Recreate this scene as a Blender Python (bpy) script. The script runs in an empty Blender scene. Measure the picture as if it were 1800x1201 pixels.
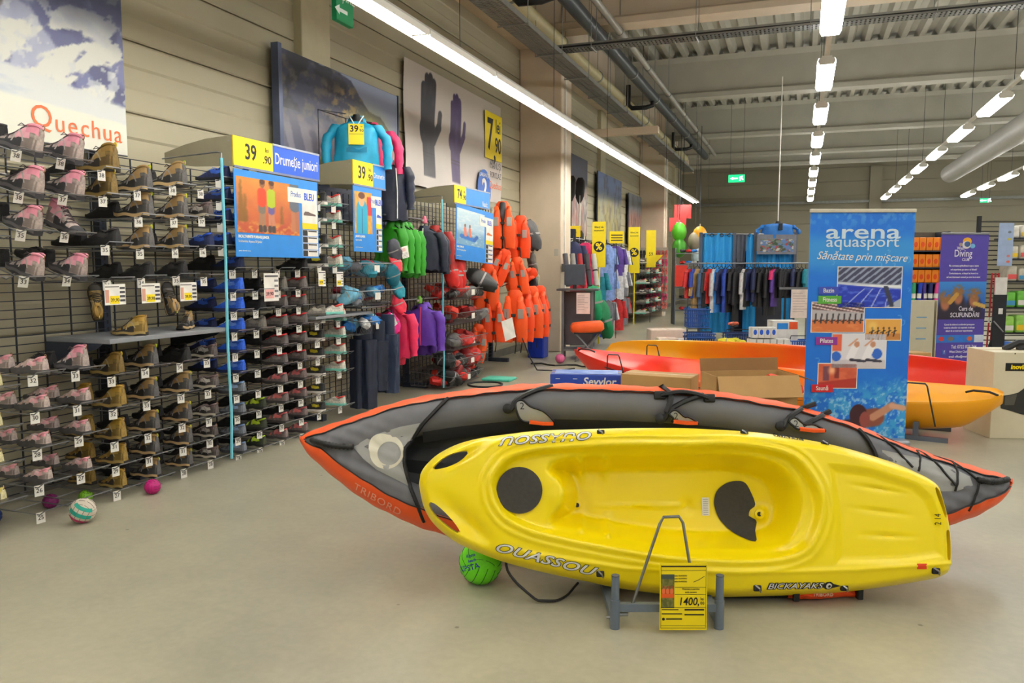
import bpy, bmesh, math, random
import numpy as np
from mathutils import Matrix, Vector

# ---------------------------------------------------------------- camera, world, exposure
SC = bpy.context.scene
COL = SC.collection
PI = math.pi
YAW, PITCH, FPX = math.radians(20.2), math.radians(5.4), 1380.0
cam_data = bpy.data.cameras.new('camera')
cam_data.sensor_width = 36.0
cam_data.lens = FPX / 1800 * 36.0
cam_data.clip_end = 200
cam = bpy.data.objects.new('camera', cam_data)
COL.objects.link(cam)
cam.location = (0, 0, 1.5)
cam.rotation_euler = (PI / 2 - PITCH, 0, YAW)
SC.camera = cam
world = bpy.data.worlds.new('world')
SC.world = world
world.use_nodes = True
world.node_tree.nodes['Background'].inputs[0].default_value = (0.9, 0.95, 1.0, 1)
world.node_tree.nodes['Background'].inputs[1].default_value = 0.3
SC.view_settings.view_transform = 'Standard'
SC.view_settings.look = 'None'
SC.view_settings.gamma = 1.0
SC.view_settings.use_curve_mapping = False
SC.view_settings.exposure = 1.08
SC.cycles.max_bounces = 4
SC.cycles.diffuse_bounces = 3
SC.cycles.glossy_bounces = 2
SC.cycles.transmission_bounces = 3
SC.cycles.use_adaptive_sampling = True
SC.cycles.adaptive_threshold = 0.04
SC.cycles.use_light_tree = False
SC.cycles.caustics_reflective = False
SC.cycles.caustics_refractive = False
TUBE_POWER = 36.0          # emission of the bare tubes in the row by the wall
DIFFUSER_POWER = 9.6       # emission of the wrap-around diffusers of the other rows

RT = Vector((math.cos(YAW), math.sin(YAW), 0))      # horizontal, along the picture plane
AW = Vector((-math.sin(YAW), math.cos(YAW), 0))     # horizontal, away from the viewer


def at(px, py, depth):
    """a point of the hall seen at photo pixel (px, py), `depth` metres ahead"""
    fw = Vector((-math.sin(YAW) * math.cos(PITCH), math.cos(YAW) * math.cos(PITCH), -math.sin(PITCH)))
    up = RT.cross(fw)
    r = fw + RT * ((px - 900) / FPX) - up * ((py - 600.5) / FPX)
    return Vector((0, 0, 1.5)) + r * depth


# ---------------------------------------------------------------- materials
MATS = {}


def lin(c):
    return tuple(((v / 255) / 12.92 if v / 255 <= 0.04045 else ((v / 255 + 0.055) / 1.055) ** 2.4) for v in c)


def mat(col, rough=0.55, metal=0.0, var=0.10, scale=9.0, bump=0.0, name=None, emit=0.0, alpha=1.0, coat=0.0, stretch=None):
    key = (col, rough, metal, var, scale, bump, emit, alpha, coat, stretch)
    if key in MATS:
        return MATS[key]
    m = bpy.data.materials.new(name or 'paint_%d_%d_%d' % col)
    m.use_nodes = True
    nt = m.node_tree
    b = nt.nodes['Principled BSDF']
    c = lin(col)
    b.inputs['Roughness'].default_value = rough
    b.inputs['Metallic'].default_value = metal
    b.inputs['Coat Weight'].default_value = coat
    if alpha < 1:
        b.inputs['Alpha'].default_value = alpha
    tc = nt.nodes.new('ShaderNodeTexCoord')
    src = tc.outputs['Object']
    if stretch:
        mp = nt.nodes.new('ShaderNodeMapping')
        mp.inputs['Scale'].default_value = stretch
        nt.links.new(src, mp.inputs[0])
        src = mp.outputs[0]
    nz = nt.nodes.new('ShaderNodeTexNoise')
    nz.inputs['Scale'].default_value = scale
    nz.inputs['Detail'].default_value = 4
    nt.links.new(src, nz.inputs['Vector'])
    rp = nt.nodes.new('ShaderNodeValToRGB')
    rp.color_ramp.elements[0].position = 0.3
    rp.color_ramp.elements[1].position = 0.7
    rp.color_ramp.elements[0].color = (*[max(0, v * (1 - var)) for v in c], 1)
    rp.color_ramp.elements[1].color = (*[min(1, v * (1 + var)) for v in c], 1)
    nt.links.new(nz.outputs['Fac'], rp.inputs[0])
    nt.links.new(rp.outputs[0], b.inputs['Base Color'])
    if emit:
        nt.links.new(rp.outputs[0], b.inputs['Emission Color'])
        b.inputs['Emission Strength'].default_value = emit
    if bump:
        bp = nt.nodes.new('ShaderNodeBump')
        bp.inputs['Strength'].default_value = bump
        bp.inputs['Distance'].default_value = 0.01
        nt.links.new(nz.outputs['Fac'], bp.inputs['Height'])
        nt.links.new(bp.outputs[0], b.inputs['Normal'])
    MATS[key] = m
    return m


def print_mat(rough=0.45):
    if ('print', rough) in MATS:
        return MATS[('print', rough)]
    m = bpy.data.materials.new('printed_ink')
    m.use_nodes = True
    nt = m.node_tree
    b = nt.nodes['Principled BSDF']
    a = nt.nodes.new('ShaderNodeAttribute')
    a.attribute_name = 'ink'
    nt.links.new(a.outputs['Color'], b.inputs['Base Color'])
    b.inputs['Roughness'].default_value = rough
    MATS[('print', rough)] = m
    return m


# ---------------------------------------------------------------- mesh helpers
class MB:
    """collects shapes, then links them as one mesh object"""

    def __init__(self):
        self.v, self.f = [], []

    def add(self, vs, fs):
        n = len(self.v)
        self.v += [tuple(p) for p in vs]
        self.f += [tuple(i + n for i in f) for f in fs]
        return self

    def box(self, lo, hi):
        (a, b, c), (d, e, f) = lo, hi
        return self.add([(a, b, c), (d, b, c), (d, e, c), (a, e, c), (a, b, f), (d, b, f), (d, e, f), (a, e, f)],
                        [(3, 2, 1, 0), (4, 5, 6, 7), (0, 1, 5, 4), (1, 2, 6, 5), (2, 3, 7, 6), (3, 0, 4, 7)])

    def bbox(self, lo, hi, r=0.01):
        """box with chamfered edges"""
        (a, b, c), (d, e, f) = lo, hi
        bm = bmesh.new()
        bmesh.ops.create_cube(bm, size=1)
        for v in bm.verts:
            v.co = ((a + d) / 2 + v.co.x * (d - a), (b + e) / 2 + v.co.y * (e - b), (c + f) / 2 + v.co.z * (f - c))
        bmesh.ops.bevel(bm, geom=bm.edges[:], offset=r, segments=2, affect='EDGES', profile=0.5)
        bm.verts.index_update()
        self.add([v.co[:] for v in bm.verts], [[v.index for v in fc.verts] for fc in bm.faces])
        bm.free()
        return self

    def tube(self, pts, r, n=6, closed=False, cap=True):
        pts = [Vector(p) for p in pts]
        m = len(pts)
        rr = r if isinstance(r, (list, tuple)) else [r] * m
        base = len(self.v)
        prev = None
        for i, p in enumerate(pts):
            if closed:
                t = pts[(i + 1) % m] - pts[i - 1]
            else:
                t = pts[min(i + 1, m - 1)] - pts[max(i - 1, 0)]
            t = t.normalized() if t.length > 1e-9 else Vector((0, 0, 1))
            if prev is None:
                ref = Vector((0, 0, 1)) if abs(t.z) < 0.9 else Vector((1, 0, 0))
                u = t.cross(ref).normalized()
            else:
                u = (prev - t * prev.dot(t))
                u = u.normalized() if u.length > 1e-6 else t.orthogonal().normalized()
            prev = u
            w = t.cross(u)
            for k in range(n):
                a = 2 * PI * k / n
                self.v.append(tuple(p + (u * math.cos(a) + w * math.sin(a)) * rr[i]))
        for i in range(m if closed else m - 1):
            j = (i + 1) % m
            for k in range(n):
                l = (k + 1) % n
                self.f.append((base + i * n + k, base + i * n + l, base + j * n + l, base + j * n + k))
        if cap and not closed:
            self.f.append(tuple(base + k for k in reversed(range(n))))
            self.f.append(tuple(base + (m - 1) * n + k for k in range(n)))
        return self

    def rings(self, rings, close=True, cap=True):
        """loft through rings of equal point count"""
        base, n = len(self.v), len(rings[0])
        for r in rings:
            self.v += [tuple(p) for p in r]
        for i in range(len(rings) - 1):
            for k in range(n if close else n - 1):
                l = (k + 1) % n
                self.f.append((base + i * n + k, base + i * n + l, base + (i + 1) * n + l, base + (i + 1) * n + k))
        if cap and close:
            self.f.append(tuple(base + k for k in reversed(range(n))))
            self.f.append(tuple(base + (len(rings) - 1) * n + k for k in range(n)))
        return self

    def lathe(self, prof, n=20, c=(0, 0, 0), axis='z'):
        rs = []
        for r, z in prof:
            ring = []
            for k in range(n):
                a = 2 * PI * k / n
                p = (r * math.cos(a), r * math.sin(a), z)
                if axis == 'y':
                    p = (p[0], -p[2], p[1])
                if axis == 'x':
                    p = (p[2], p[0], p[1])
                ring.append((p[0] + c[0], p[1] + c[1], p[2] + c[2]))
            rs.append(ring)
        return self.rings(rs)

    def prism(self, poly, lo, hi, axis='z'):
        """extrude a 2D polygon; axis is the extrusion axis"""
        def p3(a, b, c):
            return {'z': (a, b, c), 'y': (a, c, b), 'x': (c, a, b)}[axis]
        n = len(poly)
        vs = [p3(a, b, lo) for a, b in poly] + [p3(a, b, hi) for a, b in poly]
        fs = [tuple(range(n))[::-1], tuple(range(n, 2 * n))] + [(k, (k + 1) % n, n + (k + 1) % n, n + k) for k in range(n)]
        return self.add(vs, fs)

    def xf(self, M):
        self.v = [tuple(M @ Vector(p)) for p in self.v]
        return self

    def mesh(self, name, m, smooth=False):
        me = bpy.data.meshes.new(name)
        me.from_pydata(self.v, [], self.f)
        bm = bmesh.new()
        bm.from_mesh(me)
        bmesh.ops.recalc_face_normals(bm, faces=bm.faces[:])
        bm.to_mesh(me)
        bm.free()
        if m:
            me.materials.append(m)
        if smooth:
            me.shade_smooth()
            try:
                me.set_sharp_from_angle(angle=math.radians(smooth if smooth is not True else 50))
            except Exception:
                pass
        return me

    def build(self, name, m, parent=None, smooth=False, label=None):
        return link(name, self.mesh(name, m, smooth), parent, label)


def link(name, data, parent=None, label=None):
    o = bpy.data.objects.new(name, data)
    COL.objects.link(o)
    if parent:
        o.parent = parent
    if label:
        o['label'] = label
    return o


def tag(o, label, cat, group=None, kind=None):
    if kind == 'structure':
        o['kind'] = kind
        o['label'] = label
        return o
    o['label'] = label
    o['category'] = cat
    if group:
        o['group'] = group
    if kind:
        o['kind'] = kind
    return o


def thing(name, label, cat, loc=(0, 0, 0), rz=0.0, group=None):
    o = link(name, None)
    o.location = loc
    o.rotation_euler = (0, 0, rz)
    return tag(o, label, cat, group)


KIDS = {}


def copy_thing(root, loc, rz=0.0, label=None, group=None, scale=None, rot=None):
    r = root.copy()
    COL.objects.link(r)
    r.location = loc
    r.rotation_euler = rot if rot else (0, 0, rz)
    if scale:
        r.scale = (scale, scale, scale) if not isinstance(scale, tuple) else scale
    if label:
        r['label'] = label
    if group:
        r['group'] = group
    if root.name not in KIDS:
        KIDS[root.name] = [(c, list(c.children)) for c in root.children]
    for ch, gs in KIDS[root.name]:
        c = ch.copy()
        COL.objects.link(c)
        c.parent = r
        for g in gs:
            d = g.copy()
            COL.objects.link(d)
            d.parent = c
    return r


class Proto:
    """a model thing that is used for its first place and copied for the others"""

    def __init__(self, root):
        self.root, self.used = root, False

    def put(self, loc, rz=0.0, label=None, group=None, scale=None, rot=None):
        if self.used:
            return copy_thing(self.root, loc, rz, label, group, scale, rot)
        self.used = True
        r = self.root
        if r.name not in KIDS:
            KIDS[r.name] = [(c, list(c.children)) for c in r.children]
        r.location = loc
        r.rotation_euler = rot if rot else (0, 0, rz)
        if scale:
            r.scale = (scale, scale, scale) if not isinstance(scale, tuple) else scale
        if label:
            r['label'] = label
        if group:
            r['group'] = group
        return r


# frames for flat print: columns are reading direction, up, facing
FW = Matrix(((0, 0, 1), (1, 0, 0), (0, 1, 0))).to_4x4()        # on the long wall, facing the aisle (+X)
FC = Matrix(((1, 0, 0), (0, 0, -1), (0, 1, 0))).to_4x4()       # facing -Y of its thing
TEXTS = {}


def text_mesh(s, size, extr=0.0006, bold=0.0, shear=0.0, spacing=1.0, align='CENTER'):
    key = (s, size, extr, bold, shear, spacing, align)
    if key in TEXTS:
        return TEXTS[key]
    cu = bpy.data.curves.new('lettering', 'FONT')
    cu.body = s
    cu.size = size
    cu.align_x = align
    cu.align_y = 'CENTER'
    cu.extrude = extr
    cu.offset = bold
    cu.shear = shear
    cu.space_character = spacing
    cu.resolution_u = 3
    ob = bpy.data.objects.new('lettering', cu)
    me = bpy.data.meshes.new_from_object(ob)
    bpy.data.objects.remove(ob)
    bpy.data.curves.remove(cu)
    TEXTS[key] = me
    return me


def text(s, size, m, frame, org, parent=None, name='lettering', bold=0.0, shear=0.0, spacing=1.0, align='CENTER', sx=1.0, rot=0.0, extr=0.0006):
    """sx squeezes or widens the letters, rot turns them in their plane; org in the parent's coordinates"""
    me = text_mesh(s, size, extr, bold, shear, spacing, align)
    if not me.materials:
        me.materials.append(m)
    elif me.materials[0] != m:
        me = me.copy()
        me.materials.clear()
        me.materials.append(m)
    o = link(name, me, parent)
    o.matrix_local = Matrix.Translation(org) @ frame @ Matrix.Rotation(rot, 4, 'Z') @ Matrix.Diagonal((sx, 1, 1, 1))
    return o


def grid_print(name, w, h, fn, nx, ny, frame, org, parent=None, curve=None, rough=0.45):
    """a printed picture: a fine sheet whose ink colours come from fn(u, v) -> (r, g, b) 0..255 arrays; u, v in 0..1"""
    u, v = np.meshgrid(np.linspace(0, 1, nx + 1), np.linspace(0, 1, ny + 1))
    r, g, b = fn(u, v)
    c = np.stack([np.broadcast_to(r, u.shape), np.broadcast_to(g, u.shape), np.broadcast_to(b, u.shape)], -1).astype(float)
    c = np.clip(c / 255, 0, 1)
    c = np.where(c <= 0.04045, c / 12.92, ((c + 0.055) / 1.055) ** 2.4)
    z = curve(u, v) if curve else u * 0
    P = np.stack([(u - 0.5) * w, (v - 0.5) * h, z], -1).reshape(-1, 3)
    idx = np.arange((nx + 1) * (ny + 1)).reshape(ny + 1, nx + 1)
    q = np.stack([idx[:-1, :-1], idx[:-1, 1:], idx[1:, 1:], idx[1:, :-1]], -1).reshape(-1, 4)
    me = bpy.data.meshes.new(name)
    me.from_pydata(P.tolist(), [], q.tolist())
    at_ = me.color_attributes.new('ink', 'FLOAT_COLOR', 'POINT')
    at_.data.foreach_set('color', np.concatenate([c.reshape(-1, 3), np.ones((len(P), 1))], 1).astype(np.float32).ravel())
    me.materials.append(print_mat(rough))
    me.shade_smooth()
    o = link(name, me, parent)
    o.matrix_local = Matrix.Translation(org) @ frame
    return o


_rng = np.random.default_rng(5)
_NT = _rng.random((64, 64))


def vnoise(x, y):
    xi, yi = np.floor(x).astype(int), np.floor(y).astype(int)
    fx, fy = x - xi, y - yi
    fx, fy = fx * fx * (3 - 2 * fx), fy * fy * (3 - 2 * fy)
    g = lambda a, b: _NT[a % 64, b % 64]
    return (g(xi, yi) * (1 - fx) + g(xi + 1, yi) * fx) * (1 - fy) + (g(xi, yi + 1) * (1 - fx) + g(xi + 1, yi + 1) * fx) * fy


def fbm(x, y, o=4):
    s, a, t = 0, 0.5, 0
    for k in range(o):
        s = s + a * vnoise(x * 2 ** k + 7 * k, y * 2 ** k + 3 * k)
        t += a
        a *= 0.55
    return s / t


def mix(c, d, k):
    return tuple(a + (b - a) * k for a, b in zip(c, d))


def sst(a, b, x):
    t = np.clip((x - a) / (b - a), 0, 1)
    return t * t * (3 - 2 * t)


def canvas(u, base):
    return [np.full(u.shape, float(v)) for v in base]


def paint(c, mask, col):
    """lay a colour over the running picture where mask is 1"""
    for k in range(3):
        c[k] = c[k] * (1 - mask) + (np.asarray(col[k]) * mask)
    return c


def rect(u, v, a, b, c, d, s=0.004):
    return sst(a - s, a + s, u) * (1 - sst(b - s, b + s, u)) * sst(c - s, c + s, v) * (1 - sst(d - s, d + s, v))


def ell(u, v, cu, cv, ru, rv, s=0.06):
    return 1 - sst(1 - s, 1 + s, np.sqrt(((u - cu) / ru) ** 2 + ((v - cv) / rv) ** 2))


def seg(u, v, a, b, r, s=0.004, asp=1.0):
    ax, ay, bx, by = a[0] * asp, a[1], b[0] * asp, b[1]
    U = u * asp
    t = np.clip(((U - ax) * (bx - ax) + (v - ay) * (by - ay)) / ((bx - ax) ** 2 + (by - ay) ** 2), 0, 1)
    return 1 - sst(r - s, r + s, np.hypot(U - ax - t * (bx - ax), v - ay - t * (by - ay)))


# common materials
WHITE = mat((238, 236, 228), 0.5, name='white_card')
BLACK = mat((22, 22, 24), 0.5, name='black_plastic')
RACK = mat((52, 60, 76), 0.4, 0.3, name='blue_grey_rack_steel')
WIRE = mat((62, 66, 74), 0.35, 0.6, name='dark_wire')
ZINC = mat((150, 152, 156), 0.3, 0.8, name='zinc_wire')
YEL = mat((250, 224, 8), 0.45, var=0.03, name='price_yellow')
SIGNBLUE = mat((28, 92, 214), 0.4, var=0.04, name='sign_blue')
SKYBLUE = mat((38, 138, 226), 0.4, var=0.05, name='poster_blue')
INK = mat((18, 18, 18), 0.5, name='black_ink')
# ================================================================ the hall
WX = -4.75                                   # inner face of the long wall
HX1, HY0, HY1, ZB, ZD = 15.0, -7.0, 33.0, 5.3, 6.2


def floor_material():
    m = bpy.data.materials.new('polished_concrete')
    m.use_nodes = True
    nt = m.node_tree
    b = nt.nodes['Principled BSDF']
    tc = nt.nodes.new('ShaderNodeTexCoord')
    n1 = nt.nodes.new('ShaderNodeTexNoise')
    n1.inputs['Scale'].default_value = 0.9
    n1.inputs['Detail'].default_value = 7
    n1.inputs['Roughness'].default_value = 0.62
    n2 = nt.nodes.new('ShaderNodeTexNoise')
    n2.inputs['Scale'].default_value = 26
    n2.inputs['Detail'].default_value = 3
    sp = nt.nodes.new('ShaderNodeTexVoronoi')
    sp.inputs['Scale'].default_value = 2.6
    for n in (n1, n2, sp):
        nt.links.new(tc.outputs['Object'], n.inputs['Vector'])
    r1 = nt.nodes.new('ShaderNodeValToRGB')
    r1.color_ramp.elements[0].position, r1.color_ramp.elements[1].position = 0.32, 0.68
    r1.color_ramp.elements[0].color = (*lin((158, 155, 138)), 1)
    r1.color_ramp.elements[1].color = (*lin((188, 183, 160)), 1)
    nt.links.new(n1.outputs['Fac'], r1.inputs[0])
    mx = nt.nodes.new('ShaderNodeMixRGB')
    mx.blend_type = 'MULTIPLY'
    mx.inputs[0].default_value = 0.25
    r2 = nt.nodes.new('ShaderNodeValToRGB')
    r2.color_ramp.elements[0].position, r2.color_ramp.elements[1].position = 0.35, 0.65
    r2.color_ramp.elements[0].color = (0.72, 0.72, 0.7, 1)
    nt.links.new(n2.outputs['Fac'], r2.inputs[0])
    nt.links.new(r1.outputs[0], mx.inputs[1])
    nt.links.new(r2.outputs[0], mx.inputs[2])
    r3 = nt.nodes.new('ShaderNodeValToRGB')                 # small dark scuffs
    r3.color_ramp.elements[0].position, r3.color_ramp.elements[1].position = 0.018, 0.034
    r3.color_ramp.elements[0].color = (0.35, 0.34, 0.32, 1)
    nt.links.new(sp.outputs['Distance'], r3.inputs[0])
    m2 = nt.nodes.new('ShaderNodeMixRGB')
    m2.blend_type = 'MULTIPLY'
    m2.inputs[0].default_value = 0.8
    nt.links.new(mx.outputs[0], m2.inputs[1])
    nt.links.new(r3.outputs[0], m2.inputs[2])
    nt.links.new(m2.outputs[0], b.inputs['Base Color'])
    rr = nt.nodes.new('ShaderNodeMapRange')
    rr.inputs[3].default_value, rr.inputs[4].default_value = 0.24, 0.42
    nt.links.new(n1.outputs['Fac'], rr.inputs[0])
    nt.links.new(rr.outputs[0], b.inputs['Roughness'])
    return m


def structure(name, mb, m, label, smooth=False):
    o = mb.build(name, m, None, smooth)
    return tag(o, label, None, kind='structure')


structure('floor', MB().box((WX - 0.3, HY0, -0.2), (HX1, HY1, 0)), floor_material(), 'polished grey beige concrete shop floor')
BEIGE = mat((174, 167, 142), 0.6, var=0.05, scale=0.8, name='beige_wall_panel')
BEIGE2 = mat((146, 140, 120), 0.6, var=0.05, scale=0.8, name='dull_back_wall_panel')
CONC = mat((218, 202, 180), 0.7, var=0.06, scale=2, name='painted_concrete')
STEEL = mat((186, 184, 172), 0.55, var=0.06, scale=2, name='painted_roof_steel')
GALV = mat((150, 152, 148), 0.4, 0.55, name='galvanised_steel')
wl = structure('wall_left', MB().box((WX - 0.3, HY0, 0), (WX - 0.03, HY1, ZD)), BEIGE, 'beige wall of long horizontal ribbed panels')
joints = [HY0, 0.98, 7.0, 13.3, 19.2, 25.0, HY1]
ch = 0.53
for k in range(int(ZD / ch) + 1):
    for a, b in zip(joints[:-1], joints[1:]):
        z0, z1 = k * ch + 0.006, min(ZD, (k + 1) * ch - 0.006)
        if z1 - z0 < 0.05:
            continue
        zm = (z0 + z1) / 2
        prof = [(z0, WX - 0.03), (z0, WX - 0.006), (z0 + 0.012, WX), (zm - 0.09, WX), (zm - 0.07, WX - 0.010), (zm + 0.07, WX - 0.010), (zm + 0.09, WX),
                (z1 - 0.012, WX), (z1, WX - 0.006), (z1, WX - 0.03)]
        MB().prism([(x, z) for z, x in prof], a + 0.004, b - 0.004, 'y').build('panel', BEIGE, wl)
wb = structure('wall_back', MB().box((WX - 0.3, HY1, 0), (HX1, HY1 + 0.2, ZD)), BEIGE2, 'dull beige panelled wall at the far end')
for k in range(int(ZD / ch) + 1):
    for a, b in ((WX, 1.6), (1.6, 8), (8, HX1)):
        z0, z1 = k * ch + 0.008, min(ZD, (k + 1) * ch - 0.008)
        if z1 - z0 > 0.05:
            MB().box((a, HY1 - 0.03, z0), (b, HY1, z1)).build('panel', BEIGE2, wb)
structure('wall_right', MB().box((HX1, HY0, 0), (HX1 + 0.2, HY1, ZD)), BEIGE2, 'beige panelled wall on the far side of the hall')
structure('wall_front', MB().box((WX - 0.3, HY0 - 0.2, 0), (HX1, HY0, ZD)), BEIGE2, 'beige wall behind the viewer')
# corrugated roof deck, flutes running along the hall
mb = MB()
prof, x = [], WX - 0.3
while x < HX1:
    prof += [(x, ZD), (x + 0.10, ZD), (x + 0.16, ZD + 0.13), (x + 0.28, ZD + 0.13), (x + 0.34, ZD)]
    x += 0.34
n = len(prof)
mb.add([(a, HY0, z) for a, z in prof] + [(a, HY1, z) for a, z in prof], [(i, i + 1, n + i + 1, n + i) for i in range(n - 1)])
mb.box((WX - 0.3, HY0, ZD + 0.16), (HX1, HY1, ZD + 0.3))
structure('ceiling', mb, STEEL, 'corrugated steel roof deck')
k = 0
for y in (-5.0, 1.0, 7.0, 12.7, 18.6, 24.3, 28.6, 31.6):
    k += 1
    mb = MB().prism([(y - 0.09, ZB + 0.16), (y - 0.09, ZD - 0.1), (y - 0.2, ZD), (y + 0.2, ZD), (y + 0.09, ZD - 0.1), (y + 0.09, ZB + 0.16), (y + 0.2, ZB + 0.1), (y + 0.2, ZB), (y - 0.2, ZB), (y - 0.2, ZB + 0.1)], WX + 0.5, HX1, 'x')
    structure('beam_%d' % k, mb, CONC if y < 15 else STEEL, 'deep painted roof beam across the hall, number %d from the viewer' % k)
structure('eave_beam', MB().box((WX, HY0, ZB - 0.02), (WX + 0.5, HY1, ZD)), CONC, 'painted concrete edge beam along the top of the panelled wall')
k = 0
for y in (13.3, 24.2):
    k += 1
    mb = MB().bbox((WX, y, 0), (-3.98, y + 0.62, ZD), 0.02)
    c = structure('column_%d' % k, mb, CONC, ('near', 'far')[k - 1] + ' painted concrete column against the panelled wall')
    MB().box((-3.98, y + 0.16, 0), (-3.95, y + 0.2, ZB)).build('corner_trunking', WHITE, c)
    if k == 1:
        MB().box((-3.965, y - 0.004, 1.42), (-3.90, y + 0.10, 1.56)).build('notice', mat((120, 120, 118), 0.5), c)
        MB().box((-4.10, y - 0.012, 1.70), (-4.02, y - 0.001, 1.82)).build('switch_box', mat((190, 184, 170), 0.5), c)
k = 0
for y in (0.95, 6.72, 18.9, 30.6):
    k += 1
    structure('pilaster_%d' % k, MB().bbox((WX - 0.02, y, 0), (WX + 0.09, y + 0.5, ZB), 0.012), mat((190, 182, 152), 0.55, var=0.04), 'shallow beige wall post, number %d along the wall' % k)
structure('baseboard_left', MB().box((WX, HY0, 0), (WX + 0.03, HY1, 0.12)), mat((120, 118, 110), 0.6), 'grey skirting at the foot of the panelled wall')
for x in (2.3, 9.0):
    structure('back_post', MB().box((x, HY1 - 0.22, 0), (x + 0.4, HY1 - 0.02, ZB)), BEIGE2, 'beige post on the far wall at %s' % ('the tall blue banner' if x < 5 else 'the big round duct'))
structure('back_rail', MB().box((WX + 0.5, HY1 - 0.12, 3.95), (HX1, HY1 - 0.03, 4.05)), GALV, 'grey rail along the far wall')
structure('bracket_beam', MB().box((-3.98, 14.05, 3.85), (-2.45, 14.2, 3.97)), CONC, 'short painted beam sticking out from the near column')

# ---------------------------------------------------------------- lights
TUBE = bpy.data.materials.new('fluorescent_tube')
TUBE.use_nodes = True
tb = TUBE.node_tree.nodes['Principled BSDF']
tb.inputs['Base Color'].default_value = (1, 1, 1, 1)
tb.inputs['Emission Color'].default_value = (1.0, 0.965, 0.89, 1)
tb.inputs['Emission Strength'].default_value = TUBE_POWER
HOUS = mat((232, 230, 222), 0.45, var=0.02, name='white_lamp_housing')


def lamp_meshes(ln, wd):
    h = MB().prism([(-wd, -0.055), (-wd, 0.0), (-0.035, 0.05), (0.035, 0.05), (wd, 0.0), (wd, -0.055), (wd - 0.004, -0.055), (wd - 0.006, -0.004), (-wd + 0.006, -0.004), (-wd + 0.004, -0.055)], 0, ln, 'y')
    t = MB().tube([(0, 0.03, -0.024), (0, ln - 0.03, -0.024)], 0.019, 8)
    e = MB().box((-wd, 0, -0.034), (wd, 0.012, 0.0))
    f = MB().box((-wd, ln - 0.012, -0.034), (wd, ln, 0.0))
    return (('housing', h.mesh('housing', HOUS)), ('tube', t.mesh('tube', TUBE, True)), ('end_cap', e.mesh('end_cap', HOUS)), ('end_cap', f.mesh('end_cap', HOUS)))


DIFF = bpy.data.materials.new('lamp_diffuser')
DIFF.use_nodes = True
tb = DIFF.node_tree.nodes['Principled BSDF']
tb.inputs['Base Color'].default_value = (1, 1, 1, 1)
tb.inputs['Emission Color'].default_value = (1.0, 0.985, 0.945, 1)
tb.inputs['Emission Strength'].default_value = DIFFUSER_POWER


def diffuser_meshes(ln):
    d = MB().prism([(-0.09, 0.03), (-0.108, -0.01), (-0.085, -0.055), (0.085, -0.055), (0.108, -0.01), (0.09, 0.03)], 0.03, ln - 0.03, 'y')
    h = MB().box((-0.06, 0, 0.03), (0.06, ln, 0.05))
    e = MB().prism([(-0.085, 0.03), (-0.10, -0.01), (-0.08, -0.05), (0.08, -0.05), (0.10, -0.01), (0.085, 0.03)], 0, 0.03, 'y')
    f = MB().prism([(-0.085, 0.03), (-0.10, -0.01), (-0.08, -0.05), (0.08, -0.05), (0.10, -0.01), (0.085, 0.03)], ln - 0.03, ln, 'y')
    return (('housing', h.mesh('housing', HOUS)), ('diffuser', d.mesh('diffuser', DIFF)), ('end_cap', e.mesh('end_cap', HOUS)), ('end_cap', f.mesh('end_cap', HOUS)))


ORD = ['first', 'second', 'third', 'fourth', 'fifth', 'sixth', 'seventh', 'eighth', 'ninth', 'tenth', 'eleventh', 'twelfth', 'thirteenth', 'fourteenth', 'fifteenth', 'sixteenth',
       'seventeenth', 'eighteenth', 'nineteenth', 'twentieth', 'twenty-first', 'twenty-second', 'twenty-third', 'twenty-fourth', 'twenty-fifth', 'twenty-sixth', 'twenty-seventh', 'twenty-eighth', 'twenty-ninth', 'thirtieth', 'thirty-first', 'thirty-second', 'thirty-third']


def lamp(meshes, loc, label, group):
    t = thing('ceiling_lamp', label, 'lamp', loc, 0, group)
    for nm, me in meshes:
        link(nm, me, t)
    return t


near = lamp_meshes(1.53, 0.085)
for k in range(20):
    lamp(near, (-3.1, -6.2 + 1.55 * (19 - k), 3.5), ORD[k] + ' lamp from the far end of the unbroken row beside the panelled wall', 'unbroken lamp row along the wall')
wide = diffuser_meshes(1.55)
for x, nm in ((0.2, 'the row over the yellow kayak'), (2.7, 'the slanting row out over the floor'), (5.25, 'the row past the big duct'), (8.2, 'the outer row of the hall'), (11.4, 'the outermost row of the hall')):
    tag(MB().box((x - 0.03, -6.5, 4.05), (x + 0.03, 31.3, 4.085)).build('lamp_track', HOUS), 'thin white track carrying ' + nm, 'lamp track')
    for k in range(14):
        lamp(wide, (x, -6.25 + 2.79 * (13 - k) + (0.15 if x > 2 else 0), 4.0), ORD[k] + ' lamp from the far end of ' + nm, 'lamps in ' + nm)
# hanger wires of the lamp rows
mb = MB()
for y in range(-5, 31, 3):
    for x in (-3.1, 0.2, 2.7, 5.25, 8.2):
        mb.tube([(x, y, 3.55 if x < -3 else 4.08), (x, y, ZD)], 0.004, 4)
tag(mb.build('hanger_wire', WIRE), 'thin wires holding up the lamp rows', 'wires', kind='stuff')
tag(MB().tube([(4.45, 29.5, 4.55), (4.45, 20, 4.55), (4.45, 6.0, 4.55)], 0.28, 20).build('round_duct', mat((172, 170, 164), 0.45, 0.1, var=0.04), None, True), 'big round grey air duct hanging under the roof', 'duct')

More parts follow.
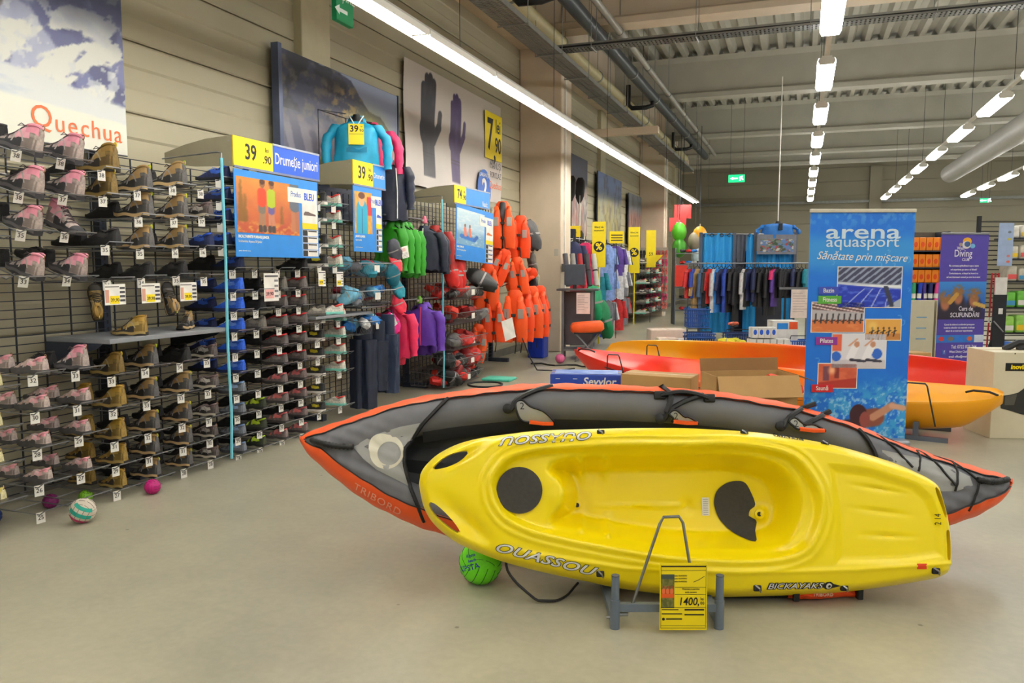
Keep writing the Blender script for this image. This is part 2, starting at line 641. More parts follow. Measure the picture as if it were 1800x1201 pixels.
# ---------------------------------------------------------------- services under the roof
def along(name, x, z, r, m, label, cat, y0=2.0, y1=27.0, n=12):
    t = thing(name, label, cat, (x, 0, z))
    MB().tube([(0, y0, 0), (0, y1, 0)], r, n).build('pipe', m, t, True)
    for y in np.arange(y0 + 1, y1, 2.4):
        MB().tube([(0, y - 0.03, 0), (0, y + 0.03, 0)], r + 0.012, n).build('clamp', GALV, t, True)
        MB().tube([(0, y, r), (0, y, ZD - z)], 0.006, 4).build('drop_rod', GALV, t)
    return t


drain = along('drain_pipe', -3.12, 5.14, 0.11, mat((58, 66, 72), 0.35, var=0.08), 'dark grey drain pipe running under the roof', 'pipe')
for y in (10.0, 17.2, 23.5):
    MB().tube([(0, y, -0.05), (0, y - 0.05, -0.2), (-0.12, y - 0.1, -0.24), (-0.42, y - 0.12, -0.24), (-0.5, y - 0.12, -0.16), (-0.5, y - 0.12, 0.25)], 0.05, 8).build('branch', mat((30, 32, 34), 0.4), drain, True)
along('heating_pipe', -3.78, 5.12, 0.10, mat((206, 196, 152), 0.5, var=0.05), 'cream lagged pipe between the dark drain pipe and the wall', 'pipe')
along('conduit', -2.82, 5.2, 0.055, mat((160, 158, 150), 0.4, 0.2), 'slim grey conduit beside the dark drain pipe', 'pipe')


def tray(name, p0, p1, label, w=0.2):
    t = thing(name, label, 'cable tray', p0)
    d = Vector(p1) - Vector(p0)
    L = d.length
    t.rotation_euler = (0, 0, math.atan2(d.y, d.x))
    m = MB().box((0, -w, 0), (L, -w + 0.008, 0.07)).box((0, w - 0.008, 0), (L, w, 0.07))
    m.build('side_rail', GALV, t)
    m = MB()
    x = 0.0
    while x < L:                                  # rungs with open slots between them
        m.box((x, -w, 0), (x + 0.03, w, 0.006))
        x += 0.055
    m.box((0, -0.05, 0.0), (L, -0.03, 0.008)).box((0, 0.03, 0.0), (L, 0.05, 0.008))
    o = m.build('slotted_bottom', GALV, t)
    o['kind'] = 'stuff'
    m = MB()
    for k in range(4):
        m.tube([(0, -0.12 + 0.07 * k, 0.03), (L * 0.5, -0.11 + 0.07 * k, 0.035), (L, -0.12 + 0.07 * k, 0.03)], 0.014, 5)
    m.build('cable', BLACK, t, True)
    x = 0.6
    while x < L:
        MB().tube([(x, -w - 0.04, -0.01), (x, w + 0.04, -0.01)], 0.012, 5).build('cross_bar', GALV, t)
        MB().tube([(x, w + 0.03, -0.01), (x, w + 0.03, ZD - p0[2])], 0.005, 4).tube([(x, -w - 0.03, -0.01), (x, -w - 0.03, ZD - p0[2])], 0.005, 4).build('drop_rod', GALV, t)
        x += 1.5
    return t


tray('cable_tray', (-3.52, 3.0, 4.55), (-3.52, 26.0, 4.55), 'long slotted cable tray running beside the panelled wall', 0.17)
tray('cable_tray', (-3.6, 11.65, 4.72), (4.0, 11.65, 4.62), 'cable tray crossing the hall in front of the second roof beam', 0.12)


def exit_sign(loc, label, w=0.42, h=0.17, lit=1.6, words=None, frame=FC):
    t = thing('exit_sign', label, 'exit sign', loc)
    G = mat((20, 150, 92), 0.4, emit=lit, var=0.02)
    if frame is FC:
        MB().bbox((-w / 2, 0, -h / 2), (w / 2, 0.05, h / 2), 0.006).build('case', G, t)
    else:
        MB().bbox((-0.05, -w / 2, -h / 2), (0, w / 2, h / 2), 0.006).build('case', G, t)
    if words:
        text(words, h * 0.36, WHITE, frame, frame @ Vector((0, h * 0.2, 0.002)), t)
    Wm = mat((240, 250, 244), 0.4, emit=lit * 1.6, var=0.01)
    a = MB().prism([(-0.16, 0.0), (-0.09, 0.04), (-0.09, 0.015), (0.03, 0.015), (0.03, -0.015), (-0.09, -0.015), (-0.09, -0.04)], 0.001, 0.003, 'z')
    if not words:
        a.prism([(0.07, -0.06), (0.1, -0.06), (0.12, 0.0), (0.16, -0.05), (0.18, -0.04), (0.14, 0.03), (0.16, 0.05), (0.14, 0.07), (0.12, 0.05), (0.08, 0.04), (0.06, 0.0), (0.09, 0.01)], 0.001, 0.003, 'z')
    a.xf(Matrix.Translation(frame @ Vector((0, -h * 0.2 if words else 0, 0))) @ frame).build('arrow', Wm, t)
    m = MB()
    for s in (-1, 1):
        p = frame @ Vector((s * w * 0.4, h / 2, -0.02))
        m.tube([p, (p.x, p.y, ZD - loc[2])], 0.004, 4)
    m.build('hanger', WIRE, t)


exit_sign((-1.72, 22.0, 3.86), 'lit green running man sign hanging at the end of the dark pipe', 0.42, 0.2)
exit_sign((5.6, 30.0, 3.7), 'tiny green lit sign far away above the orange packs', 0.3, 0.14)
exit_sign((-3.62, 5.84, 3.66), 'dark green exit sign over the lamp row by the wall', 0.26, 0.3, 0.0, 'IEȘIRE', FW)
# ================================================================ the two kayaks standing on edge in front
LEAN = math.radians(16)


class Deck:
    """a kayak on its side: deck plane leaning back, coordinates u along, w up the plane, h towards the viewer"""

    def __init__(self, d0, z0):
        self.o = AW * d0 + Vector((0, 0, z0))
        self.n = -AW * math.cos(LEAN) + Vector((0, 0, math.sin(LEAN)))
        self.up = AW * math.sin(LEAN) + Vector((0, 0, math.cos(LEAN)))
        self.h = None
        self.M = Matrix(((RT.x, self.up.x, self.n.x, self.o.x), (RT.y, self.up.y, self.n.y, self.o.y), (RT.z, self.up.z, self.n.z, self.o.z), (0, 0, 0, 1)))


def resample(poly, us):
    p = np.array(poly)
    return np.interp(us, np.linspace(0, 1, len(p)), p[:, 0]), np.interp(us, np.linspace(0, 1, len(p)), p[:, 1])


def smooth_curve(poly, n):
    """Catmull-Rom through the points, n samples evenly spaced by length"""
    P = np.array(poly, float)
    P = np.vstack([2 * P[0] - P[1], P, 2 * P[-1] - P[-2]])
    out = []
    for i in range(1, len(P) - 2):
        for t in np.linspace(0, 1, 12, endpoint=False):
            a, b, c, d = P[i - 1], P[i], P[i + 1], P[i + 2]
            out.append(0.5 * (2 * b + (c - a) * t + (2 * a - 5 * b + 4 * c - d) * t * t + (3 * b - a - 3 * c + d) * t ** 3))
    out.append(P[-2])
    out = np.array(out)
    s = np.r_[0, np.cumsum(np.hypot(*np.diff(out, axis=0).T))]
    q = np.linspace(0, s[-1], n)
    return np.stack([np.interp(q, s, out[:, 0]), np.interp(q, s, out[:, 1])], 1)


def sdist(u, w, poly):
    """signed distance to a closed polygon, positive inside"""
    P = np.array(poly)
    Q = np.roll(P, -1, 0)
    d = np.full(u.shape, 9.0)
    ins = np.zeros(u.shape, bool)
    for (ax, ay), (bx, by) in zip(P, Q):
        L = (bx - ax) ** 2 + (by - ay) ** 2 + 1e-12
        t = np.clip(((u - ax) * (bx - ax) + (w - ay) * (by - ay)) / L, 0, 1)
        d = np.minimum(d, np.hypot(u - ax - t * (bx - ax), w - ay - t * (by - ay)))
        ins ^= ((ay > w) != (by > w)) & (u < (bx - ax) * (w - ay) / (by - ay + 1e-12) + ax)
    return np.where(ins, d, -d)


def closed_smooth(poly, n):
    P = list(poly)
    c = smooth_curve(P[-2:] + P + P[:2], 40 * len(P))
    i0 = np.argmin(np.hypot(c[:, 0] - P[0][0], c[:, 1] - P[0][1]) + np.where(np.arange(len(c)) > len(c) * 0.4, 9, 0))
    i1 = np.argmin(np.hypot(c[:, 0] - P[0][0], c[:, 1] - P[0][1]) + np.where(np.arange(len(c)) < len(c) * 0.6, 9, 0))
    c = c[i0:i1]
    return c[np.linspace(0, len(c) - 1, n).astype(int)]


# ---- the yellow sit-on-top
YT = [(-0.423, 0.436), (-0.416, 0.484), (-0.389, 0.526), (-0.334, 0.574), (-0.248, 0.617), (-0.143, 0.645), (-0.015, 0.663), (0.128, 0.679), (0.341, 0.686), (0.565, 0.691), (0.77, 0.691), (0.898, 0.686), (1.11, 0.673), (1.28, 0.650), (1.45, 0.62), (1.615, 0.577), (1.781, 0.521), (1.905, 0.460), (1.94, 0.430)]
YB = [(-0.423, 0.436), (-0.417, 0.401), (-0.398, 0.332), (-0.362, 0.271), (-0.305, 0.217), (-0.222, 0.164), (-0.055, 0.098), (0.124, 0.05), (0.329, 0.008), (0.467, -0.021), (0.667, -0.047), (0.881, -0.061), (1.068, -0.059), (1.234, -0.054), (1.482, -0.04), (1.732, -0.007), (1.90, 0.022), (1.945, 0.036), (1.968, 0.079)]
COCK = closed_smooth([(-0.081, 0.426), (-0.051, 0.501), (0.013, 0.549), (0.14, 0.577), (0.46, 0.595), (0.766, 0.595), (1.022, 0.597), (1.241, 0.552), (1.331, 0.451), (1.361, 0.347), (1.328, 0.229), (1.252, 0.149), (1.071, 0.12), (0.748, 0.13), (0.474, 0.168), (0.25, 0.21), (0.075, 0.254), (-0.038, 0.32)], 90)
SEAT = [(1.052, 0.451), (1.098, 0.443), (1.129, 0.389), (1.142, 0.34), (1.116, 0.315), (1.112, 0.282), (1.142, 0.27), (1.136, 0.233), (1.117, 0.189), (1.091, 0.181), (1.027, 0.217), (0.975, 0.27), (0.953, 0.323), (0.95, 0.364), (0.965, 0.406), (1.005, 0.439)]
HOLES = [closed_smooth(h, 40) for h in (
    [(-0.354, 0.502), (-0.339, 0.526), (-0.297, 0.558), (-0.241, 0.579), (-0.2, 0.582), (-0.209, 0.561), (-0.247, 0.53), (-0.304, 0.507)],
    [(-0.369, 0.355), (-0.343, 0.35), (-0.301, 0.316), (-0.258, 0.271), (-0.231, 0.231), (-0.244, 0.225), (-0.286, 0.251), (-0.335, 0.292), (-0.364, 0.329)],
    [(1.883, 0.422), (1.899, 0.414), (1.924, 0.36), (1.937, 0.299), (1.923, 0.292), (1.908, 0.331), (1.890, 0.381)],
    [(1.923, 0.229), (1.944, 0.231), (1.945, 0.168), (1.934, 0.112), (1.913, 0.112), (1.917, 0.168)])]
YD = Deck(3.30, 0.12)
WELL = closed_smooth([(0.17, 0.50), (0.24, 0.545), (0.46, 0.565), (0.766, 0.567), (1.0, 0.565), (1.19, 0.525), (1.27, 0.44), (1.295, 0.347), (1.27, 0.25), (1.20, 0.175), (1.05, 0.15), (0.748, 0.16), (0.474, 0.198), (0.26, 0.24), (0.17, 0.27), (0.22, 0.33), (0.24, 0.39), (0.22, 0.45)], 90)


def gauss(u, w, cu, cw, ru, rw, a=0.0):
    du, dw = u - cu, w - cw
    p, q = du * math.cos(a) + dw * math.sin(a), -du * math.sin(a) + dw * math.cos(a)
    return np.exp(-(p / ru) ** 2 - (q / rw) ** 2)


def yellow_h(u, w, outline):
    de = sdist(u, w, outline)
    h = -0.075 * (1 - np.clip(de / 0.05, 0, 1)) ** 2.2
    # side flank below the lower gunwale falls away
    gun = np.interp(u, [-0.42, -0.2, 0.1, 0.5, 1.0, 1.5, 1.9], [0.30, 0.20, 0.125, 0.065, 0.045, 0.06, 0.085])
    h -= 0.35 * np.clip(gun - w, 0, 1) * sst(-0.3, 0.1, u)
    h += 0.006 * np.exp(-((w - gun - 0.008) / 0.008) ** 2) * sst(-0.1, 0.2, u)
    topg = np.interp(u, [-0.2, 0.2, 0.6, 1.1, 1.5, 1.85], [0.60, 0.640, 0.650, 0.635, 0.56, 0.43])
    h -= 0.28 * np.clip(w - topg, 0, 1) * sst(-0.2, 0.2, u)
    dc = sdist(u, w, COCK)
    h += 0.014 * np.exp(-((dc + 0.02) / 0.016) ** 2) - 0.03 * sst(-0.012, 0.02, dc)
    h += 0.008 * np.exp(-((dc + 0.055) / 0.012) ** 2)
    dw_ = sdist(u, w, WELL)
    h -= 0.165 * sst(-0.02, 0.075, dw_)
    # seat bowl, step behind the seat, foot braces and centre ridge
    h -= 0.03 * gauss(u, w, 1.05, 0.32, 0.2, 0.16)
    h += 0.035 * sst(1.20, 1.30, u) * sst(0.0, 0.06, dw_)
    for cu, cw, s in ((0.31, 0.53, 1), (0.42, 0.545, 1), (0.31, 0.235, -1), (0.43, 0.215, -1)):
        h += 0.045 * gauss(u, w, cu, cw, 0.018, 0.05, 0.25 * s) * sst(-0.01, 0.03, dw_)
    h += 0.012 * gauss(u, w, 0.66, 0.337, 0.16, 0.006) - 0.02 * gauss(u, w, 0.823, 0.335, 0.026, 0.026)
    h += 0.03 * gauss(u, w, 1.165, 0.30, 0.028, 0.028)
    h += 0.02 * gauss(u, w, 0.22, 0.38, 0.05, 0.10)
    # stern deck: shallow tray with three long dimples
    stern = np.array([(1.42, 0.52), (1.60, 0.50), (1.80, 0.435), (1.86, 0.38), (1.90, 0.25), (1.89, 0.12), (1.70, 0.095), (1.42, 0.09), (1.44, 0.30)])
    h -= 0.016 * sst(-0.01, 0.03, sdist(u, w, stern))
    for cu, cw, a in ((1.636, 0.414, -0.16), (1.644, 0.315, -0.12), (1.66, 0.211, -0.03)):
        h -= 0.010 * gauss(u, w, cu, cw, 0.075, 0.008, a)
    # scoops that run into the bow hand holds
    h -= 0.03 * gauss(u, w, -0.20, 0.57, 0.10, 0.022, 0.55) + 0.035 * gauss(u, w, -0.19, 0.26, 0.12, 0.035, -0.75)
    h -= 0.05 * sst(1.88, 1.99, u)
    return h


def kayak_grid(T, B, ns, nt, hfun, back, holes=(), bulge=0.0):
    Tc, Bc = smooth_curve(T, ns + 1), smooth_curve(B, ns + 1)
    # matching stations by position along the boat keeps the cross lines upright
    us = np.linspace(0, 1, ns + 1)
    us = us + 0.35 * np.sin(2 * PI * us) / (2 * PI) * -1
    ut = Tc[0, 0] + (Tc[-1, 0] - Tc[0, 0]) * us
    ub = Bc[0, 0] + (Bc[-1, 0] - Bc[0, 0]) * us
    wt, wb_ = np.interp(ut, Tc[:, 0], Tc[:, 1]), np.interp(ub, Bc[:, 0], Bc[:, 1])
    outline = np.vstack([Tc, Bc[::-1][:-1]])
    t = np.linspace(0, 1, nt + 1)
    t = t - 0.6 * np.sin(2 * PI * t) / (2 * PI)
    u = ut[:, None] * (1 - t) + ub[:, None] * t
    w = wt[:, None] * (1 - t) + wb_[:, None] * t
    u = u + bulge * np.sin(PI * t)[None, :] * sst(0.8, 1, us)[:, None]
    if bulge:
        outline = np.vstack([Tc, np.stack([u[-1, 1:-1], w[-1, 1:-1]], 1), Bc[::-1][:-1]])
    keep = np.ones((ns, nt), bool)
    for hp in holes:
        d = sdist(u, w, hp)
        ins = d > 0
        keep &= ~(ins[:-1, :-1] & ins[1:, :-1] & ins[1:, 1:] & ins[:-1, 1:])
    # snap the vertices round each hole onto its outline
    for hp in holes:
        d = sdist(u, w, hp)
        use = np.zeros(u.shape, bool)
        use[:-1, :-1] |= keep
        use[1:, :-1] |= keep
        use[1:, 1:] |= keep
        use[:-1, 1:] |= keep
        P = np.array(hp)
        P = np.vstack([P + (np.roll(P, -1, 0) - P) * k / 6 for k in range(6)])
        for i, j in zip(*np.where((d > 0) & use)):
            k = np.argmin(np.hypot(P[:, 0] - u[i, j], P[:, 1] - w[i, j]))
            u[i, j], w[i, j] = P[k]
    h = hfun(u, w, outline)
    hb = back(u, w, outline, us[:, None], t[None, :]) + np.minimum(h, 0) * 0.3
    return u, w, h, np.minimum(hb, h - 0.02), keep


def grid_mb(u, w, h, hb, keep):
    ns, nt = u.shape[0] - 1, u.shape[1] - 1
    idx = np.arange((ns + 1) * (nt + 1)).reshape(ns + 1, nt + 1)
    N = idx.size
    mb = MB()
    mb.v = [tuple(p) for p in np.stack([u, w, h], -1).reshape(-1, 3)] + [tuple(p) for p in np.stack([u, w, hb], -1).reshape(-1, 3)]
    edges = {}
    for i in range(ns):
        for j in range(nt):
            if keep[i, j]:
                a, b, c, d = int(idx[i, j]), int(idx[i + 1, j]), int(idx[i + 1, j + 1]), int(idx[i, j + 1])
                mb.f.append((a, d, c, b))
                mb.f.append((a + N, b + N, c + N, d + N))
                for e in ((a, d), (d, c), (c, b), (b, a)):
                    if (e[1], e[0]) in edges:
                        del edges[(e[1], e[0])]
                    else:
                        edges[e] = 1
    for a, b in edges:
        mb.f.append((b, a, a + N, b + N))
    return mb


def build_grid(mb, name, m, parent, smooth=60):
    me = bpy.data.meshes.new(name)
    me.from_pydata(mb.v, [], mb.f)
    bm = bmesh.new()
    bm.from_mesh(me)
    bmesh.ops.remove_doubles(bm, verts=bm.verts[:], dist=1e-5)
    bmesh.ops.recalc_face_normals(bm, faces=bm.faces[:])
    bm.to_mesh(me)
    bm.free()
    me.materials.append(m)
    me.shade_smooth()
    me.set_sharp_from_angle(angle=math.radians(smooth))
    return link(name, me, parent)


def yellow_back(u, w, o, s, t):
    de = np.maximum(sdist(u, w, o), 0)
    full = np.clip(de / 0.30, 0, 1)
    return -0.06 - 0.235 * (1 - (1 - full) ** 2) * sst(0.0, 0.22, s) * (0.35 + 0.65 * (1 - sst(0.86, 1.0, s)))


YELLOW = mat((252, 226, 6), 0.3, var=0.02, scale=3, name='yellow_polyethylene')
yk = thing('yellow_kayak', 'yellow sit-on-top kayak standing on edge on a grey stand, deck outwards', 'kayak')
yk.matrix_world = YD.M
u, w, h, hb, keep = kayak_grid(YT, YB, 300, 110, yellow_h, yellow_back, HOLES, 0.03)
build_grid(grid_mb(u, w, h, hb, keep), 'hull', YELLOW, yk)
_pts = np.stack([u.ravel(), w.ravel()], 1)


def field(u, w, h):
    """a lookup of deck height by nearest grid vertices"""
    P, H = np.stack([u.ravel(), w.ravel()], 1), h.ravel()

    def f(a, b):
        d = (P[:, 0] - a) ** 2 + (P[:, 1] - b) ** 2
        k = np.argpartition(d, 4)[:4]
        wgt = 1 / (d[k] + 1e-7)
        return float((H[k] * wgt).sum() / wgt.sum())
    return f


yf = field(u, w, h)


def decal(poly_mb, hf, off, name, m, parent):
    """drape flat shapes (x, y, z) over a deck"""
    poly_mb.v = [(p[0], p[1], hf(p[0], p[1]) + off + p[2]) for p in poly_mb.v]
    return poly_mb.build(name, m, parent, True)


def pad(poly, rings=8):
    """a filled patch made of shrinking rings so that it follows the surface"""
    P = np.array(poly)
    c = P.mean(0)
    mb = MB()
    n = len(P)
    for k in range(rings):
        q = c + (P - c) * (1 - k / rings)
        mb.v += [(a, b, 0.0) for a, b in q]
    mb.v.append((c[0], c[1], 0.0))
    for k in range(rings - 1):
        for i in range(n):
            j = (i + 1) % n
            mb.f.append((k * n + i, k * n + j, (k + 1) * n + j, (k + 1) * n + i))
    for i in range(n):
        mb.f.append(((rings - 1) * n + i, (rings - 1) * n + (i + 1) % n, rings * n))
    return mb


def draped_text(s, size, m, hf, parent, org, rot, sx=1.0, shear=0.0, bold=0.0, off=0.003, name='lettering', spacing=1.0):
    me = text_mesh(s, size, 0.0, bold, shear, spacing)
    mb = MB()
    cr, sr = math.cos(rot), math.sin(rot)
    for v in me.vertices:
        x, y = v.co.x * sx, v.co.y
        mb.v.append((org[0] + x * cr - y * sr, org[1] + x * sr + y * cr, 0))
    mb.f = [tuple(p.vertices) for p in me.polygons]
    return decal(mb, hf, off, name, m, parent)


PADM = mat((66, 64, 60), 0.85, var=0.12, scale=60, bump=0.1, name='dark_foam_pad')
circ = [(0.033 + 0.103 * math.cos(2 * PI * k / 40), 0.409 + 0.103 * math.sin(2 * PI * k / 40)) for k in range(40)]
decal(pad(circ), lambda a, b: -0.022, 0.002, 'hatch_pad', PADM, yk)
decal(pad(closed_smooth(SEAT, 60)), yf, 0.005, 'seat_pad', PADM, yk)
SILV = mat((222, 222, 218), 0.4, name='silver_lettering')
for org, rot, sx in (((0.135, 0.112), -0.245, 1.62), ((0.165, 0.642), PI + 0.065, 1.5)):
    draped_text('OUASSOU', 0.056, INK, yf, yk, org, rot, sx, 0.4, 0.0030, 0.004, 'lettering_outline', 1.08)
    draped_text('OUASSOU', 0.056, SILV, yf, yk, org, rot, sx, 0.4, 0.0010, 0.006, 'lettering', 1.08)
draped_text('BICKAYAKS', 0.034, INK, yf, yk, (1.235, -0.004), 0.01, 1.35, 0.3, 0.0034, 0.004, 'lettering_outline')
draped_text('BICKAYAKS', 0.034, SILV, yf, yk, (1.235, -0.004), 0.01, 1.35, 0.3, 0.0002, 0.006, 'lettering')
draped_text('BICKAYAKS', 0.022, INK, yf, yk, (1.27, 0.649), PI - 0.16, 1.2, 0.3, 0.0006, 0.004, 'lettering')
decal(pad([(1.352, -0.004), (1.375, 0.014), (1.392, 0.016), (1.406, 0.006), (1.44, -0.003), (1.406, -0.012), (1.392, -0.020), (1.375, -0.018)], 3), yf, 0.004, 'emblem', INK, yk)
decal(pad([(1.385 + 0.013 * math.cos(a * 0.5), -0.003 + 0.013 * math.sin(a * 0.5)) for a in range(12)], 2), yf, 0.007, 'emblem_ring', SILV, yk)
decal(pad([(1.386 + 0.006 * math.cos(a * 0.5), -0.004 + 0.006 * math.sin(a * 0.5)) for a in range(12)], 2), yf, 0.009, 'emblem_eye', INK, yk)
decal(pad([(0.89, 0.375), (0.925, 0.375), (0.925, 0.292), (0.89, 0.292)], 3), yf, 0.004, 'white_sticker', WHITE, yk)
for k in range(9):
    decal(pad([(0.896, 0.366 - k * 0.0085), (0.92, 0.366 - k * 0.0085), (0.92, 0.364 - k * 0.0085), (0.896, 0.364 - k * 0.0085)], 1), yf, 0.0055, 'sticker_line', mat((120, 120, 120), 0.6), yk)
decal(pad([(1.768, 0.094), (1.81, 0.094), (1.81, 0.070), (1.768, 0.070)], 3), yf, 0.004, 'orange_sticker', mat((238, 66, 22), 0.5), yk)
draped_text('2 14', 0.035, INK, yf, yk, (1.884, 0.282), PI / 2, 0.8, 0, 0.0, 0.004, 'stamp')
for cu, cw in ((0.303, 0.34), (1.153, 0.299)):
    MB().lathe([(0.022, 0), (0.022, 0.006), (0.012, 0.008), (0.012, 0.002), (0.0001, 0.002)], 20, (cu, cw, yf(cu, cw) - 0.002)).build('drain_boss', YELLOW, yk, True)
    MB().lathe([(0.0105, 0), (0.0105, 0.0035), (0.0001, 0.0035)], 16, (cu, cw, yf(cu, cw) - 0.001)).build('drain_hole', BLACK, yk)
for cu, cw in ((0.402, 0.665), (1.06, 0.665), (1.433, 0.618), (0.386, 0.049), (1.072, -0.012), (1.457, -0.012), (1.852, 0.062)):
    e = MB().bbox((cu - 0.017, cw - 0.013, yf(cu, cw) - 0.004), (cu + 0.017, cw + 0.013, yf(cu, cw) + 0.012), 0.004).build('eyelet', BLACK, yk, True)
    z = yf(cu, cw)
    MB().tube([(cu + 0.012, cw - 0.016, z + 0.008), (cu + 0.004, cw, z + 0.024), (cu - 0.01, cw + 0.014, z + 0.008)], 0.004, 5).build('metal_clip', ZINC, e, True)

# ---- the grey and orange inflatable behind it
GT = [(-1.126, 0.57), (-1.068, 0.603), (-0.964, 0.639), (-0.845, 0.681), (-0.696, 0.733), (-0.546, 0.775), (-0.304, 0.815), (0.0, 0.848), (0.183, 0.857), (0.608, 0.848), (1.063, 0.818), (1.304, 0.781), (1.513, 0.742), (1.808, 0.645), (2.098, 0.526), (2.388, 0.431), (2.562, 0.384), (2.632, 0.349)]
GB = [(-1.126, 0.57), (-1.078, 0.505), (-1.016, 0.451), (-0.831, 0.305), (-0.59, 0.174), (-0.368, 0.094), (-0.147, 0.040), (0.146, -0.005), (0.583, -0.03), (1.02, -0.035), (1.458, -0.03), (1.753, 0.0), (2.054, 0.065), (2.329, 0.154), (2.483, 0.212), (2.562, 0.261), (2.606, 0.305), (2.632, 0.349)]
GD = Deck(3.95, 0.04)
gk = thing('inflatable_kayak', 'grey and orange inflatable kayak on edge behind the yellow kayak', 'kayak')
gk.matrix_world = GD.M
GREY = mat((108, 109, 115), 0.6, var=0.10, scale=5, bump=0.12, name='dark_grey_canvas')
GREYL = mat((164, 165, 164), 0.55, var=0.05, scale=8, bump=0.05, name='light_grey_canvas')
ORANGE = mat((255, 98, 40), 0.5, var=0.05, scale=8, bump=0.06, name='orange_canvas')
DARKF = mat((40, 42, 46), 0.6, var=0.12, scale=6, bump=0.12, name='black_floor_canvas')
NS = 150
gs = np.linspace(0, 1, NS + 1)
gs = gs - 0.25 * np.sin(2 * PI * gs) / (2 * PI)
Tc, Bc = smooth_curve(GT, 400), smooth_curve(GB, 400)
gu = -1.126 + (2.632 + 1.126) * gs
gwt, gwb = np.interp(gu, Tc[:, 0], Tc[:, 1]), np.interp(gu, Bc[:, 0], Bc[:, 1])
gwid = gwt - gwb
TUBE_W = 0.20


def grey_h(uu, ww):
    """height of the closed surface (tubes and decks) at (u, w)"""
    a, b = np.interp(uu, gu, gwt), np.interp(uu, gu, gwb)
    half = np.maximum((a - b) / 2, 1e-4)
    c = (a + b) / 2
    rel = np.clip(np.abs(ww - c) / half, 0, 1)
    rad = np.minimum(half, TUBE_W / 2 * 1.25)
    de = np.clip((half - np.abs(ww - c)), 0, 1)
    tube = rad * np.sqrt(np.clip(1 - (1 - np.clip(de / rad, 0, 2)) ** 2, 0, 1))
    deck = 0.9 * rad * np.sqrt(np.clip(1 - rel ** 2.2, 0, 1))
    isd = np.maximum(1 - sst(-0.62, -0.42, uu), sst(1.75, 1.95, uu))
    wr = 0.006 * (np.sin(uu * 60 + ww * 40) * np.sin(ww * 55 - uu * 23)) * isd
    return np.where(isd > 0.5, np.maximum(deck, tube * 0.95), tube) + wr * np.clip(de / 0.05, 0, 1)


def grey_patch(u0f, u1f, t0, t1, nu, nt, name, m, parent, hfun=grey_h, off=0.0):
    """patch over fractions t (0 top edge .. 1 bottom edge), u between two bounds that may depend on t"""
    mb = MB()
    t = np.linspace(t0, t1, nt + 1)
    for i in range(nu + 1):
        for tt in t:
            a = u0f(tt) if callable(u0f) else u0f
            b = u1f(tt) if callable(u1f) else u1f
            uu = a + (b - a) * i / nu
            ww = np.interp(uu, gu, gwt) * (1 - tt) + np.interp(uu, gu, gwb) * tt
            mb.v.append((uu, ww, float(hfun(uu, ww)) + off))
    n = nt + 1
    mb.f = [(i * n + j, i * n + j + 1, (i + 1) * n + j + 1, (i + 1) * n + j) for i in range(nu) for j in range(nt)]
    return mb.build(name, m, parent, True)


# the edge of the bow cover is a shallow V that opens over the cockpit
bow_edge = lambda t: np.interp(t, [0, 0.22, 0.42, 0.55, 0.72, 0.86, 1.0], [-0.31, -0.46, -0.553, -0.553, -0.52, -0.475, -0.44])
stern_edge = lambda t: np.interp(t, [0, 0.18, 0.36, 0.5, 0.7, 1.0], [1.80, 1.86, 1.895, 1.91, 1.90, 1.80])
grey_patch(-1.10, bow_edge, 0.03, 0.97, 60, 40, 'bow_cover', GREY, gk, off=0.002)
grey_patch(stern_edge, 2.60, 0.03, 0.97, 60, 40, 'stern_cover', GREY, gk, off=0.002)
tf = lambda uu: 0.0


def side_tube(sgn, name):
    mb = MB()
    rr = []
    n = 18
    for uu in np.linspace(-0.56, 2.0, 70):
        a, b = float(np.interp(uu, gu, gwt)), float(np.interp(uu, gu, gwb))
        r = min(TUBE_W / 2, (a - b) / 2)
        c = (a - r) if sgn > 0 else (b + r)
        rr.append([(uu, c + r * math.cos(2 * PI * k / n), r * 1.05 * math.sin(2 * PI * k / n)) for k in range(n)])
    mb.rings(rr)
    return mb.build(name, GREY, gk, True)


side_tube(1, 'side_tube')
side_tube(-1, 'side_tube')
mb = MB()
rr = []
for uu in np.linspace(-0.75, 2.2, 60):
    a, b = float(np.interp(uu, gu, gwt)), float(np.interp(uu, gu, gwb))
    rr.append([(uu, b + 0.05 + (a - b - 0.10) * k / 16, -0.05 + 0.018 * math.cos(k * PI / 16 * 8)) for k in range(17)])
mb.rings(rr, close=False)
mb.build('floor_mat', DARKF, gk, True)
# black inner wall strip just under the upper tube
mb = MB()
rr = []
for uu in np.linspace(-0.47, 1.9, 60):
    a = float(np.interp(uu, gu, gwt))
    ww = a - TUBE_W + 0.012
    rr.append([(uu, ww + 0.006, 0.055), (uu, ww - 0.012, 0.045), (uu, ww - 0.05, 0.0)])
mb.rings(rr, close=False)
mb.build('inner_wall', DARKF, gk, True)
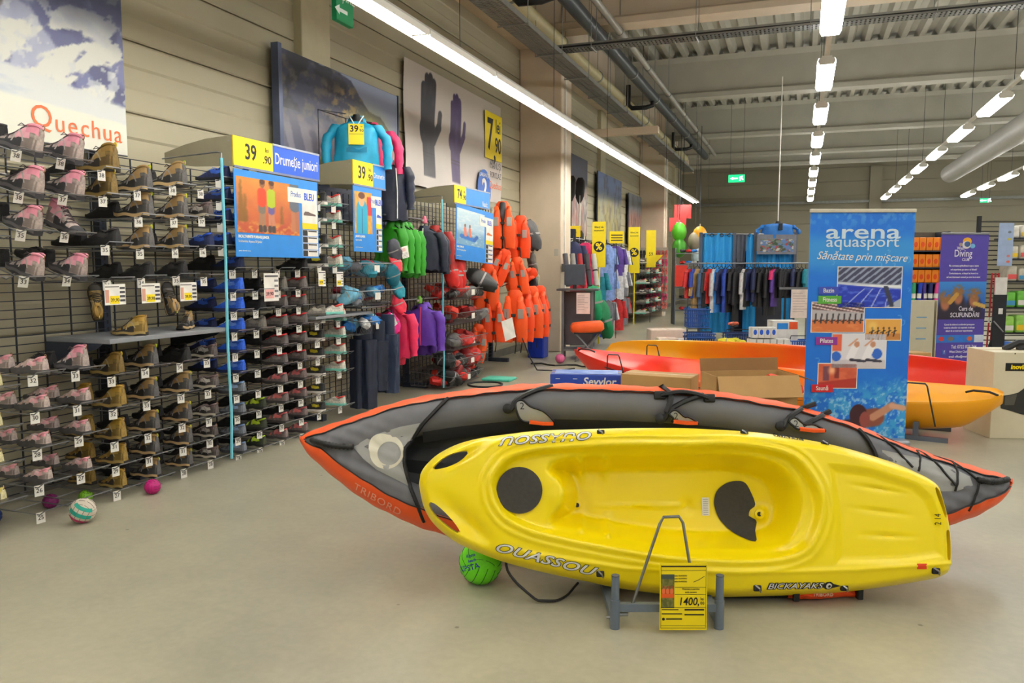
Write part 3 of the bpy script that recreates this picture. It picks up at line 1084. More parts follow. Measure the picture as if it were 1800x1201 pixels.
# hull skin behind and the orange edge band
mb = MB()
rr = []
for i, uu in enumerate(gu):
    a, b = gwt[i], gwb[i]
    half, c = (a - b) / 2, (a + b) / 2
    d = min(0.14, half * 0.9 + 0.02)
    rr.append([(uu, c + (half + 0.004) * math.cos(x), -d * math.sin(x)) for x in np.linspace(0, PI, 13)])
mb.rings(rr, close=False)
mb.build('hull_skin', ORANGE, gk, True)
for curve, sgn, nm in ((gwt, 1, 'edge_band'), (gwb, -1, 'edge_band')):
    mb = MB()
    rr = []
    for i, uu in enumerate(gu):
        half = (gwt[i] - gwb[i]) / 2
        k = min(1, half / 0.1)
        wd = (0.030 if sgn > 0 else np.interp(uu, [-1.126, -0.9, -0.4, 0.5, 2.3, 2.632], [0.07, 0.10, 0.085, 0.06, 0.075, 0.06])) * (0.25 + 0.75 * k)
        rag = 0.004 * math.sin(uu * 37) * math.sin(uu * 13 + 1)
        w0 = curve[i]
        ih = float(grey_h(uu, w0 - sgn * wd)) if half > 0.03 else 0.01
        hs = lambda fr: float(grey_h(uu, w0 - sgn * min(wd * fr, half))) + 0.009
        rr.append([(uu, w0 + sgn * 0.012, -0.05 * k - 0.01), (uu, w0 + sgn * (0.014 + rag), 0.0)] + [(uu, w0 - sgn * wd * fr, hs(fr)) for fr in (0.12, 0.3, 0.5, 0.75)] + [(uu, w0 - sgn * (wd + rag), hs(1.0)), (uu, w0 - sgn * (wd + 0.004 + rag), ih - 0.006)])
    mb.rings(rr, close=False)
    mb.build(nm, ORANGE, gk, True)
    mb = MB().tube([(p[6][0], p[6][1], p[6][2] + 0.001) for p in rr[2:-2]], 0.004, 5)
    mb.build('black_piping', BLACK, gk, True)
gh = lambda a, b: float(grey_h(a, b))
TRI = [(-0.82, 0.524), (-0.76, 0.562), (-0.701, 0.59), (-0.58, 0.628), (-0.475, 0.647), (-0.503, 0.60), (-0.533, 0.549), (-0.562, 0.483), (-0.555, 0.417), (-0.535, 0.36), (-0.52, 0.322), (-0.60, 0.362), (-0.696, 0.409), (-0.765, 0.465)]
decal(pad(TRI, 10), gh, 0.006, 'light_panel', GREYL, gk)
ring = MB()
CRM = mat((226, 222, 205), 0.5, name='cream_print')
N = 36
for k in range(N):
    a = 2 * PI * k / N
    r1 = 0.088 + (0.018 if 0.5 * PI < a < 1.0 * PI else 0) * math.sin((a - 0.5 * PI) * 2)
    ring.v += [(-0.645 + r1 * math.cos(a), 0.50 + r1 * math.sin(a), 0), (-0.632 + 0.060 * math.cos(a), 0.492 + 0.060 * math.sin(a), 0)]
ring.f = [(2 * k, 2 * ((k + 1) % N), 2 * ((k + 1) % N) + 1, 2 * k + 1) for k in range(N)]
decal(ring, gh, 0.010, 'ring_emblem', CRM, gk)
SAL = mat((255, 176, 150), 0.5, name='pale_lettering')
draped_text('TRIBORD', 0.05, SAL, lambda a, b: gh(a, b) + 0.010, gk, (-0.69, 0.258), -0.52, 1.25, 0, 0.0, 0.012, 'lettering', 1.1)
mb = MB().tube([(t_, 0, 0) for t_ in (0, 1)], 0.01, 6)
edge = [(float(bow_edge(t)), float(np.interp(bow_edge(t), gu, gwt) * (1 - t) + np.interp(bow_edge(t), gu, gwb) * t)) for t in np.linspace(0.04, 0.96, 40)]
MB().tube([(a, b, gh(a, b) + 0.006) for a, b in edge], 0.010, 6).build('cover_binding', BLACK, gk, True)
edge = [(float(stern_edge(t)), float(np.interp(stern_edge(t), gu, gwt) * (1 - t) + np.interp(stern_edge(t), gu, gwb) * t)) for t in np.linspace(0.04, 0.96, 40)]
MB().tube([(a, b, gh(a, b) + 0.006) for a, b in edge], 0.012, 6).build('cover_binding', BLACK, gk, True)
decal(pad([(1.905, 0.51), (2.0, 0.49), (2.12, 0.465), (2.25, 0.43), (2.345, 0.375), (2.355, 0.33), (2.27, 0.30), (2.12, 0.30), (2.0, 0.32), (1.93, 0.33), (1.92, 0.42)], 10), gh, 0.008, 'light_panel', GREYL, gk)
for a, b in (((1.92, 0.60), (2.05, 0.42)), ((2.12, 0.51), (2.08, 0.40)), ((2.14, 0.51), (2.26, 0.33)), ((2.30, 0.45), (2.26, 0.30)), ((2.30, 0.45), (2.40, 0.34)), ((2.39, 0.35), (2.33, 0.20)), ((1.92, 0.60), (2.15, 0.51)), ((2.15, 0.51), (2.31, 0.45))):
    MB().tube([(a[0] + (b[0] - a[0]) * k / 8, a[1] + (b[1] - a[1]) * k / 8, gh(a[0] + (b[0] - a[0]) * k / 8, a[1] + (b[1] - a[1]) * k / 8) + 0.011) for k in range(9)], 0.006, 5).build('bungee_cord', BLACK, gk, True)


def zip_handle(p, q, name='carry_handle'):
    hd = MB()
    k = 0
    pts = [(p[0] + (q[0] - p[0]) * i / 24, p[1] + (q[1] - p[1]) * i / 24 - 0.012 * math.sin(PI * i / 24)) for i in range(25)]
    hd.tube([(a, b, gh(a, b) + 0.024) for a, b in pts], [0.017 if i % 2 else 0.013 for i in range(25)], 8)
    hd.build(name, BLACK, gk, True)


zip_handle((-1.045, 0.563), (-0.815, 0.525))
zip_handle((2.375, 0.36), (2.575, 0.362))


def fin(p0, p1, flip=1):
    """grey seat-side pocket hanging from the tube with its strap and buckle"""
    (a, b), (c, d) = p0, p1
    poly = closed_smooth([(a - 0.035, b - 0.02), (a, b), (a + 0.045, b - 0.035), (c - 0.02, (b + d) / 2), (c + 0.03, d), (c - 0.10, d + 0.012), (a - 0.012, d + 0.03)], 40)
    f = decal(pad(poly, 6), lambda x, y: max(gh(x, y), 0.05), 0.02, 'seat_pocket', GREYL, gk)
    hh = [(x, y, max(gh(x, y), 0.05) + 0.022) for x, y in poly]
    MB().tube(hh, 0.006, 5, closed=True).build('pocket_binding', BLACK, f, True)
    MB().tube([(x, y, max(gh(x, y), 0.05) + 0.024) for x, y in ((c + 0.025, d + 0.006), (c - 0.03, d + 0.006), (c - 0.10, d + 0.014))], 0.012, 5).build('orange_hem', ORANGE, f, True)
    draped_text('2', 0.05, INK, lambda x, y: max(gh(x, y), 0.05), f, (a + 0.0, b - 0.035), 0, 1, 0, 0, 0.026, 'pocket_mark')
    st = [(a + 0.16, b + 0.085), (a + 0.06, b + 0.05), (a - 0.03, b + 0.0), (a - 0.045, b - 0.03), (a - 0.06, b - 0.05)]
    MB().tube([(x, y, gh(x, y) + 0.010) for x, y in smooth_curve(st, 14)], 0.013, 6).build('strap', BLACK, gk, True)
    MB().lathe([(0.026, 0), (0.026, 0.012), (0.012, 0.02), (0.0001, 0.02)], 18, (a - 0.075, b - 0.045, gh(a - 0.075, b - 0.045))).build('valve_cap', BLACK, gk, True)


fin((0.052, 0.766), (0.19, 0.639))
fin((0.846, 0.714), (0.934, 0.640))
fin((1.463, 0.675), (1.58, 0.60))
st = [(0.80, 0.86), (0.83, 0.80), (0.82, 0.75), (0.80, 0.70)]
MB().tube([(x, y, gh(x, y) + 0.012) for x, y in smooth_curve(st, 12)], 0.016, 6).build('strap', BLACK, gk, True)
st = smooth_curve([(0.78, 0.795), (0.88, 0.812), (0.97, 0.80), (1.03, 0.78)], 14)
MB().tube([(x, y, gh(x, y) + 0.012 + 0.03 * math.sin(PI * i / 13)) for i, (x, y) in enumerate(st)], 0.012, 6).build('grab_handle', BLACK, gk, True)
for x, y in ((0.775, 0.795), (1.035, 0.78)):
    MB().bbox((x - 0.03, y - 0.022, gh(x, y) - 0.005), (x + 0.03, y + 0.022, gh(x, y) + 0.014), 0.006).build('handle_anchor', BLACK, gk, True)
MB().tube([(x, y, gh(x, y) + 0.01) for x, y in smooth_curve([(1.70, 0.72), (1.63, 0.69), (1.56, 0.66), (1.50, 0.63)], 10)], 0.014, 6).build('strap', BLACK, gk, True)

# ---- stand, price card, balls and things under the boats
st = thing('kayak_stand', 'grey steel stand with wire loop holding the yellow kayak', 'stand', AW * 3.2 + Vector((0, 0, 0)), YAW)
SG = mat((112, 124, 140), 0.4, 0.25, var=0.05, name='blue_grey_stand_paint')


def sx_(px, d):
    return (px - 900) / FPX * d


for px in (1088, 1278):
    x = sx_(px, 3.15)
    p = MB().tube([(x, -0.05, 0.0), (x, -0.05, 0.125)], 0.0205, 14).tube([(x, -0.05, 0.12), (x, -0.05, 0.225)], 0.0165, 14).build('post', SG, st, True)
    MB().tube([(x, -0.05, 0.225), (x, -0.05, 0.229)], 0.017, 14).build('post_cap', mat((84, 92, 104), 0.5), p, True)
    MB().box((x - 0.018, -0.05, 0.02), (x + 0.018, 0.62, 0.055)).build('side_rail', SG, st)
    MB().tube([(x, 0.60, 0.0), (x, 0.60, 0.10)], 0.0205, 14).build('rear_post', SG, st, True)
MB().tube([(sx_(1088, 3.15) + 0.005, -0.045, 0.058), (sx_(1088, 3.15) + 0.055, -0.045, 0.058)], 0.009, 8).build('bolt', ZINC, st, True)
MB().tube([(sx_(1088, 3.15) - 0.035, -0.045, 0.045), (sx_(1088, 3.15) - 0.01, -0.045, 0.045)], 0.007, 8).build('bolt', ZINC, st, True)
MB().box((sx_(1088, 3.15), -0.062, 0.075), (sx_(1278, 3.15), -0.036, 0.108)).build('cross_bar', SG, st)
zt = lambda py, d: 1.5 - (py - 470) / FPX * d
loop = [(sx_(1119, 3.15), -0.05, 0.10), (sx_(1168, 3.22), 0.035, zt(932, 3.23)), (sx_(1175, 3.22), 0.04, zt(920, 3.23)), (sx_(1203, 3.22), 0.04, zt(919, 3.23)), (sx_(1210, 3.22), 0.035, zt(930, 3.23)), (sx_(1236, 3.15), -0.05, 0.10)]
MB().tube(loop, 0.0065, 8).build('wire_loop', mat((118, 118, 116), 0.35, 0.5), st, True)

pc = thing('price_card', 'yellow price card reading 1400 lei hung on the kayak stand', 'price card', AW * 3.09 + RT * sx_(1213, 3.09) + Vector((0, 0, 0.02)), YAW)
pc.rotation_euler = (math.radians(-3), 0, YAW)
cw_, chh = 0.193, 0.278
MB().box((-cw_ / 2, 0, 0), (cw_ / 2, 0.004, chh)).build('card', YEL, pc)


def card_pic(u, v):
    c = canvas(u, (92, 96, 40))
    paint(c, sst(0.3, 0.7, fbm(u * 6, v * 14)), (128, 124, 60))
    paint(c, rect(u, v, 0, 1, 0.86, 1), (70, 84, 76))
    for cu in (0.2, 0.5, 0.8):
        paint(c, ell(u, v, cu, 0.5, 0.13, 0.09), (240, 110, 60))
        paint(c, ell(u, v, cu, 0.62, 0.07, 0.04), (190, 60, 40))
    paint(c, rect(u, v, 0.0, 1, 0.30, 0.42), (236, 92, 30))
    return c


grid_print('photo', 0.055, 0.14, card_pic, 30, 60, FC, (-0.065, -0.001, 0.162), pc)
ln = lambda a, b, c, d: MB().box((a, -0.0012, b), (c, 0, d)).build('ruled_line', INK, pc)
ln(-0.092, 0.262, 0.092, 0.267), ln(-0.092, 0.2475, 0.092, 0.2485), ln(-0.092, 0.2, 0.092, 0.2008) if False else None
ln(-0.092, 0.094, 0.092, 0.095), ln(-0.092, 0.018, 0.092, 0.019), ln(-0.092, 0.008, -0.091, 0.27), ln(0.091, 0.008, 0.092, 0.27), ln(-0.092, 0.008, 0.092, 0.009), ln(-0.035, 0.148, 0.092, 0.149), ln(-0.035, 0.178, 0.092, 0.179)
for a, b, c, d in ((0.005, 0.082, 0.085, 0.088), (-0.088, 0.066, -0.005, 0.070), (0.005, 0.062, 0.085, 0.067), (-0.07, 0.044, -0.005, 0.049), (-0.088, 0.084, -0.02, 0.087)):
    ln(a, b, c, d)
MB().lathe([(0.006, 0), (0.006, 0.0012), (0.0001, 0.0012)], 14, (-0.081, 0.0, 0.046), 'y').build('dot', INK, pc)
text('1400,', 0.046, INK, FC, (0.022, -0.001, 0.118), pc, sx=0.85, bold=0.0004, shear=0.15)
text('lei', 0.017, INK, FC, (0.077, -0.001, 0.130), pc)
text('00', 0.017, INK, FC, (0.077, -0.001, 0.112), pc)
text('Materiale si asamblat', 0.0085, INK, FC, (0.03, -0.001, 0.171), pc)
text('solid resistent', 0.0085, INK, FC, (0.03, -0.001, 0.158), pc)
for k in range(3):
    text('caiac OUASSOU', 0.0075, INK, FC, (-0.012, -0.001, 0.226 - 0.012 * k), pc)
MB().tube([(0.04, -0.001, 0.2), (0.06, -0.001, 0.208), (0.085, -0.001, 0.224)], 0.0012, 4).build('drawing', INK, pc)


def ball(name, loc, r, m, label, seams=None, panels=None, cat='ball', rot=(0, 0, 0)):
    t = thing(name, label, cat, loc)
    t.rotation_euler = rot
    bm = bmesh.new()
    bmesh.ops.create_icosphere(bm, subdivisions=4, radius=r)
    b = MB()
    b.add([v.co[:] for v in bm.verts], [[v.index for v in f.verts] for f in bm.faces])
    bm.free()
    b.build('skin', m, t, True)
    if seams:
        k = 0
        for ax in 'xyz':
            for off in (-0.58, -0.2, 0.2, 0.58):
                rr_ = math.sqrt(1 - off * off) * (r + 0.0005)
                pts = []
                for i in range(40):
                    a = 2 * PI * i / 40
                    p = {'x': (off * r, rr_ * math.cos(a), rr_ * math.sin(a)), 'y': (rr_ * math.sin(a), off * r, rr_ * math.cos(a)), 'z': (rr_ * math.cos(a), rr_ * math.sin(a), off * r)}[ax]
                    n_ = {'x': (1, 2), 'y': (2, 0), 'z': (0, 1)}[ax]
                    # each family of seams covers only the two faces of the ball it belongs to
                    ok = {'x': abs(p[1]) > max(abs(p[2]), abs(p[0])), 'y': abs(p[2]) > max(abs(p[0]), abs(p[1])), 'z': abs(p[0]) > max(abs(p[1]), abs(p[2]))}[ax]
                    if ok:
                        pts.append((i, p))
                run = []
                for i, p in pts + [(-9, None)]:
                    if run and (i != run[-1][0] + 1):
                        if len(run) > 2:
                            MB().tube([q for _, q in run], 0.0016, 4).build('seam', seams, t)
                        run = []
                    if p:
                        run.append((i, p))
    if panels:
        for (c0, w0, pm) in panels:
            mbp = MB()
            for i in range(13):
                for j in range(5):
                    a, b_ = -1.0 + 2.0 * i / 12, (j / 4 - 0.5) * w0 + c0
                    mbp.v.append((r * 1.006 * math.sin(a) * math.cos(b_), -r * 1.006 * math.cos(a) * math.cos(b_), r * 1.006 * math.sin(b_)))
            mbp.f = [(i * 5 + j, i * 5 + j + 1, i * 5 + j + 6, i * 5 + j + 5) for i in range(12) for j in range(4)]
            mbp.build('panel', pm, t, True)
    return t


gb_ = ball('volleyball', AW * 3.62 + RT * sx_(843, 3.62) + Vector((0, 0, 0.102)), 0.102, mat((112, 226, 26), 0.5, var=0.05, bump=0.15, scale=120), 'lime green volleyball under the bow of the yellow kayak', mat((20, 110, 20), 0.6), rot=(0.5, 0.35, 0.5))
for tt, sz, lon, lat in (('KIPSTA', 0.036, -0.55, 0.05), ('Kipsta', 0.022, -0.55, 0.62), ('beach', 0.018, -0.4, 0.42)):
    me = text_mesh(tt, sz, 0.0, 0.0006)
    mb = MB()
    R_ = gb_.matrix_basis.to_3x3().inverted() @ Matrix.Rotation(YAW, 3, 'Z')
    for v in me.vertices:
        x, y = v.co.x * math.cos(0.35) - v.co.y * math.sin(0.35), v.co.x * math.sin(0.35) + v.co.y * math.cos(0.35)
        a, b = lon + x / 0.102, lat - y * -1 / 0.102
        mb.v.append(tuple(R_ @ Vector((0.1032 * math.sin(a) * math.cos(b), -0.1032 * math.cos(a) * math.cos(b), 0.1032 * math.sin(b)))))
    mb.f = [tuple(p.vertices) for p in me.polygons]
    mb.build('lettering', mat((20, 60, 160), 0.5), gb_)
strap = [AW * 3.45 + RT * sx_(888, 3.45) + Vector((0, 0, 0.20)), AW * 3.4 + RT * sx_(893, 3.4) + Vector((0, 0, 0.10)), AW * 3.38 + RT * sx_(915, 3.38) + Vector((0, 0, 0.02)), AW * 3.38 + RT * sx_(950, 3.38) + Vector((0, 0, 0.008)), AW * 3.42 + RT * sx_(990, 3.42) + Vector((0, 0, 0.012)), AW * 3.55 + RT * sx_(1020, 3.55) + Vector((0, 0, 0.03))]
strap = [Vector((x, y, z)) for (x, y), z in zip(smooth_curve([(q.x, q.y) for q in strap], 30), np.interp(np.linspace(0, 1, 30), np.linspace(0, 1, 6), [q.z for q in strap]))]
tag(MB().tube(strap, 0.006, 6).build('webbing_strap', BLACK, None, True), 'black webbing strap drooping to the floor beside the lime volleyball', 'strap')
lv = thing('folded_life_vest', 'folded orange life vest lying under the yellow kayak', 'life vest', AW * 3.40 + RT * sx_(1455, 3.40), YAW)
VO = mat((255, 84, 20), 0.55, var=0.06, bump=0.1, name='vest_orange')
rr = []
for i in range(15):
    k = i / 14
    x = -0.12 + 0.32 * k
    a, b = 0.10 * (0.55 + 0.45 * math.sin(PI * min(1, k * 1.1 + 0.1))), 0.042 * (0.6 + 0.4 * math.sin(PI * k)) + 0.004 * math.sin(k * 40)
    rr.append([(x, 0.08 + a * math.cos(q), b + b * math.sin(q)) for q in np.linspace(0, 2 * PI, 13)[:-1]])
MB().rings(rr).build('vest_body', VO, lv, True)
rr = [[(-0.40 + 0.3 * i / 10, 0.09 + 0.07 * math.cos(q), 0.018 + 0.018 * math.sin(q)) for q in np.linspace(0, 2 * PI, 11)[:-1]] for i in range(11)]
MB().rings(rr).build('shoulder_strap', mat((30, 30, 32), 0.7), lv, True)
MB().bbox((-0.115, -0.03, 0.015), (-0.085, -0.012, 0.08), 0.006).build('belt', BLACK, lv)
MB().bbox((0.185, -0.0, 0.01), (0.212, 0.05, 0.075), 0.006).build('belt', BLACK, lv)
text('TRIBORD', 0.022, mat((250, 200, 180), 0.5), FC, (0.02, -0.0195, 0.045), lv, extr=0.003)
# ================================================================ wall racks and shoes
RX = -4.6                                     # plane of the wire grid


def wire_grid(y0, y1, z0, z1, label, dx=0.2, dz=0.055, x=RX):
    t = thing('wire_grid', label, 'wire grid', (x, 0, 0))
    m = MB()
    for y in np.arange(y0 + 0.02, y1 + 0.001, dx):
        m.box((-0.004, y - 0.004, z0), (0.004, y + 0.004, z1))
    o = m.build('upright_wires', WIRE, t)
    o['kind'] = 'stuff'
    m = MB()
    for z in np.arange(z0, z1 + 0.001, dz):
        m.box((0.004, y0, z - 0.003), (0.009, y1, z + 0.003))
    o = m.build('cross_wires', WIRE, t)
    o['kind'] = 'stuff'
    return t


wire_grid(1.9, 4.20, 0.08, 2.28, 'dark wire grid carrying the pink and brown hiking shoes')
wire_grid(4.26, 6.46, 0.08, 2.28, 'dark wire grid carrying the blue and red shoes')
wire_grid(6.52, 8.72, 0.08, 2.28, 'dark wire grid behind the green and purple jackets', 0.11)
wire_grid(8.78, 11.6, 0.08, 2.42, 'dark wire grid behind the orange life vests', 0.11)
for y, nm in ((1.86, 'far outside the rack end'), (4.23, 'behind the brown boots'), (6.49, 'beside the white and teal shoes'), (8.75, 'beside the purple jacket'), (11.64, 'past the life vests')):
    t = thing('rack_post', 'dark blue slotted rack post ' + nm, 'rack post', (RX - 0.045, y, 0))
    MB().box((-0.03, -0.03, 0), (0.03, 0.03, 2.34)).build('post', RACK, t)
    m = MB()
    for z in np.arange(0.15, 2.3, 0.05):
        m.box((0.0302, -0.006, z), (0.0312, 0.006, z + 0.028))
    o = m.build('slots', BLACK, t)
    o['kind'] = 'stuff'
    MB().box((-0.03, -0.035, 0), (0.30, 0.035, 0.06)).build('foot', RACK, t)

# ---- shoes
SW = [(0.00, 0.085, 0.36, 0.55), (0.05, 0.115, 0.40, 0.66), (0.15, 0.130, 0.40, 0.72), (0.28, 0.130, 0.37, 0.74), (0.40, 0.132, 0.36, 0.70), (0.50, 0.142, 0.31, 0.72), (0.60, 0.158, 0.25, 0.78), (0.70, 0.172, 0.20, 0.82), (0.80, 0.170, 0.165, 0.84), (0.90, 0.142, 0.135, 0.85), (0.96, 0.100, 0.115, 0.85), (1.00, 0.045, 0.085, 0.85)]


def shoe_point(f, a, boot, off=0.0):
    """f 0 heel .. 1 toe, a 0 .. pi around the upper from one side of the sole to the other; unit length 1"""
    fs = [s[0] for s in SW]
    w = np.interp(f, fs, [s[1] for s in SW])
    zt = np.interp(f, fs, [s[2] for s in SW])
    nar = np.interp(f, fs, [s[3] for s in SW])
    if not boot:
        zt = np.interp(f, [0, 0.1, 0.3, 0.42, 0.5, 0.6, 0.7, 0.8, 0.9, 1], [0.30, 0.29, 0.23, 0.26, 0.25, 0.22, 0.18, 0.15, 0.125, 0.08])
    if boot:
        zt = np.interp(f, [0, 0.05, 0.15, 0.28, 0.36, 0.45, 0.55, 0.65, 0.75, 0.85, 0.95, 1], [0.52, 0.58, 0.58, 0.54, 0.51, 0.43, 0.335, 0.265, 0.22, 0.185, 0.14, 0.09])
    else:
        zt = 0.09 + (zt - 0.09) * 1.45
    zs = 0.085 + 0.03 * max(0, f - 0.75) * 4 * 0.5
    s, c = math.sin(a), math.cos(a)
    k = 1 - (1 - nar) * s ** 1.5
    y = w * math.copysign(abs(c) ** 0.7, c) * k
    z = zs + (zt - zs) * s ** 0.75 if zt > zs else zs
    n = math.hypot(c * 1.2, s) + 1e-6
    return (0.5 - f, y + off * c * 1.2 / n, z + off * s / n)


def shoe_patch(f0, f1, a0, a1, boot, off, nf=6, na=4, sk=0.0):
    m = MB()
    for i in range(nf + 1):
        for j in range(na + 1):
            a = a0 + (a1 - a0) * j / na
            f = f0 + (f1 - f0) * i / nf + sk * (j / na)
            m.v.append(shoe_point(min(max(f, 0), 1), a, boot, off))
    n = na + 1
    m.f = [(i * n + j, i * n + j + 1, (i + 1) * n + j + 1, (i + 1) * n + j) for i in range(nf) for j in range(na)]
    return m


def make_shoe(name, label, up, panel, sole, accent, lace, boot=True, velcro=False, fine=True, mid=None, group=None, loop=(150, 120, 90)):
    t = thing(name, label, 'shoe', (0, 0, 0), 0, group)
    S = Matrix.Scale(0.24, 4)
    um = mat(up, 0.7, var=0.3, scale=70, bump=0.2)
    pm = mat(panel, 0.6, var=0.1, scale=30)
    sm = mat(sole, 0.75, var=0.1, scale=40)
    am = mat(accent, 0.6, var=0.08, scale=30)
    wm = mat(tuple(min(255, int(v * 0.5 + 105)) for v in up), 0.6, var=0.08)
    hm = mat(tuple(int(v * 0.8) for v in up), 0.7, var=0.1, scale=30)
    lm = mat(lace, 0.7, var=0.1)
    # sole: outline loft with toe spring and heel step
    rr = []
    for f in (0, 0.03, 0.1, 0.25, 0.4, 0.55, 0.68, 0.8, 0.9, 0.96, 1.0):
        w = np.interp(f, [s[0] for s in SW], [s[1] for s in SW]) * 1.07 + 0.006
        sp = 0.05 * max(0, f - 0.72) / 0.28
        lift = 0.025 if 0.33 < f < 0.48 else 0
        x = 0.515 - f * 1.03
        rr.append([(x, -w, sp + lift), (x, -w * 1.02, 0.06 + sp), (x, -w * 0.95, 0.10 + sp * 0.6), (x, w * 0.95, 0.10 + sp * 0.6), (x, w * 1.02, 0.06 + sp), (x, w, sp + lift)])
    MB().rings(rr).xf(S).build('sole', sm, t, 35)
    if mid:
        m = MB()
        for sg in (-1, 1):
            q = []
            for f in np.linspace(0.0, 0.97, 16):
                w = np.interp(f, [s[0] for s in SW], [s[1] for s in SW]) * 1.09 + 0.008
                sp = 0.05 * max(0, f - 0.72) / 0.28
                wave = 0.016 * math.sin(f * 13)
                x = 0.517 - f * 1.035
                q.append([(x, sg * w, 0.040 + sp + wave * 1.3), (x, sg * w * 1.015, 0.112 + sp + wave)])
            m.rings(q, close=False)
        m.xf(S).build('midsole', mat(mid, 0.6, var=0.06), t, True)
    rr = [[shoe_point(f, PI * k / 20, boot) for k in range(21)] for f in (0, 0.015, 0.03, 0.05, 0.08, 0.12, 0.16, 0.20, 0.24, 0.28, 0.32, 0.36, 0.40, 0.44, 0.47, 0.51, 0.54, 0.58, 0.62, 0.66, 0.70, 0.75, 0.80, 0.85, 0.90, 0.94, 0.97, 1.0)]
    MB().rings(rr).xf(S).build('upper', um, t, True)
    for a0, a1 in ((0.35, 1.0), (PI - 0.35, PI - 1.0)):
        shoe_patch(0.14, 0.46, a0, a1, boot, 0.009, 10, 6, 0.08).xf(S).build('side_panel', pm, t, True)
    if fine:
        for a0, a1 in ((0.20, 1.0), (PI - 0.20, PI - 1.0)):
            shoe_patch(0.24, 0.275, a0, a1, boot, 0.019, 2, 6, 0.20).xf(S).build('side_stripe', wm, t, True)
            shoe_patch(0.50, 0.535, a0, a1, boot, 0.013, 2, 6, -0.06).xf(S).build('side_stripe', wm, t, True)
            shoe_patch(0.60, 0.66, a0, a1, boot, 0.007, 2, 4, 0.02).xf(S).build('lace_band', sm, t, True)
            shoe_patch(0.30, 0.98, a0 * 0.1 + (0 if a0 < 1 else PI * 0.9), a0 * 0.4 + (0.30 if a0 < 1 else PI * 0.6 - 0.30), boot, 0.009, 10, 2).xf(S).build('rand', sm, t, True)
            shoe_patch(0.0, 0.27 if boot else 0.12, 0.62 if a0 < 1 else PI - 0.62, PI * 0.47 if a0 < 1 else PI * 0.53, boot, 0.014, 10, 8, 0.06).xf(S).build('ankle_panel', am, t, True)
    # dark patch over the closed top stands for the shaded opening; padded collar
    zc = (lambda f: shoe_point(f, PI / 2, boot)[2])
    col = []
    for k in range(16):
        a = 2 * PI * k / 16
        f = 0.175 - 0.150 * math.cos(a)
        y = 0.080 * math.sin(a)
        col.append((0.5 - f, y, zc(f) - 0.012 + 0.004))
    m = MB().add([(x * 0.92 + 0.026, y * 0.85, z + 0.012) for x, y, z in col], [tuple(range(16))])
    m.xf(S).build('lining', mat((24, 22, 22), 0.9) if not velcro else mat((60, 50, 50), 0.9), t)
    MB().tube(col, 0.030, 6, closed=True).xf(S).build('collar', am, t, True)
    if fine:
        shoe_patch(0.80, 0.985, 0.05, PI - 0.05, boot, 0.006, 5, 12).xf(S).build('toe_cap', sm, t, True)
        for a0, a1 in ((0.05, 0.42), (PI - 0.05, PI - 0.42)):
            shoe_patch(0.005, 0.34, a0, a1, boot, 0.006, 4, 5).xf(S).build('heel_counter', hm, t, True)
    if fine:
        zz = shoe_point(0.02, PI / 2, boot)[2]
        MB().tube([(0.505 + 0.03 * math.cos(a), 0.0, zz + 0.01 + 0.045 * math.sin(a)) for a in np.linspace(0, 2 * PI, 11)[:-1]], 0.011, 5, closed=True).xf(S).build('pull_loop', mat(loop, 0.6), t, True)
    if velcro:
        m1 = []
        for f0 in (0.40, 0.58):
            shoe_patch(f0, f0 + 0.085, 0.35, PI - 0.25, boot, 0.016, 3, 10, 0.03).xf(S).build('strap', lm, t, True)
    else:
        m = MB()
        for i, f in enumerate(np.linspace(0.38, 0.68, 5 if fine else 3)):
            p = [shoe_point(f, a, boot, 0.014) for a in np.linspace(1.0, PI - 1.0, 5)]
            q = [shoe_point(f + 0.06 * (k / 4), a, boot, 0.018) for k, a in enumerate(np.linspace(1.0, PI - 1.0, 5))]
            m.tube(p, 0.011, 4)
            m.tube(q, 0.011, 4)
        z = shoe_point(0.38, PI / 2, boot)[2]
        m.tube([(0.10, 0.0, z), (0.06, 0.07, z + 0.03), (0.02, 0.10, z - 0.03), (0.04, 0.04, z + 0.0), (0.10, 0, z + 0.01)], 0.009, 4)
        m.tube([(0.10, 0.0, z), (0.06, -0.07, z + 0.04), (0.02, -0.10, z - 0.02), (0.04, -0.04, z + 0.0), (0.10, 0, z + 0.01)], 0.009, 4)
        m.xf(S).build('laces', lm, t)
        shoe_patch(0.30, 0.44, PI * 0.38, PI * 0.62, boot, 0.03, 4, 4).xf(S).build('tongue', am, t, True)
    return Proto(t)


SH = {}
def kind(key, desc, **kw):
    SH[key] = (make_shoe(kw.pop('name', 'hiking_shoe'), desc, **kw), desc)


kind('pinkboot', 'pink and grey laced hiking boot', up=(170, 156, 150), panel=(240, 176, 192), sole=(58, 58, 62), accent=(232, 152, 174), lace=(84, 72, 76), mid=(96, 94, 98), name='hiking_boot')
kind('pinkvel', 'pink hook-strap child shoe', up=(182, 166, 160), panel=(240, 184, 194), sole=(78, 76, 76), accent=(238, 166, 180), lace=(186, 160, 152), boot=False, velcro=True, name='child_shoe')
kind('olive', 'olive brown laced hiking boot', up=(118, 96, 48), panel=(148, 122, 62), sole=(40, 36, 30), accent=(138, 108, 44), loop=(230, 200, 40), lace=(52, 44, 30), mid=(150, 128, 70), name='hiking_boot')
kind('mustard', 'mustard brown hook-strap child boot', up=(152, 124, 58), panel=(176, 146, 70), sole=(54, 48, 40), accent=(178, 142, 50), lace=(142, 112, 50), velcro=True, mid=(168, 142, 80), name='child_boot')
kind('greytan', 'grey and tan laced hiking boot', up=(92, 90, 90), panel=(164, 132, 84), sole=(38, 36, 36), accent=(166, 136, 88), lace=(66, 58, 46), mid=(206, 176, 128), name='hiking_boot', loop=(206, 220, 40))
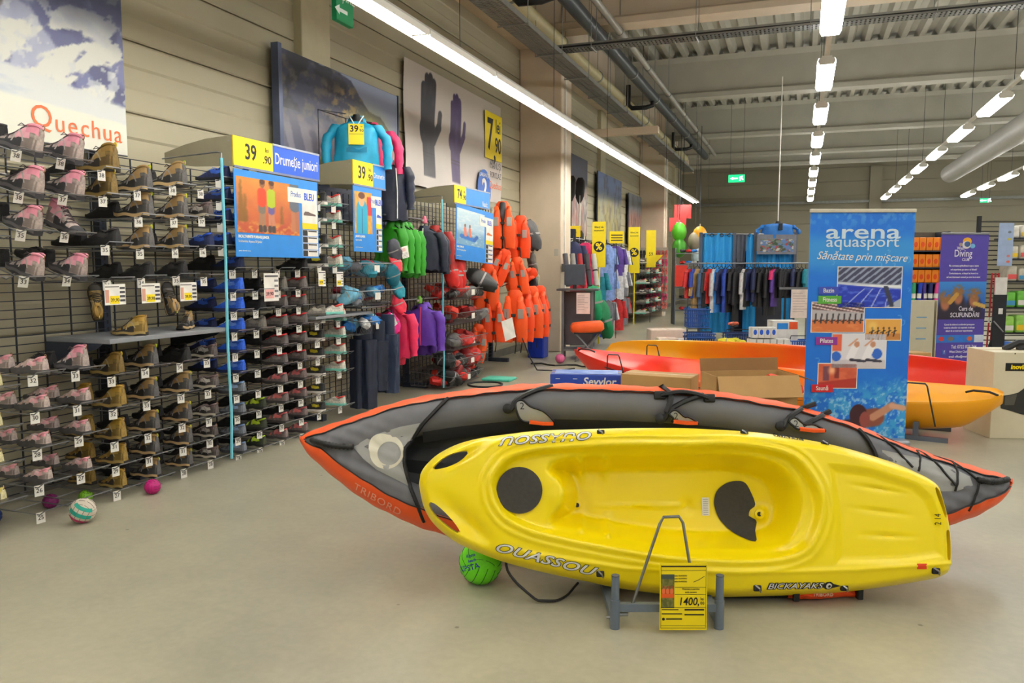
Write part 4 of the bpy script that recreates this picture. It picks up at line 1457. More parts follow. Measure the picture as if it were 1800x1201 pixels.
kind('silver', 'grey and silver laced walking shoe', up=(96, 88, 86), panel=(200, 196, 188), sole=(42, 40, 40), accent=(122, 104, 104), lace=(150, 136, 130), boot=False, mid=(206, 198, 180), name='walking_shoe')
kind('cream', 'cream and yellow hook-strap child shoe', up=(216, 206, 160), panel=(232, 226, 196), sole=(120, 114, 92), accent=(224, 206, 110), lace=(206, 196, 150), boot=False, velcro=True, name='child_shoe')
kind('black', 'black laced walking shoe', up=(30, 30, 32), panel=(46, 44, 44), sole=(24, 24, 24), accent=(40, 38, 40), lace=(22, 22, 22), boot=False, fine=False, name='walking_shoe')
kind('navy', 'navy and blue laced walking shoe', up=(28, 40, 84), panel=(52, 96, 200), sole=(26, 28, 36), accent=(40, 90, 210), lace=(150, 170, 220), boot=False, fine=False, name='walking_shoe')
kind('blue', 'bright blue laced walking shoe', up=(40, 96, 214), panel=(96, 140, 226), sole=(40, 52, 96), accent=(58, 110, 222), lace=(176, 190, 224), boot=False, fine=False, name='walking_shoe')
kind('greyblue', 'grey and pale blue hook-strap shoe', up=(122, 128, 138), panel=(150, 176, 214), sole=(70, 72, 78), accent=(112, 142, 190), lace=(92, 96, 104), boot=False, velcro=True, fine=False, name='child_shoe')
kind('lime', 'black and lime green hook-strap shoe', up=(60, 66, 48), panel=(190, 220, 50), sole=(40, 42, 36), accent=(168, 206, 40), lace=(186, 214, 60), boot=False, velcro=True, fine=False, name='child_shoe')
kind('red', 'grey and red laced walking shoe', up=(104, 98, 96), panel=(140, 130, 126), sole=(58, 54, 54), accent=(208, 48, 52), lace=(214, 50, 56), boot=False, fine=False, name='walking_shoe')
kind('coral', 'grey and coral pink hook-strap shoe', up=(124, 110, 108), panel=(226, 122, 122), sole=(70, 66, 66), accent=(222, 108, 112), lace=(230, 130, 128), boot=False, velcro=True, fine=False, name='child_shoe')
kind('yelblack', 'black running shoe with yellow marks', up=(44, 44, 44), panel=(224, 212, 60), sole=(228, 226, 218), accent=(70, 68, 64), lace=(60, 60, 58), boot=False, fine=False, name='running_shoe')
kind('white', 'white running shoe with teal sole', up=(216, 212, 200), panel=(178, 176, 166), sole=(128, 212, 196), accent=(226, 70, 66), lace=(232, 230, 222), boot=False, fine=False, name='running_shoe')
kind('grey', 'grey laced running shoe', up=(112, 108, 100), panel=(146, 142, 130), sole=(72, 70, 66), accent=(92, 88, 84), lace=(196, 190, 170), boot=False, fine=False, name='running_shoe')

# ---- wire hooks with size tags
TAGM = mat((232, 230, 222), 0.5, var=0.02)
HOOK = MB().tube([(0.0, -0.02, 0.0), (0.52, -0.02, 0.0), (0.56, -0.02, 0.028), (0.56, 0.165, 0.028), (0.52, 0.165, 0.0), (0.0, 0.165, 0.0)], 0.0042, 5).tube([(0.0, -0.02, 0), (0.0, 0.165, 0)], 0.0042, 5).tube([(0.3, -0.02, 0), (0.3, 0.165, 0)], 0.0035, 5).mesh('wire_arm', ZINC)
TAGME = MB().box((-0.001, -0.026, -0.032), (0.001, 0.026, 0.032)).mesh('size_tag', TAGM)
hook_n = {}


def hook(y, z, size, where, tilt=0.0):
    t = thing('shoe_hook', 'wire shoe hook, ' + where, 'shoe hook', (RX + 0.01, y, z + 0.03 + 0.40 * math.sin(tilt)), 0, 'shoe hooks on the racks')
    t.rotation_euler = (0, tilt, 0)
    link('wire_arm', HOOK, t)
    g = link('size_tag', TAGME, t)
    g.location = (0.50, 0.0, -0.024)
    g.rotation_euler = (0, 0, -0.35 + 0.25 * RND.random())
    if size:
        text(str(size), 0.036, INK, FW, (0.0016, 0, 0), g, 'number')
    return t


RND = random.Random(11)
COLN = {0: 'end', 1: 'first', 2: 'second', 3: 'third', 4: 'fourth', 5: 'fifth', 6: 'sixth'}
RN = ['top', 'second', 'third', 'fourth', 'fifth', 'sixth', 'seventh', 'eighth', 'lowest', 'floor']


def shoe_on(k, y, z, size, label, rot=0.0, back=False, flip=False, tilt=0.0):
    p, d = SH[k]
    L = (size * 0.66 + 1.5) / 100 * 1.13
    x = RX + (0.40 if not back else 0.13)
    rz = RND.uniform(-0.08, 0.08) + rot + (PI if flip else 0)
    p.put((x, y + 0.072, z + 0.036 + (RX + 0.41 - x) * math.sin(tilt) - (0.02 if tilt else 0)), rz, d + ', ' + label, 'shoes on the wall racks', L / 0.24, rot=(0, tilt if not flip else -tilt, rz))


bay1 = {0: (2.93, [(2.10, 'cream', 38), (1.88, None, 0), (1.66, 'cream', 34), (1.44, 'cream', 33), (0.80, 'cream', 31), (0.58, 'cream', 30), (0.38, 'cream', 28), (0.17, 'cream', 26)]),
        1: (3.215, [(2.14, 'pinkboot', 38), (1.91, 'pinkboot', 38), (1.70, 'pinkboot', 35), (1.44, 'pinkboot', 33), (0.85, 'pinkvel', 32), (0.635, 'pinkvel', 30), (0.42, 'pinkvel', 28), (0.21, 'pinkvel', 26), (0.05, None, 25)]),
        2: (3.495, [(2.13, 'pinkboot', 38), (1.92, 'pinkboot', 37), (1.70, 'pinkboot', 36), (1.44, 'pinkboot', 34), (0.84, 'pinkboot', 33), (0.63, 'pinkvel', 31), (0.44, 'pinkvel', 29), (0.21, 'pinkvel', 27), (0.05, None, 25)]),
        3: (3.755, [(2.06, 'olive', 38), (1.90, 'olive', 37), (1.60, 'black', 35), (1.38, None, 34), (0.77, 'olive', 33), (0.56, 'mustard', 32), (0.35, 'mustard', 31), (0.19, 'mustard', 29), (0.03, 'mustard', 27)]),
        4: (4.03, [(1.96, 'greytan', 37), (1.79, 'greytan', 36), (1.58, 'greytan', 35), (1.39, 'black', 34), (0.79, 'greytan', 34), (0.57, 'greytan', 33), (0.35, 'greytan', 32), (0.19, 'greytan', 31), (0.03, 'greytan', 29)]),
        5: (4.34, [(2.02, 'greytan', 38), (1.80, 'greytan', 37), (1.59, 'greytan', 36), (1.40, 'black', 35), (0.79, 'black', 34), (0.57, 'greytan', 33), (0.36, 'greytan', 32), (0.19, 'greytan', 31), (0.03, 'greytan', 28)]),
        6: (4.61, [(2.02, None, 38), (1.82, 'silver', 37), (1.60, 'navy', 36), (1.39, None, 35), (0.79, 'silver', 33), (0.56, 'silver', 33), (0.35, 'silver', 31), (0.19, 'silver', 30), (0.03, 'silver', 28)])}
for c, (y, rows) in bay1.items():
    for r, (z, k, size) in enumerate(rows):
        wh = '%s row, %s column, boot rack' % (RN[r], COLN[c])
        tl = 0.30 if c < 3 and r < 4 else 0.0
        hook(y, z, size, wh, tl)
        if k:
            flip = (c == 2 and r == 2)
            shoe_on(k, y, z, size, wh, flip=flip, tilt=tl)
            if (size <= 34 or (r + c) % 2) and k not in ('cream',):
                shoe_on({'mustard': 'mustard', 'pinkvel': 'pinkvel'}.get(k, 'black'), y, z, size, 'added deep in ' + wh, back=True, tilt=tl)  # rear shoes added, mostly in black, to darken the depth of the rack
bay2 = {0: (4.92, ['navy', 'blue', 'blue', 'blue', 'blue', 'blue', 'greyblue', 'greyblue', 'greyblue', 'greyblue']),
        1: (5.18, [None, None, 'black', 'grey', None, None, None, 'lime', 'lime', 'lime']),
        2: (5.47, [None, 'grey', 'red', 'red', 'red', 'red', 'coral', 'coral', 'coral', 'coral']),
        3: (5.75, ['black', 'red', 'red', 'red', 'red', 'red', 'coral', 'coral', 'coral', 'coral']),
        4: (6.02, [None, None, None, 'yelblack', 'yelblack', 'yelblack', 'yelblack', 'yelblack', 'yelblack', None]),
        5: (6.37, [None, None, None, 'white', 'white', 'white', 'white', None, 'white', None])}
zs2 = [1.44, 1.27, 1.12, 0.96, 0.80, 0.64, 0.475, 0.31, 0.14, 0.0]
for c, (y, rows) in bay2.items():
    for r, k in enumerate(rows):
        if c >= 4 and k is None:
            continue
        wh = '%s row, %s column, running shoe rack' % (RN[r], COLN[c + 1])
        sz = 37 - r
        hook(y, zs2[r], sz, wh)
        if k:
            shoe_on(k, y, zs2[r], sz, wh)
            if k not in ('black', 'white'):
                shoe_on('black' if k != 'blue' else 'navy', y, zs2[r], sz, 'added deep in ' + wh, back=True)
for r, z in enumerate((1.66, 1.84, 2.0, 2.16)):      # navy and white shoes above the second rack
    for c, (y, k) in enumerate(((4.80, 'navy'), (5.02, 'navy'))):
        wh = '%s row behind the ribbon, %s' % (RN[3 - r], ('near column', 'far column')[c])
        hook(y, z - 0.05, None, wh)
        shoe_on(k, y, z - 0.05, 36, wh)
for r, z in enumerate((1.52, 1.70, 1.93, 2.08)):
    for c, (y, k) in enumerate(((6.08, 'yelblack'), (6.33, 'white'))):
        wh = '%s row between hanging posters, %s' % (RN[3 - r], ('near column', 'far column')[c])
        hook(y, z - 0.05, None, wh)
        shoe_on(k, y, z - 0.05, 35, wh)

# display shelf with two boots, hanging boots with soles showing
sh = thing('display_shelf', 'grey steel shelf with two brown boots on it', 'shelf', (0, 0, 0))
MB().bbox((RX + 0.02, 3.71, 1.02), (-4.04, 4.78, 1.05), 0.004).build('shelf_board', mat((142, 146, 152), 0.45, 0.2, var=0.04), sh)
MB().prism([(RX + 0.02, 1.02), (-4.10, 1.02), (-4.14, 0.99), (RX + 0.02, 0.87)], 3.705, 3.712, 'y').build('bracket', RACK, sh)
MB().prism([(RX + 0.02, 1.02), (-4.10, 1.02), (-4.14, 0.99), (RX + 0.02, 0.87)], 4.775, 4.782, 'y').build('bracket', RACK, sh)
SH['mustardlace'] = (make_shoe('hiking_boot', 'mustard boot', (158, 128, 62), (190, 162, 92), (48, 44, 40), (176, 140, 54), (60, 50, 34), mid=(170, 146, 88)), '')
SH['mustardlace'][0].put((-4.17, 3.99, 1.051), PI + 0.35 - PI, 'mustard laced boot on the grey shelf, toe towards the wall', 'display boots on the grey shelf', 0.95)
SH['greytan'][0].put((-4.19, 4.52, 1.051), PI * 0.62, 'grey and tan boot on the grey shelf with green lining, toe to the aisle', 'display boots on the grey shelf', 0.9)
for y, k, lb, a in ((3.70, 'olive', 'olive boot hanging sole outwards beside the price leaflets', -0.5), (4.30, 'greytan', 'grey tan boot hanging sole outwards between the price leaflets', -0.3)):
    o = SH[k][0].put((-4.16, y + 0.03, 1.28), 0, lb, 'boots hung up by the heel', 0.95, rot=(0.15, 1.35, a))
for y, lb in ((3.77, 'nearest the hanging olive boot'), (4.06, 'in the middle of the three'), (4.40, 'nearest the blue ribbon')):
    t = thing('price_leaflet', 'small white and yellow price leaflet ' + lb, 'price leaflet', (-4.04, y, 1.33), 0, 'price leaflets on the shoe rack')
    MB().box((-0.002, -0.08, -0.065), (0, 0.08, 0.065)).build('sheet', WHITE, t)
    MB().box((0, -0.04, -0.058), (0.001, 0.03, -0.008)).build('yellow_block', YEL, t)
    MB().box((0, -0.075, -0.05), (0.001, -0.048, 0.03)).build('photo_block', mat((214, 160, 140), 0.5), t)
    for k in range(4):
        MB().box((0, 0.036, -0.045 + k * 0.026), (0.001, 0.075, -0.032 + k * 0.026)).build('dark_bar', mat((70, 70, 74), 0.5), t)
    MB().box((0, -0.075, 0.045), (0.001, 0.03, 0.052)).build('heading_bar', mat((120, 116, 110), 0.5), t)
    text('39,90', 0.03, INK, FW, (0.0015, -0.004, -0.035), t)
for y, z, lb, s in ((5.31, 1.34, 'large white and pink price leaflet on the red shoe columns', 1.5), (6.03, 1.40, 'small yellow edged leaflet over the black running shoes', 0.9), (6.32, 1.39, 'small yellow edged leaflet over the white running shoes', 0.9)):
    t = thing('price_leaflet', lb, 'price leaflet', (-4.03, y, z), 0, 'price leaflets on the second rack')
    t.scale = (s, s, s)
    MB().box((-0.002, -0.062, -0.075), (0, 0.062, 0.075)).build('sheet', WHITE, t)
    MB().box((0, -0.055, -0.06), (0.001, 0.02, -0.012)).build('price_block', YEL if s < 1 else mat((236, 176, 170), 0.5), t)
    for k in range(4):
        MB().box((0, 0.026, -0.055 + k * 0.028), (0.001, 0.057, -0.044 + k * 0.028)).build('grey_bar', mat((130, 130, 134), 0.5), t)
    MB().box((0, -0.055, 0.055), (0.001, 0.057, 0.064)).build('heading_bar', mat((90, 88, 88), 0.5), t)
    text('39,90', 0.028, INK, FW, (0.0015, -0.018, -0.036), t)
CYAN = mat((116, 206, 226), 0.5, var=0.04)
for y, lb in ((4.77, 'beside the brown boots'), (8.55, 'beside the purple and navy jackets')):
    t = thing('ribbon_strip', 'pale blue plastic strip hanging down the rack front ' + lb, 'strip', (-4.03, y, 0))
    MB().tube([(0, 0, 2.30), (0.004, 0.004, 1.6), (0, 0, 0.9), (0.006, 0.008, 0.4), (0.0, 0.0, 0.05)], 0.011, 6).build('strip', CYAN, t, True)
    MB().tube([(0, 0, 2.30), (0.0, 0.0, 2.335), (-0.03, 0, 2.345), (-0.55, 0, 2.32)], 0.006, 6).build('hanger_arm', ZINC, t, True)

# balls under the rack
TEAL, PINKB = mat((30, 170, 150), 0.5), mat((206, 44, 110), 0.5)
ball('volleyball', (-3.93, 3.36, 0.073), 0.073, mat((206, 196, 180), 0.5, var=0.04), 'white, teal and magenta volleyball under the pink shoe rack', mat((120, 110, 100), 0.6), [(-0.55, 0.36, PINKB), (0.05, 0.34, TEAL), (0.65, 0.3, TEAL)], rot=(0.2, 0.5, 0.6))
ball('small_ball', (-4.0, 3.96, 0.05), 0.05, mat((190, 24, 120), 0.5), 'magenta ball under the tan boots', mat((130, 10, 80), 0.6))
ball('small_ball', (-4.4, 3.15, 0.05), 0.05, mat((20, 62, 130), 0.5), 'dark blue ball under the pink shoes', mat((10, 30, 80), 0.6))
ball('small_ball', (-4.2, 2.9, 0.06), 0.06, mat((236, 70, 20), 0.5), 'orange red ball at the rack end', mat((160, 40, 10), 0.6))
ball('small_ball', (-4.25, 3.66, 0.042), 0.042, mat((120, 180, 30), 0.5), 'green ball in the shade under the mustard boots', mat((60, 110, 10), 0.6))
ball('small_ball', (-4.36, 3.5, 0.045), 0.045, mat((130, 20, 100), 0.5), 'dark magenta ball behind the white volleyball', mat((80, 10, 60), 0.6))
# ================================================================ posters, signs and clothes along the wall
def snow_mountain(u, v):
    n1, n2 = fbm(u * 6, v * 7, 5), fbm(u * 22 + 9, v * 18, 4)
    st = fbm(u * 9 + v * 5, v * 4 - u * 2, 5)
    c = [150 + 30 * n2, 156 + 30 * n2, 186 + 20 * n2]
    paint(c, sst(0.44, 0.52, n1), (108, 112, 158))
    paint(c, sst(0.50, 0.60, st) * 0.9, (84, 88, 134))
    paint(c, sst(0.50, 0.62, n2) * sst(0.46, 0.55, n1) * 0.8, (66, 70, 112))
    paint(c, sst(0.575, 0.61, fbm(u * 8 - v * 6 + 2, v * 7 + 5, 5)), (212, 214, 206))
    paint(c, sst(0.62, 0.64, fbm(u * 30, v * 26 + 5, 4)) * 0.7, (200, 204, 208))
    paint(c, sst(0.40, 0.58, v + 0.10 * n1) * 0.75, (66, 72, 104))
    snow = 1 - sst(0.21, 0.225, v + 0.16 * (u - 0.8) + 0.02 * n2)
    paint(c, snow, (208, 212, 210))
    paint(c, snow * sst(0.5, 0.7, fbm(u * 12, v * 40)) * 0.45, (172, 184, 206))
    paint(c, 1 - sst(0.125, 0.135, v + 0.06 * (u - 0.8) + 0.01 * n2), (222, 222, 208))
    # edge of a climber: dark sleeve and red collar
    paint(c, seg(u, v, (0.55, 0.30), (0.62, 0.42), 0.035), (104, 98, 94))
    paint(c, seg(u, v, (0.62, 0.42), (0.57, 0.52), 0.030), (112, 106, 100))
    paint(c, ell(u, v, 0.575, 0.545, 0.014, 0.02), (216, 60, 66))
    return c


q = thing('hanging_poster', 'snowy mountain poster lettered Quechua hanging above the pink boots', 'poster', (-4.60, 3.16, 0))
grid_print('sheet', 2.6, 1.95, snow_mountain, 190, 150, FW, (0, 0, 3.275), q)
MB().box((-0.012, -1.3, 2.3), (-0.004, 1.3, 4.25)).build('backing', WHITE, q)
MB().tube([(-0.006, -1.3, 2.3), (-0.006, 1.3, 2.3)], 0.008, 6).build('bottom_bar', ZINC, q)
for i, (ch_, w_) in enumerate(zip('Quechua', (0, 0.125, 0.215, 0.305, 0.39, 0.48, 0.565))):
    text(ch_, 0.20 if i == 0 else 0.17, mat((226, 106, 52), 0.5, var=0.03), FW, (0.004, 0.62 + w_ * 1.06, 2.435 if i else 2.455), q, sx=1.0)


def valley(u, v):
    n, n2 = fbm(u * 5, v * 5, 5), fbm(u * 22, v * 18, 4)
    c = canvas(u, (140, 152, 180))
    sky = sst(0, 1, v) * 0
    ridge = np.interp(u, [0, 0.12, 0.3, 0.45, 0.55, 0.62, 0.72, 0.82, 0.92, 1], [1.1, 1.05, 1.0, 1.0, 0.97, 0.86, 0.74, 0.74, 0.62, 0.50]) + 0.03 * (n2 - 0.5)
    mt = 1 - sst(-0.006, 0.006, v - ridge)
    paint(c, mt, (62, 66, 92))
    paint(c, mt * sst(0.45, 0.65, n2), (94, 90, 92))
    paint(c, mt * sst(0.5, 0.62, fbm(u * 9 + 4, v * 7, 4)) * (v > 0.55), (44, 46, 58))
    paint(c, mt * ell(u, v, 0.50, 0.72, 0.12, 0.16, 0.9) * sst(0.4, 0.6, n2), (160, 136, 92))
    mist = 1 - sst(0.42, 0.66, v + 0.1 * (n - 0.5) + 0.12 * u)
    paint(c, mist * 0.85, (152, 150, 160))
    paint(c, mist * sst(0.42, 0.7, np.abs(np.sin(u * 26 + v * 5)) * n * 1.6), (104, 104, 122))
    paint(c, ell(u, v, 0.72, 0.36, 0.24, 0.36, 0.5) * 0.85, (188, 190, 96))
    paint(c, ell(u, v, 0.72, 0.24, 0.17, 0.26, 0.5) * 0.7, (134, 138, 120))
    meadow = 1 - sst(0.22, 0.25, v + 0.03 * (n2 - 0.5) + 0.05 * u)
    paint(c, meadow, (176, 162, 70))
    paint(c, meadow * sst(0.4, 0.62, fbm(u * 60, v * 16)), (96, 110, 44))
    paint(c, 1 - sst(0.06, 0.14, v), (60, 84, 44))
    return c


q = thing('framed_poster', 'large mountain valley poster on a blue frame behind the bust', 'poster', (-4.68, 7.48, 0))
grid_print('sheet', 2.28, 1.2, valley, 150, 110, FW, (0.03, 0, 2.95), q)
MB().box((-0.02, -1.14, 2.0), (0.025, 1.14, 3.555)).build('backing', mat((64, 70, 92), 0.5), q)
MB().box((-0.02, -1.20, 1.9), (0.06, -1.145, 3.58)).build('frame_post', mat((88, 98, 128), 0.4, 0.2), q)
MB().box((-0.02, 1.145, 1.9), (0.04, 1.17, 3.56)).build('frame_post', mat((70, 76, 92), 0.4, 0.2), q)


def glove_mask(u, v, cx, x0, k):
    W = 3.3 / 1.5
    m = np.zeros(u.shape)
    for dx, y1 in ((-0.030, 0.84), (-0.012, 0.92), (0.008, 0.935), (0.027, 0.90)):
        m = np.maximum(m, seg(u, v, (cx + dx * k, 0.52), (cx + dx * k * 1.05, 0.52 + (y1 - 0.52) * x0), 0.030 * k, 0.006, W))
    m = np.maximum(m, ell(u, v, cx - 0.002, 0.47, 0.052 * k, 0.16 * x0, 0.04))
    m = np.maximum(m, seg(u, v, (cx + 0.035 * k, 0.42), (cx + 0.066 * k, 0.55), 0.030 * k, 0.006, W))
    m = np.maximum(m, seg(u, v, (cx + 0.066 * k, 0.55), (cx + 0.070 * k, 0.66), 0.025 * k, 0.006, W))
    m = np.maximum(m, rect(u, v, cx - 0.040 * k, cx + 0.040 * k, 0.10, 0.40, 0.004))
    return m


def gloves(u, v):
    c = canvas(u, (206, 198, 190))
    paint(c, sst(0.3, 0.8, fbm(u * 3, v * 2)) * 0.35, (190, 178, 172))
    g1 = glove_mask(u, v, 0.205, 1.0, 1.5)
    g2 = glove_mask(u, v, 0.46, 0.86, 1.3)
    paint(c, g1, (46, 44, 54))
    paint(c, g1 * sst(0.5, 0.8, fbm(u * 30, v * 8)) * 0.6, (70, 66, 78))
    paint(c, g2, (74, 56, 104))
    paint(c, g2 * sst(0.5, 0.8, fbm(u * 30, v * 8)) * 0.6, (96, 76, 128))
    for y in (0.30, 0.27):
        paint(c, (g1 + g2) * rect(u, v, 0, 0.7, y - 0.004, y + 0.003), (30, 28, 40))
    return c


q = thing('glove_poster', 'white poster of a black and a purple glove with a yellow price', 'poster', (-4.70, 10.58, 0))
grid_print('sheet', 3.36, 1.54, gloves, 220, 110, FW, (0, 0, 3.32), q, curve=lambda u, v: 0.02 * np.sin(u * 19) * (1 - v) + 0.012 * np.sin(v * 7 + u * 5))
MB().box((0.03, 0.90, 3.20), (0.036, 1.62, 3.92)).build('price_panel', YEL, q)
text('7', 0.68, INK, FW, (0.038, 1.10, 3.56), q, bold=0.012, sx=0.75)
text(',', 0.5, INK, FW, (0.038, 1.29, 3.36), q, bold=0.006)
text('lei', 0.30, INK, FW, (0.038, 1.44, 3.73), q, bold=0.004, sx=0.8)
text('90', 0.34, INK, FW, (0.038, 1.44, 3.43), q, bold=0.005, sx=0.8)
text('MĂNUȘI', 0.15, mat((60, 58, 70), 0.5), FW, (0.034, 1.34, 3.11), q, sx=0.85)
text('FORCLAZ', 0.13, mat((60, 58, 70), 0.5), FW, (0.034, 1.34, 2.96), q, sx=0.85)
text('Quechua', 0.16, mat((226, 106, 52), 0.5, var=0.03), FW, (0.034, 1.32, 2.80), q, sx=0.9)
MB().prism([(0.86 + 0.27 * math.cos(a), 2.70 + 0.31 * math.sin(a)) for a in np.linspace(0, 2 * PI, 33)[:-1]], 0.03, 0.034, 'x').build('blue_badge', mat((34, 96, 190), 0.5), q)
text('2', 0.42, WHITE, FW, (0.037, 0.86, 2.70), q, bold=0.012)
text('ANI', 0.12, WHITE, FW, (0.037, 0.86, 2.46), q)
text('GARANȚIE', 0.085, WHITE, FW, (0.037, 0.86, 2.92), q)


def walkers(u, v):
    n = fbm(u * 7, v * 7)
    c = [196 + 30 * v - 20 * n, 128 + 20 * v - 40 * (1 - v) - 20 * n, 52 + 8 * v + 0 * u]
    paint(c, sst(0.42, 0.7, fbm(u * 16, v * 20)) * (1 - sst(0.1, 0.3, v)) * 0.7, (222, 176, 70))
    for cu, h in ((0.06, 0.95), (0.12, 0.7), (0.70, 0.55)):
        paint(c, 0.8 * rect(u + 0.04 * (fbm(u * 20, v * 20) - 0.5), v, cu - 0.06 * (h - v) - 0.01, cu + 0.06 * (h - v) + 0.01, 0.2, h, 0.02), (126, 92, 30))
    for cu, top, leg, s in ((0.38, (216, 70, 36), (160, 120, 90), 1.0), (0.53, (176, 196, 40), (196, 130, 100), 0.95)):
        for d in (-0.03, 0.035):
            paint(c, seg(u, v, (cu + d, 0.12), (cu + d * 0.6, 0.48), 0.026), leg)
            paint(c, seg(u, v, (cu + d, 0.05), (cu + d, 0.13), 0.03), (70, 60, 60))
        paint(c, seg(u, v, (cu, 0.42), (cu, 0.52), 0.055), (120, 110, 100) if s == 1 else (100, 90, 150))
        paint(c, seg(u, v, (cu, 0.56), (cu, 0.78), 0.066), top)
        paint(c, ell(u, v, cu + 0.01, 0.92, 0.042, 0.075), (150, 96, 62))
        paint(c, ell(u, v, cu + 0.01, 0.96, 0.045, 0.05), (86, 46, 26))
    paint(c, seg(u, v, (0.90, 0.1), (0.90, 0.5), 0.035), (186, 120, 84))
    paint(c, seg(u, v, (0.97, 0.1), (0.96, 0.5), 0.035), (176, 110, 76))
    paint(c, seg(u, v, (0.93, 0.55), (0.93, 0.95), 0.09), (96, 104, 116))
    return c


def children_pic(u, v):
    c = canvas(u, (214, 150, 60))
    paint(c, sst(0.4, 0.7, fbm(u * 9, v * 9)), (234, 176, 70))
    paint(c, rect(u, v, 0.7, 1, 0.45, 0.9), (206, 46, 50))
    paint(c, seg(u, v, (0.42, -0.1), (0.42, 0.52), 0.32), (40, 170, 206))
    paint(c, rect(u, v, 0.40, 0.44, 0, 0.6), (30, 80, 130))
    paint(c, ell(u, v, 0.4, 0.80, 0.17, 0.15), (226, 170, 130))
    paint(c, ell(u, v, 0.4, 0.91, 0.19, 0.08), (110, 60, 34))
    return c


def sea_kayak(u, v):
    n = fbm(u * 9, v * 22)
    c = [150 + 40 * v + 26 * n, 190 + 26 * v + 20 * n, 216 + 14 * v + 10 * n]
    paint(c, 1 - sst(0.25, 0.5, v), (118, 164, 196))
    paint(c, sst(0.55, 0.75, n) * 0.5, (226, 232, 236))
    paint(c, seg(u, v, (0.16, 0.24), (0.62, 0.18), 0.06), (40, 116, 200))
    paint(c, seg(u, v, (0.62, 0.18), (0.72, 0.28), 0.05), (40, 100, 180))
    for cu in (0.30, 0.47):
        paint(c, seg(u, v, (cu, 0.28), (cu - 0.02, 0.46), 0.045), (224, 120, 90))
        paint(c, ell(u, v, cu - 0.02, 0.55, 0.03, 0.05), (120, 80, 60))
    return c


def header(y0, y1, z0, z1, price, words, label, split=0.42, x=-4.0, back=-4.64):
    t = thing('header_sign', label, 'sign', (0, 0, 0))
    GR = mat((146, 140, 118), 0.5, var=0.04, name='grey_header_side')
    prof = [(x, z0), (x, z1), (x - 0.25, z1 - 0.015), (x - 0.45, z1 - 0.05), (back, z1 - 0.10), (back, z0 + 0.05), (x - 0.35, z0 + 0.01)]
    for ya, yb in ((y0, y0 + 0.012), (y1 - 0.012, y1)):
        MB().prism(prof, ya, yb, 'y').build('side_panel', GR, t)
    for zz in (z0 + 0.03, z1 - 0.04):
        MB().tube([(x - 0.03, y0 - 0.002, zz), (x - 0.03, y0 + 0.004, zz)], 0.006, 8).build('rivet', ZINC, t)
    ys = y0 + (y1 - y0) * split
    MB().box((x, y0, z0), (x + 0.01, ys, z1)).build('price_face', YEL, t)
    MB().box((x, ys, z0), (x + 0.01, y1, z1)).build('title_face', SIGNBLUE if words.startswith('D') and y0 < 5 else SKYBLUE, t)
    MB().box((x, ys, z1 - 0.012), (x + 0.014, y1, z1 + 0.004)).build('rim', mat((170, 178, 196), 0.4), t)
    MB().box((x, y0, z0 - 0.008), (x + 0.014, y1, z0 + 0.008)).build('rim', mat((120, 130, 160), 0.4), t)
    h = z1 - z0
    p, dec = price.split(',')
    text(p, h * 0.72, INK, FW, (x + 0.011, y0 + (ys - y0) * 0.42, z0 + h * 0.52), t, bold=0.003, sx=0.85)
    text('.' + dec, h * 0.38, INK, FW, (x + 0.011, y0 + (ys - y0) * 0.84, z0 + h * 0.38), t, bold=0.001)
    text('lei', h * 0.22, INK, FW, (x + 0.011, y0 + (ys - y0) * 0.84, z0 + h * 0.72), t)
    return t, ys


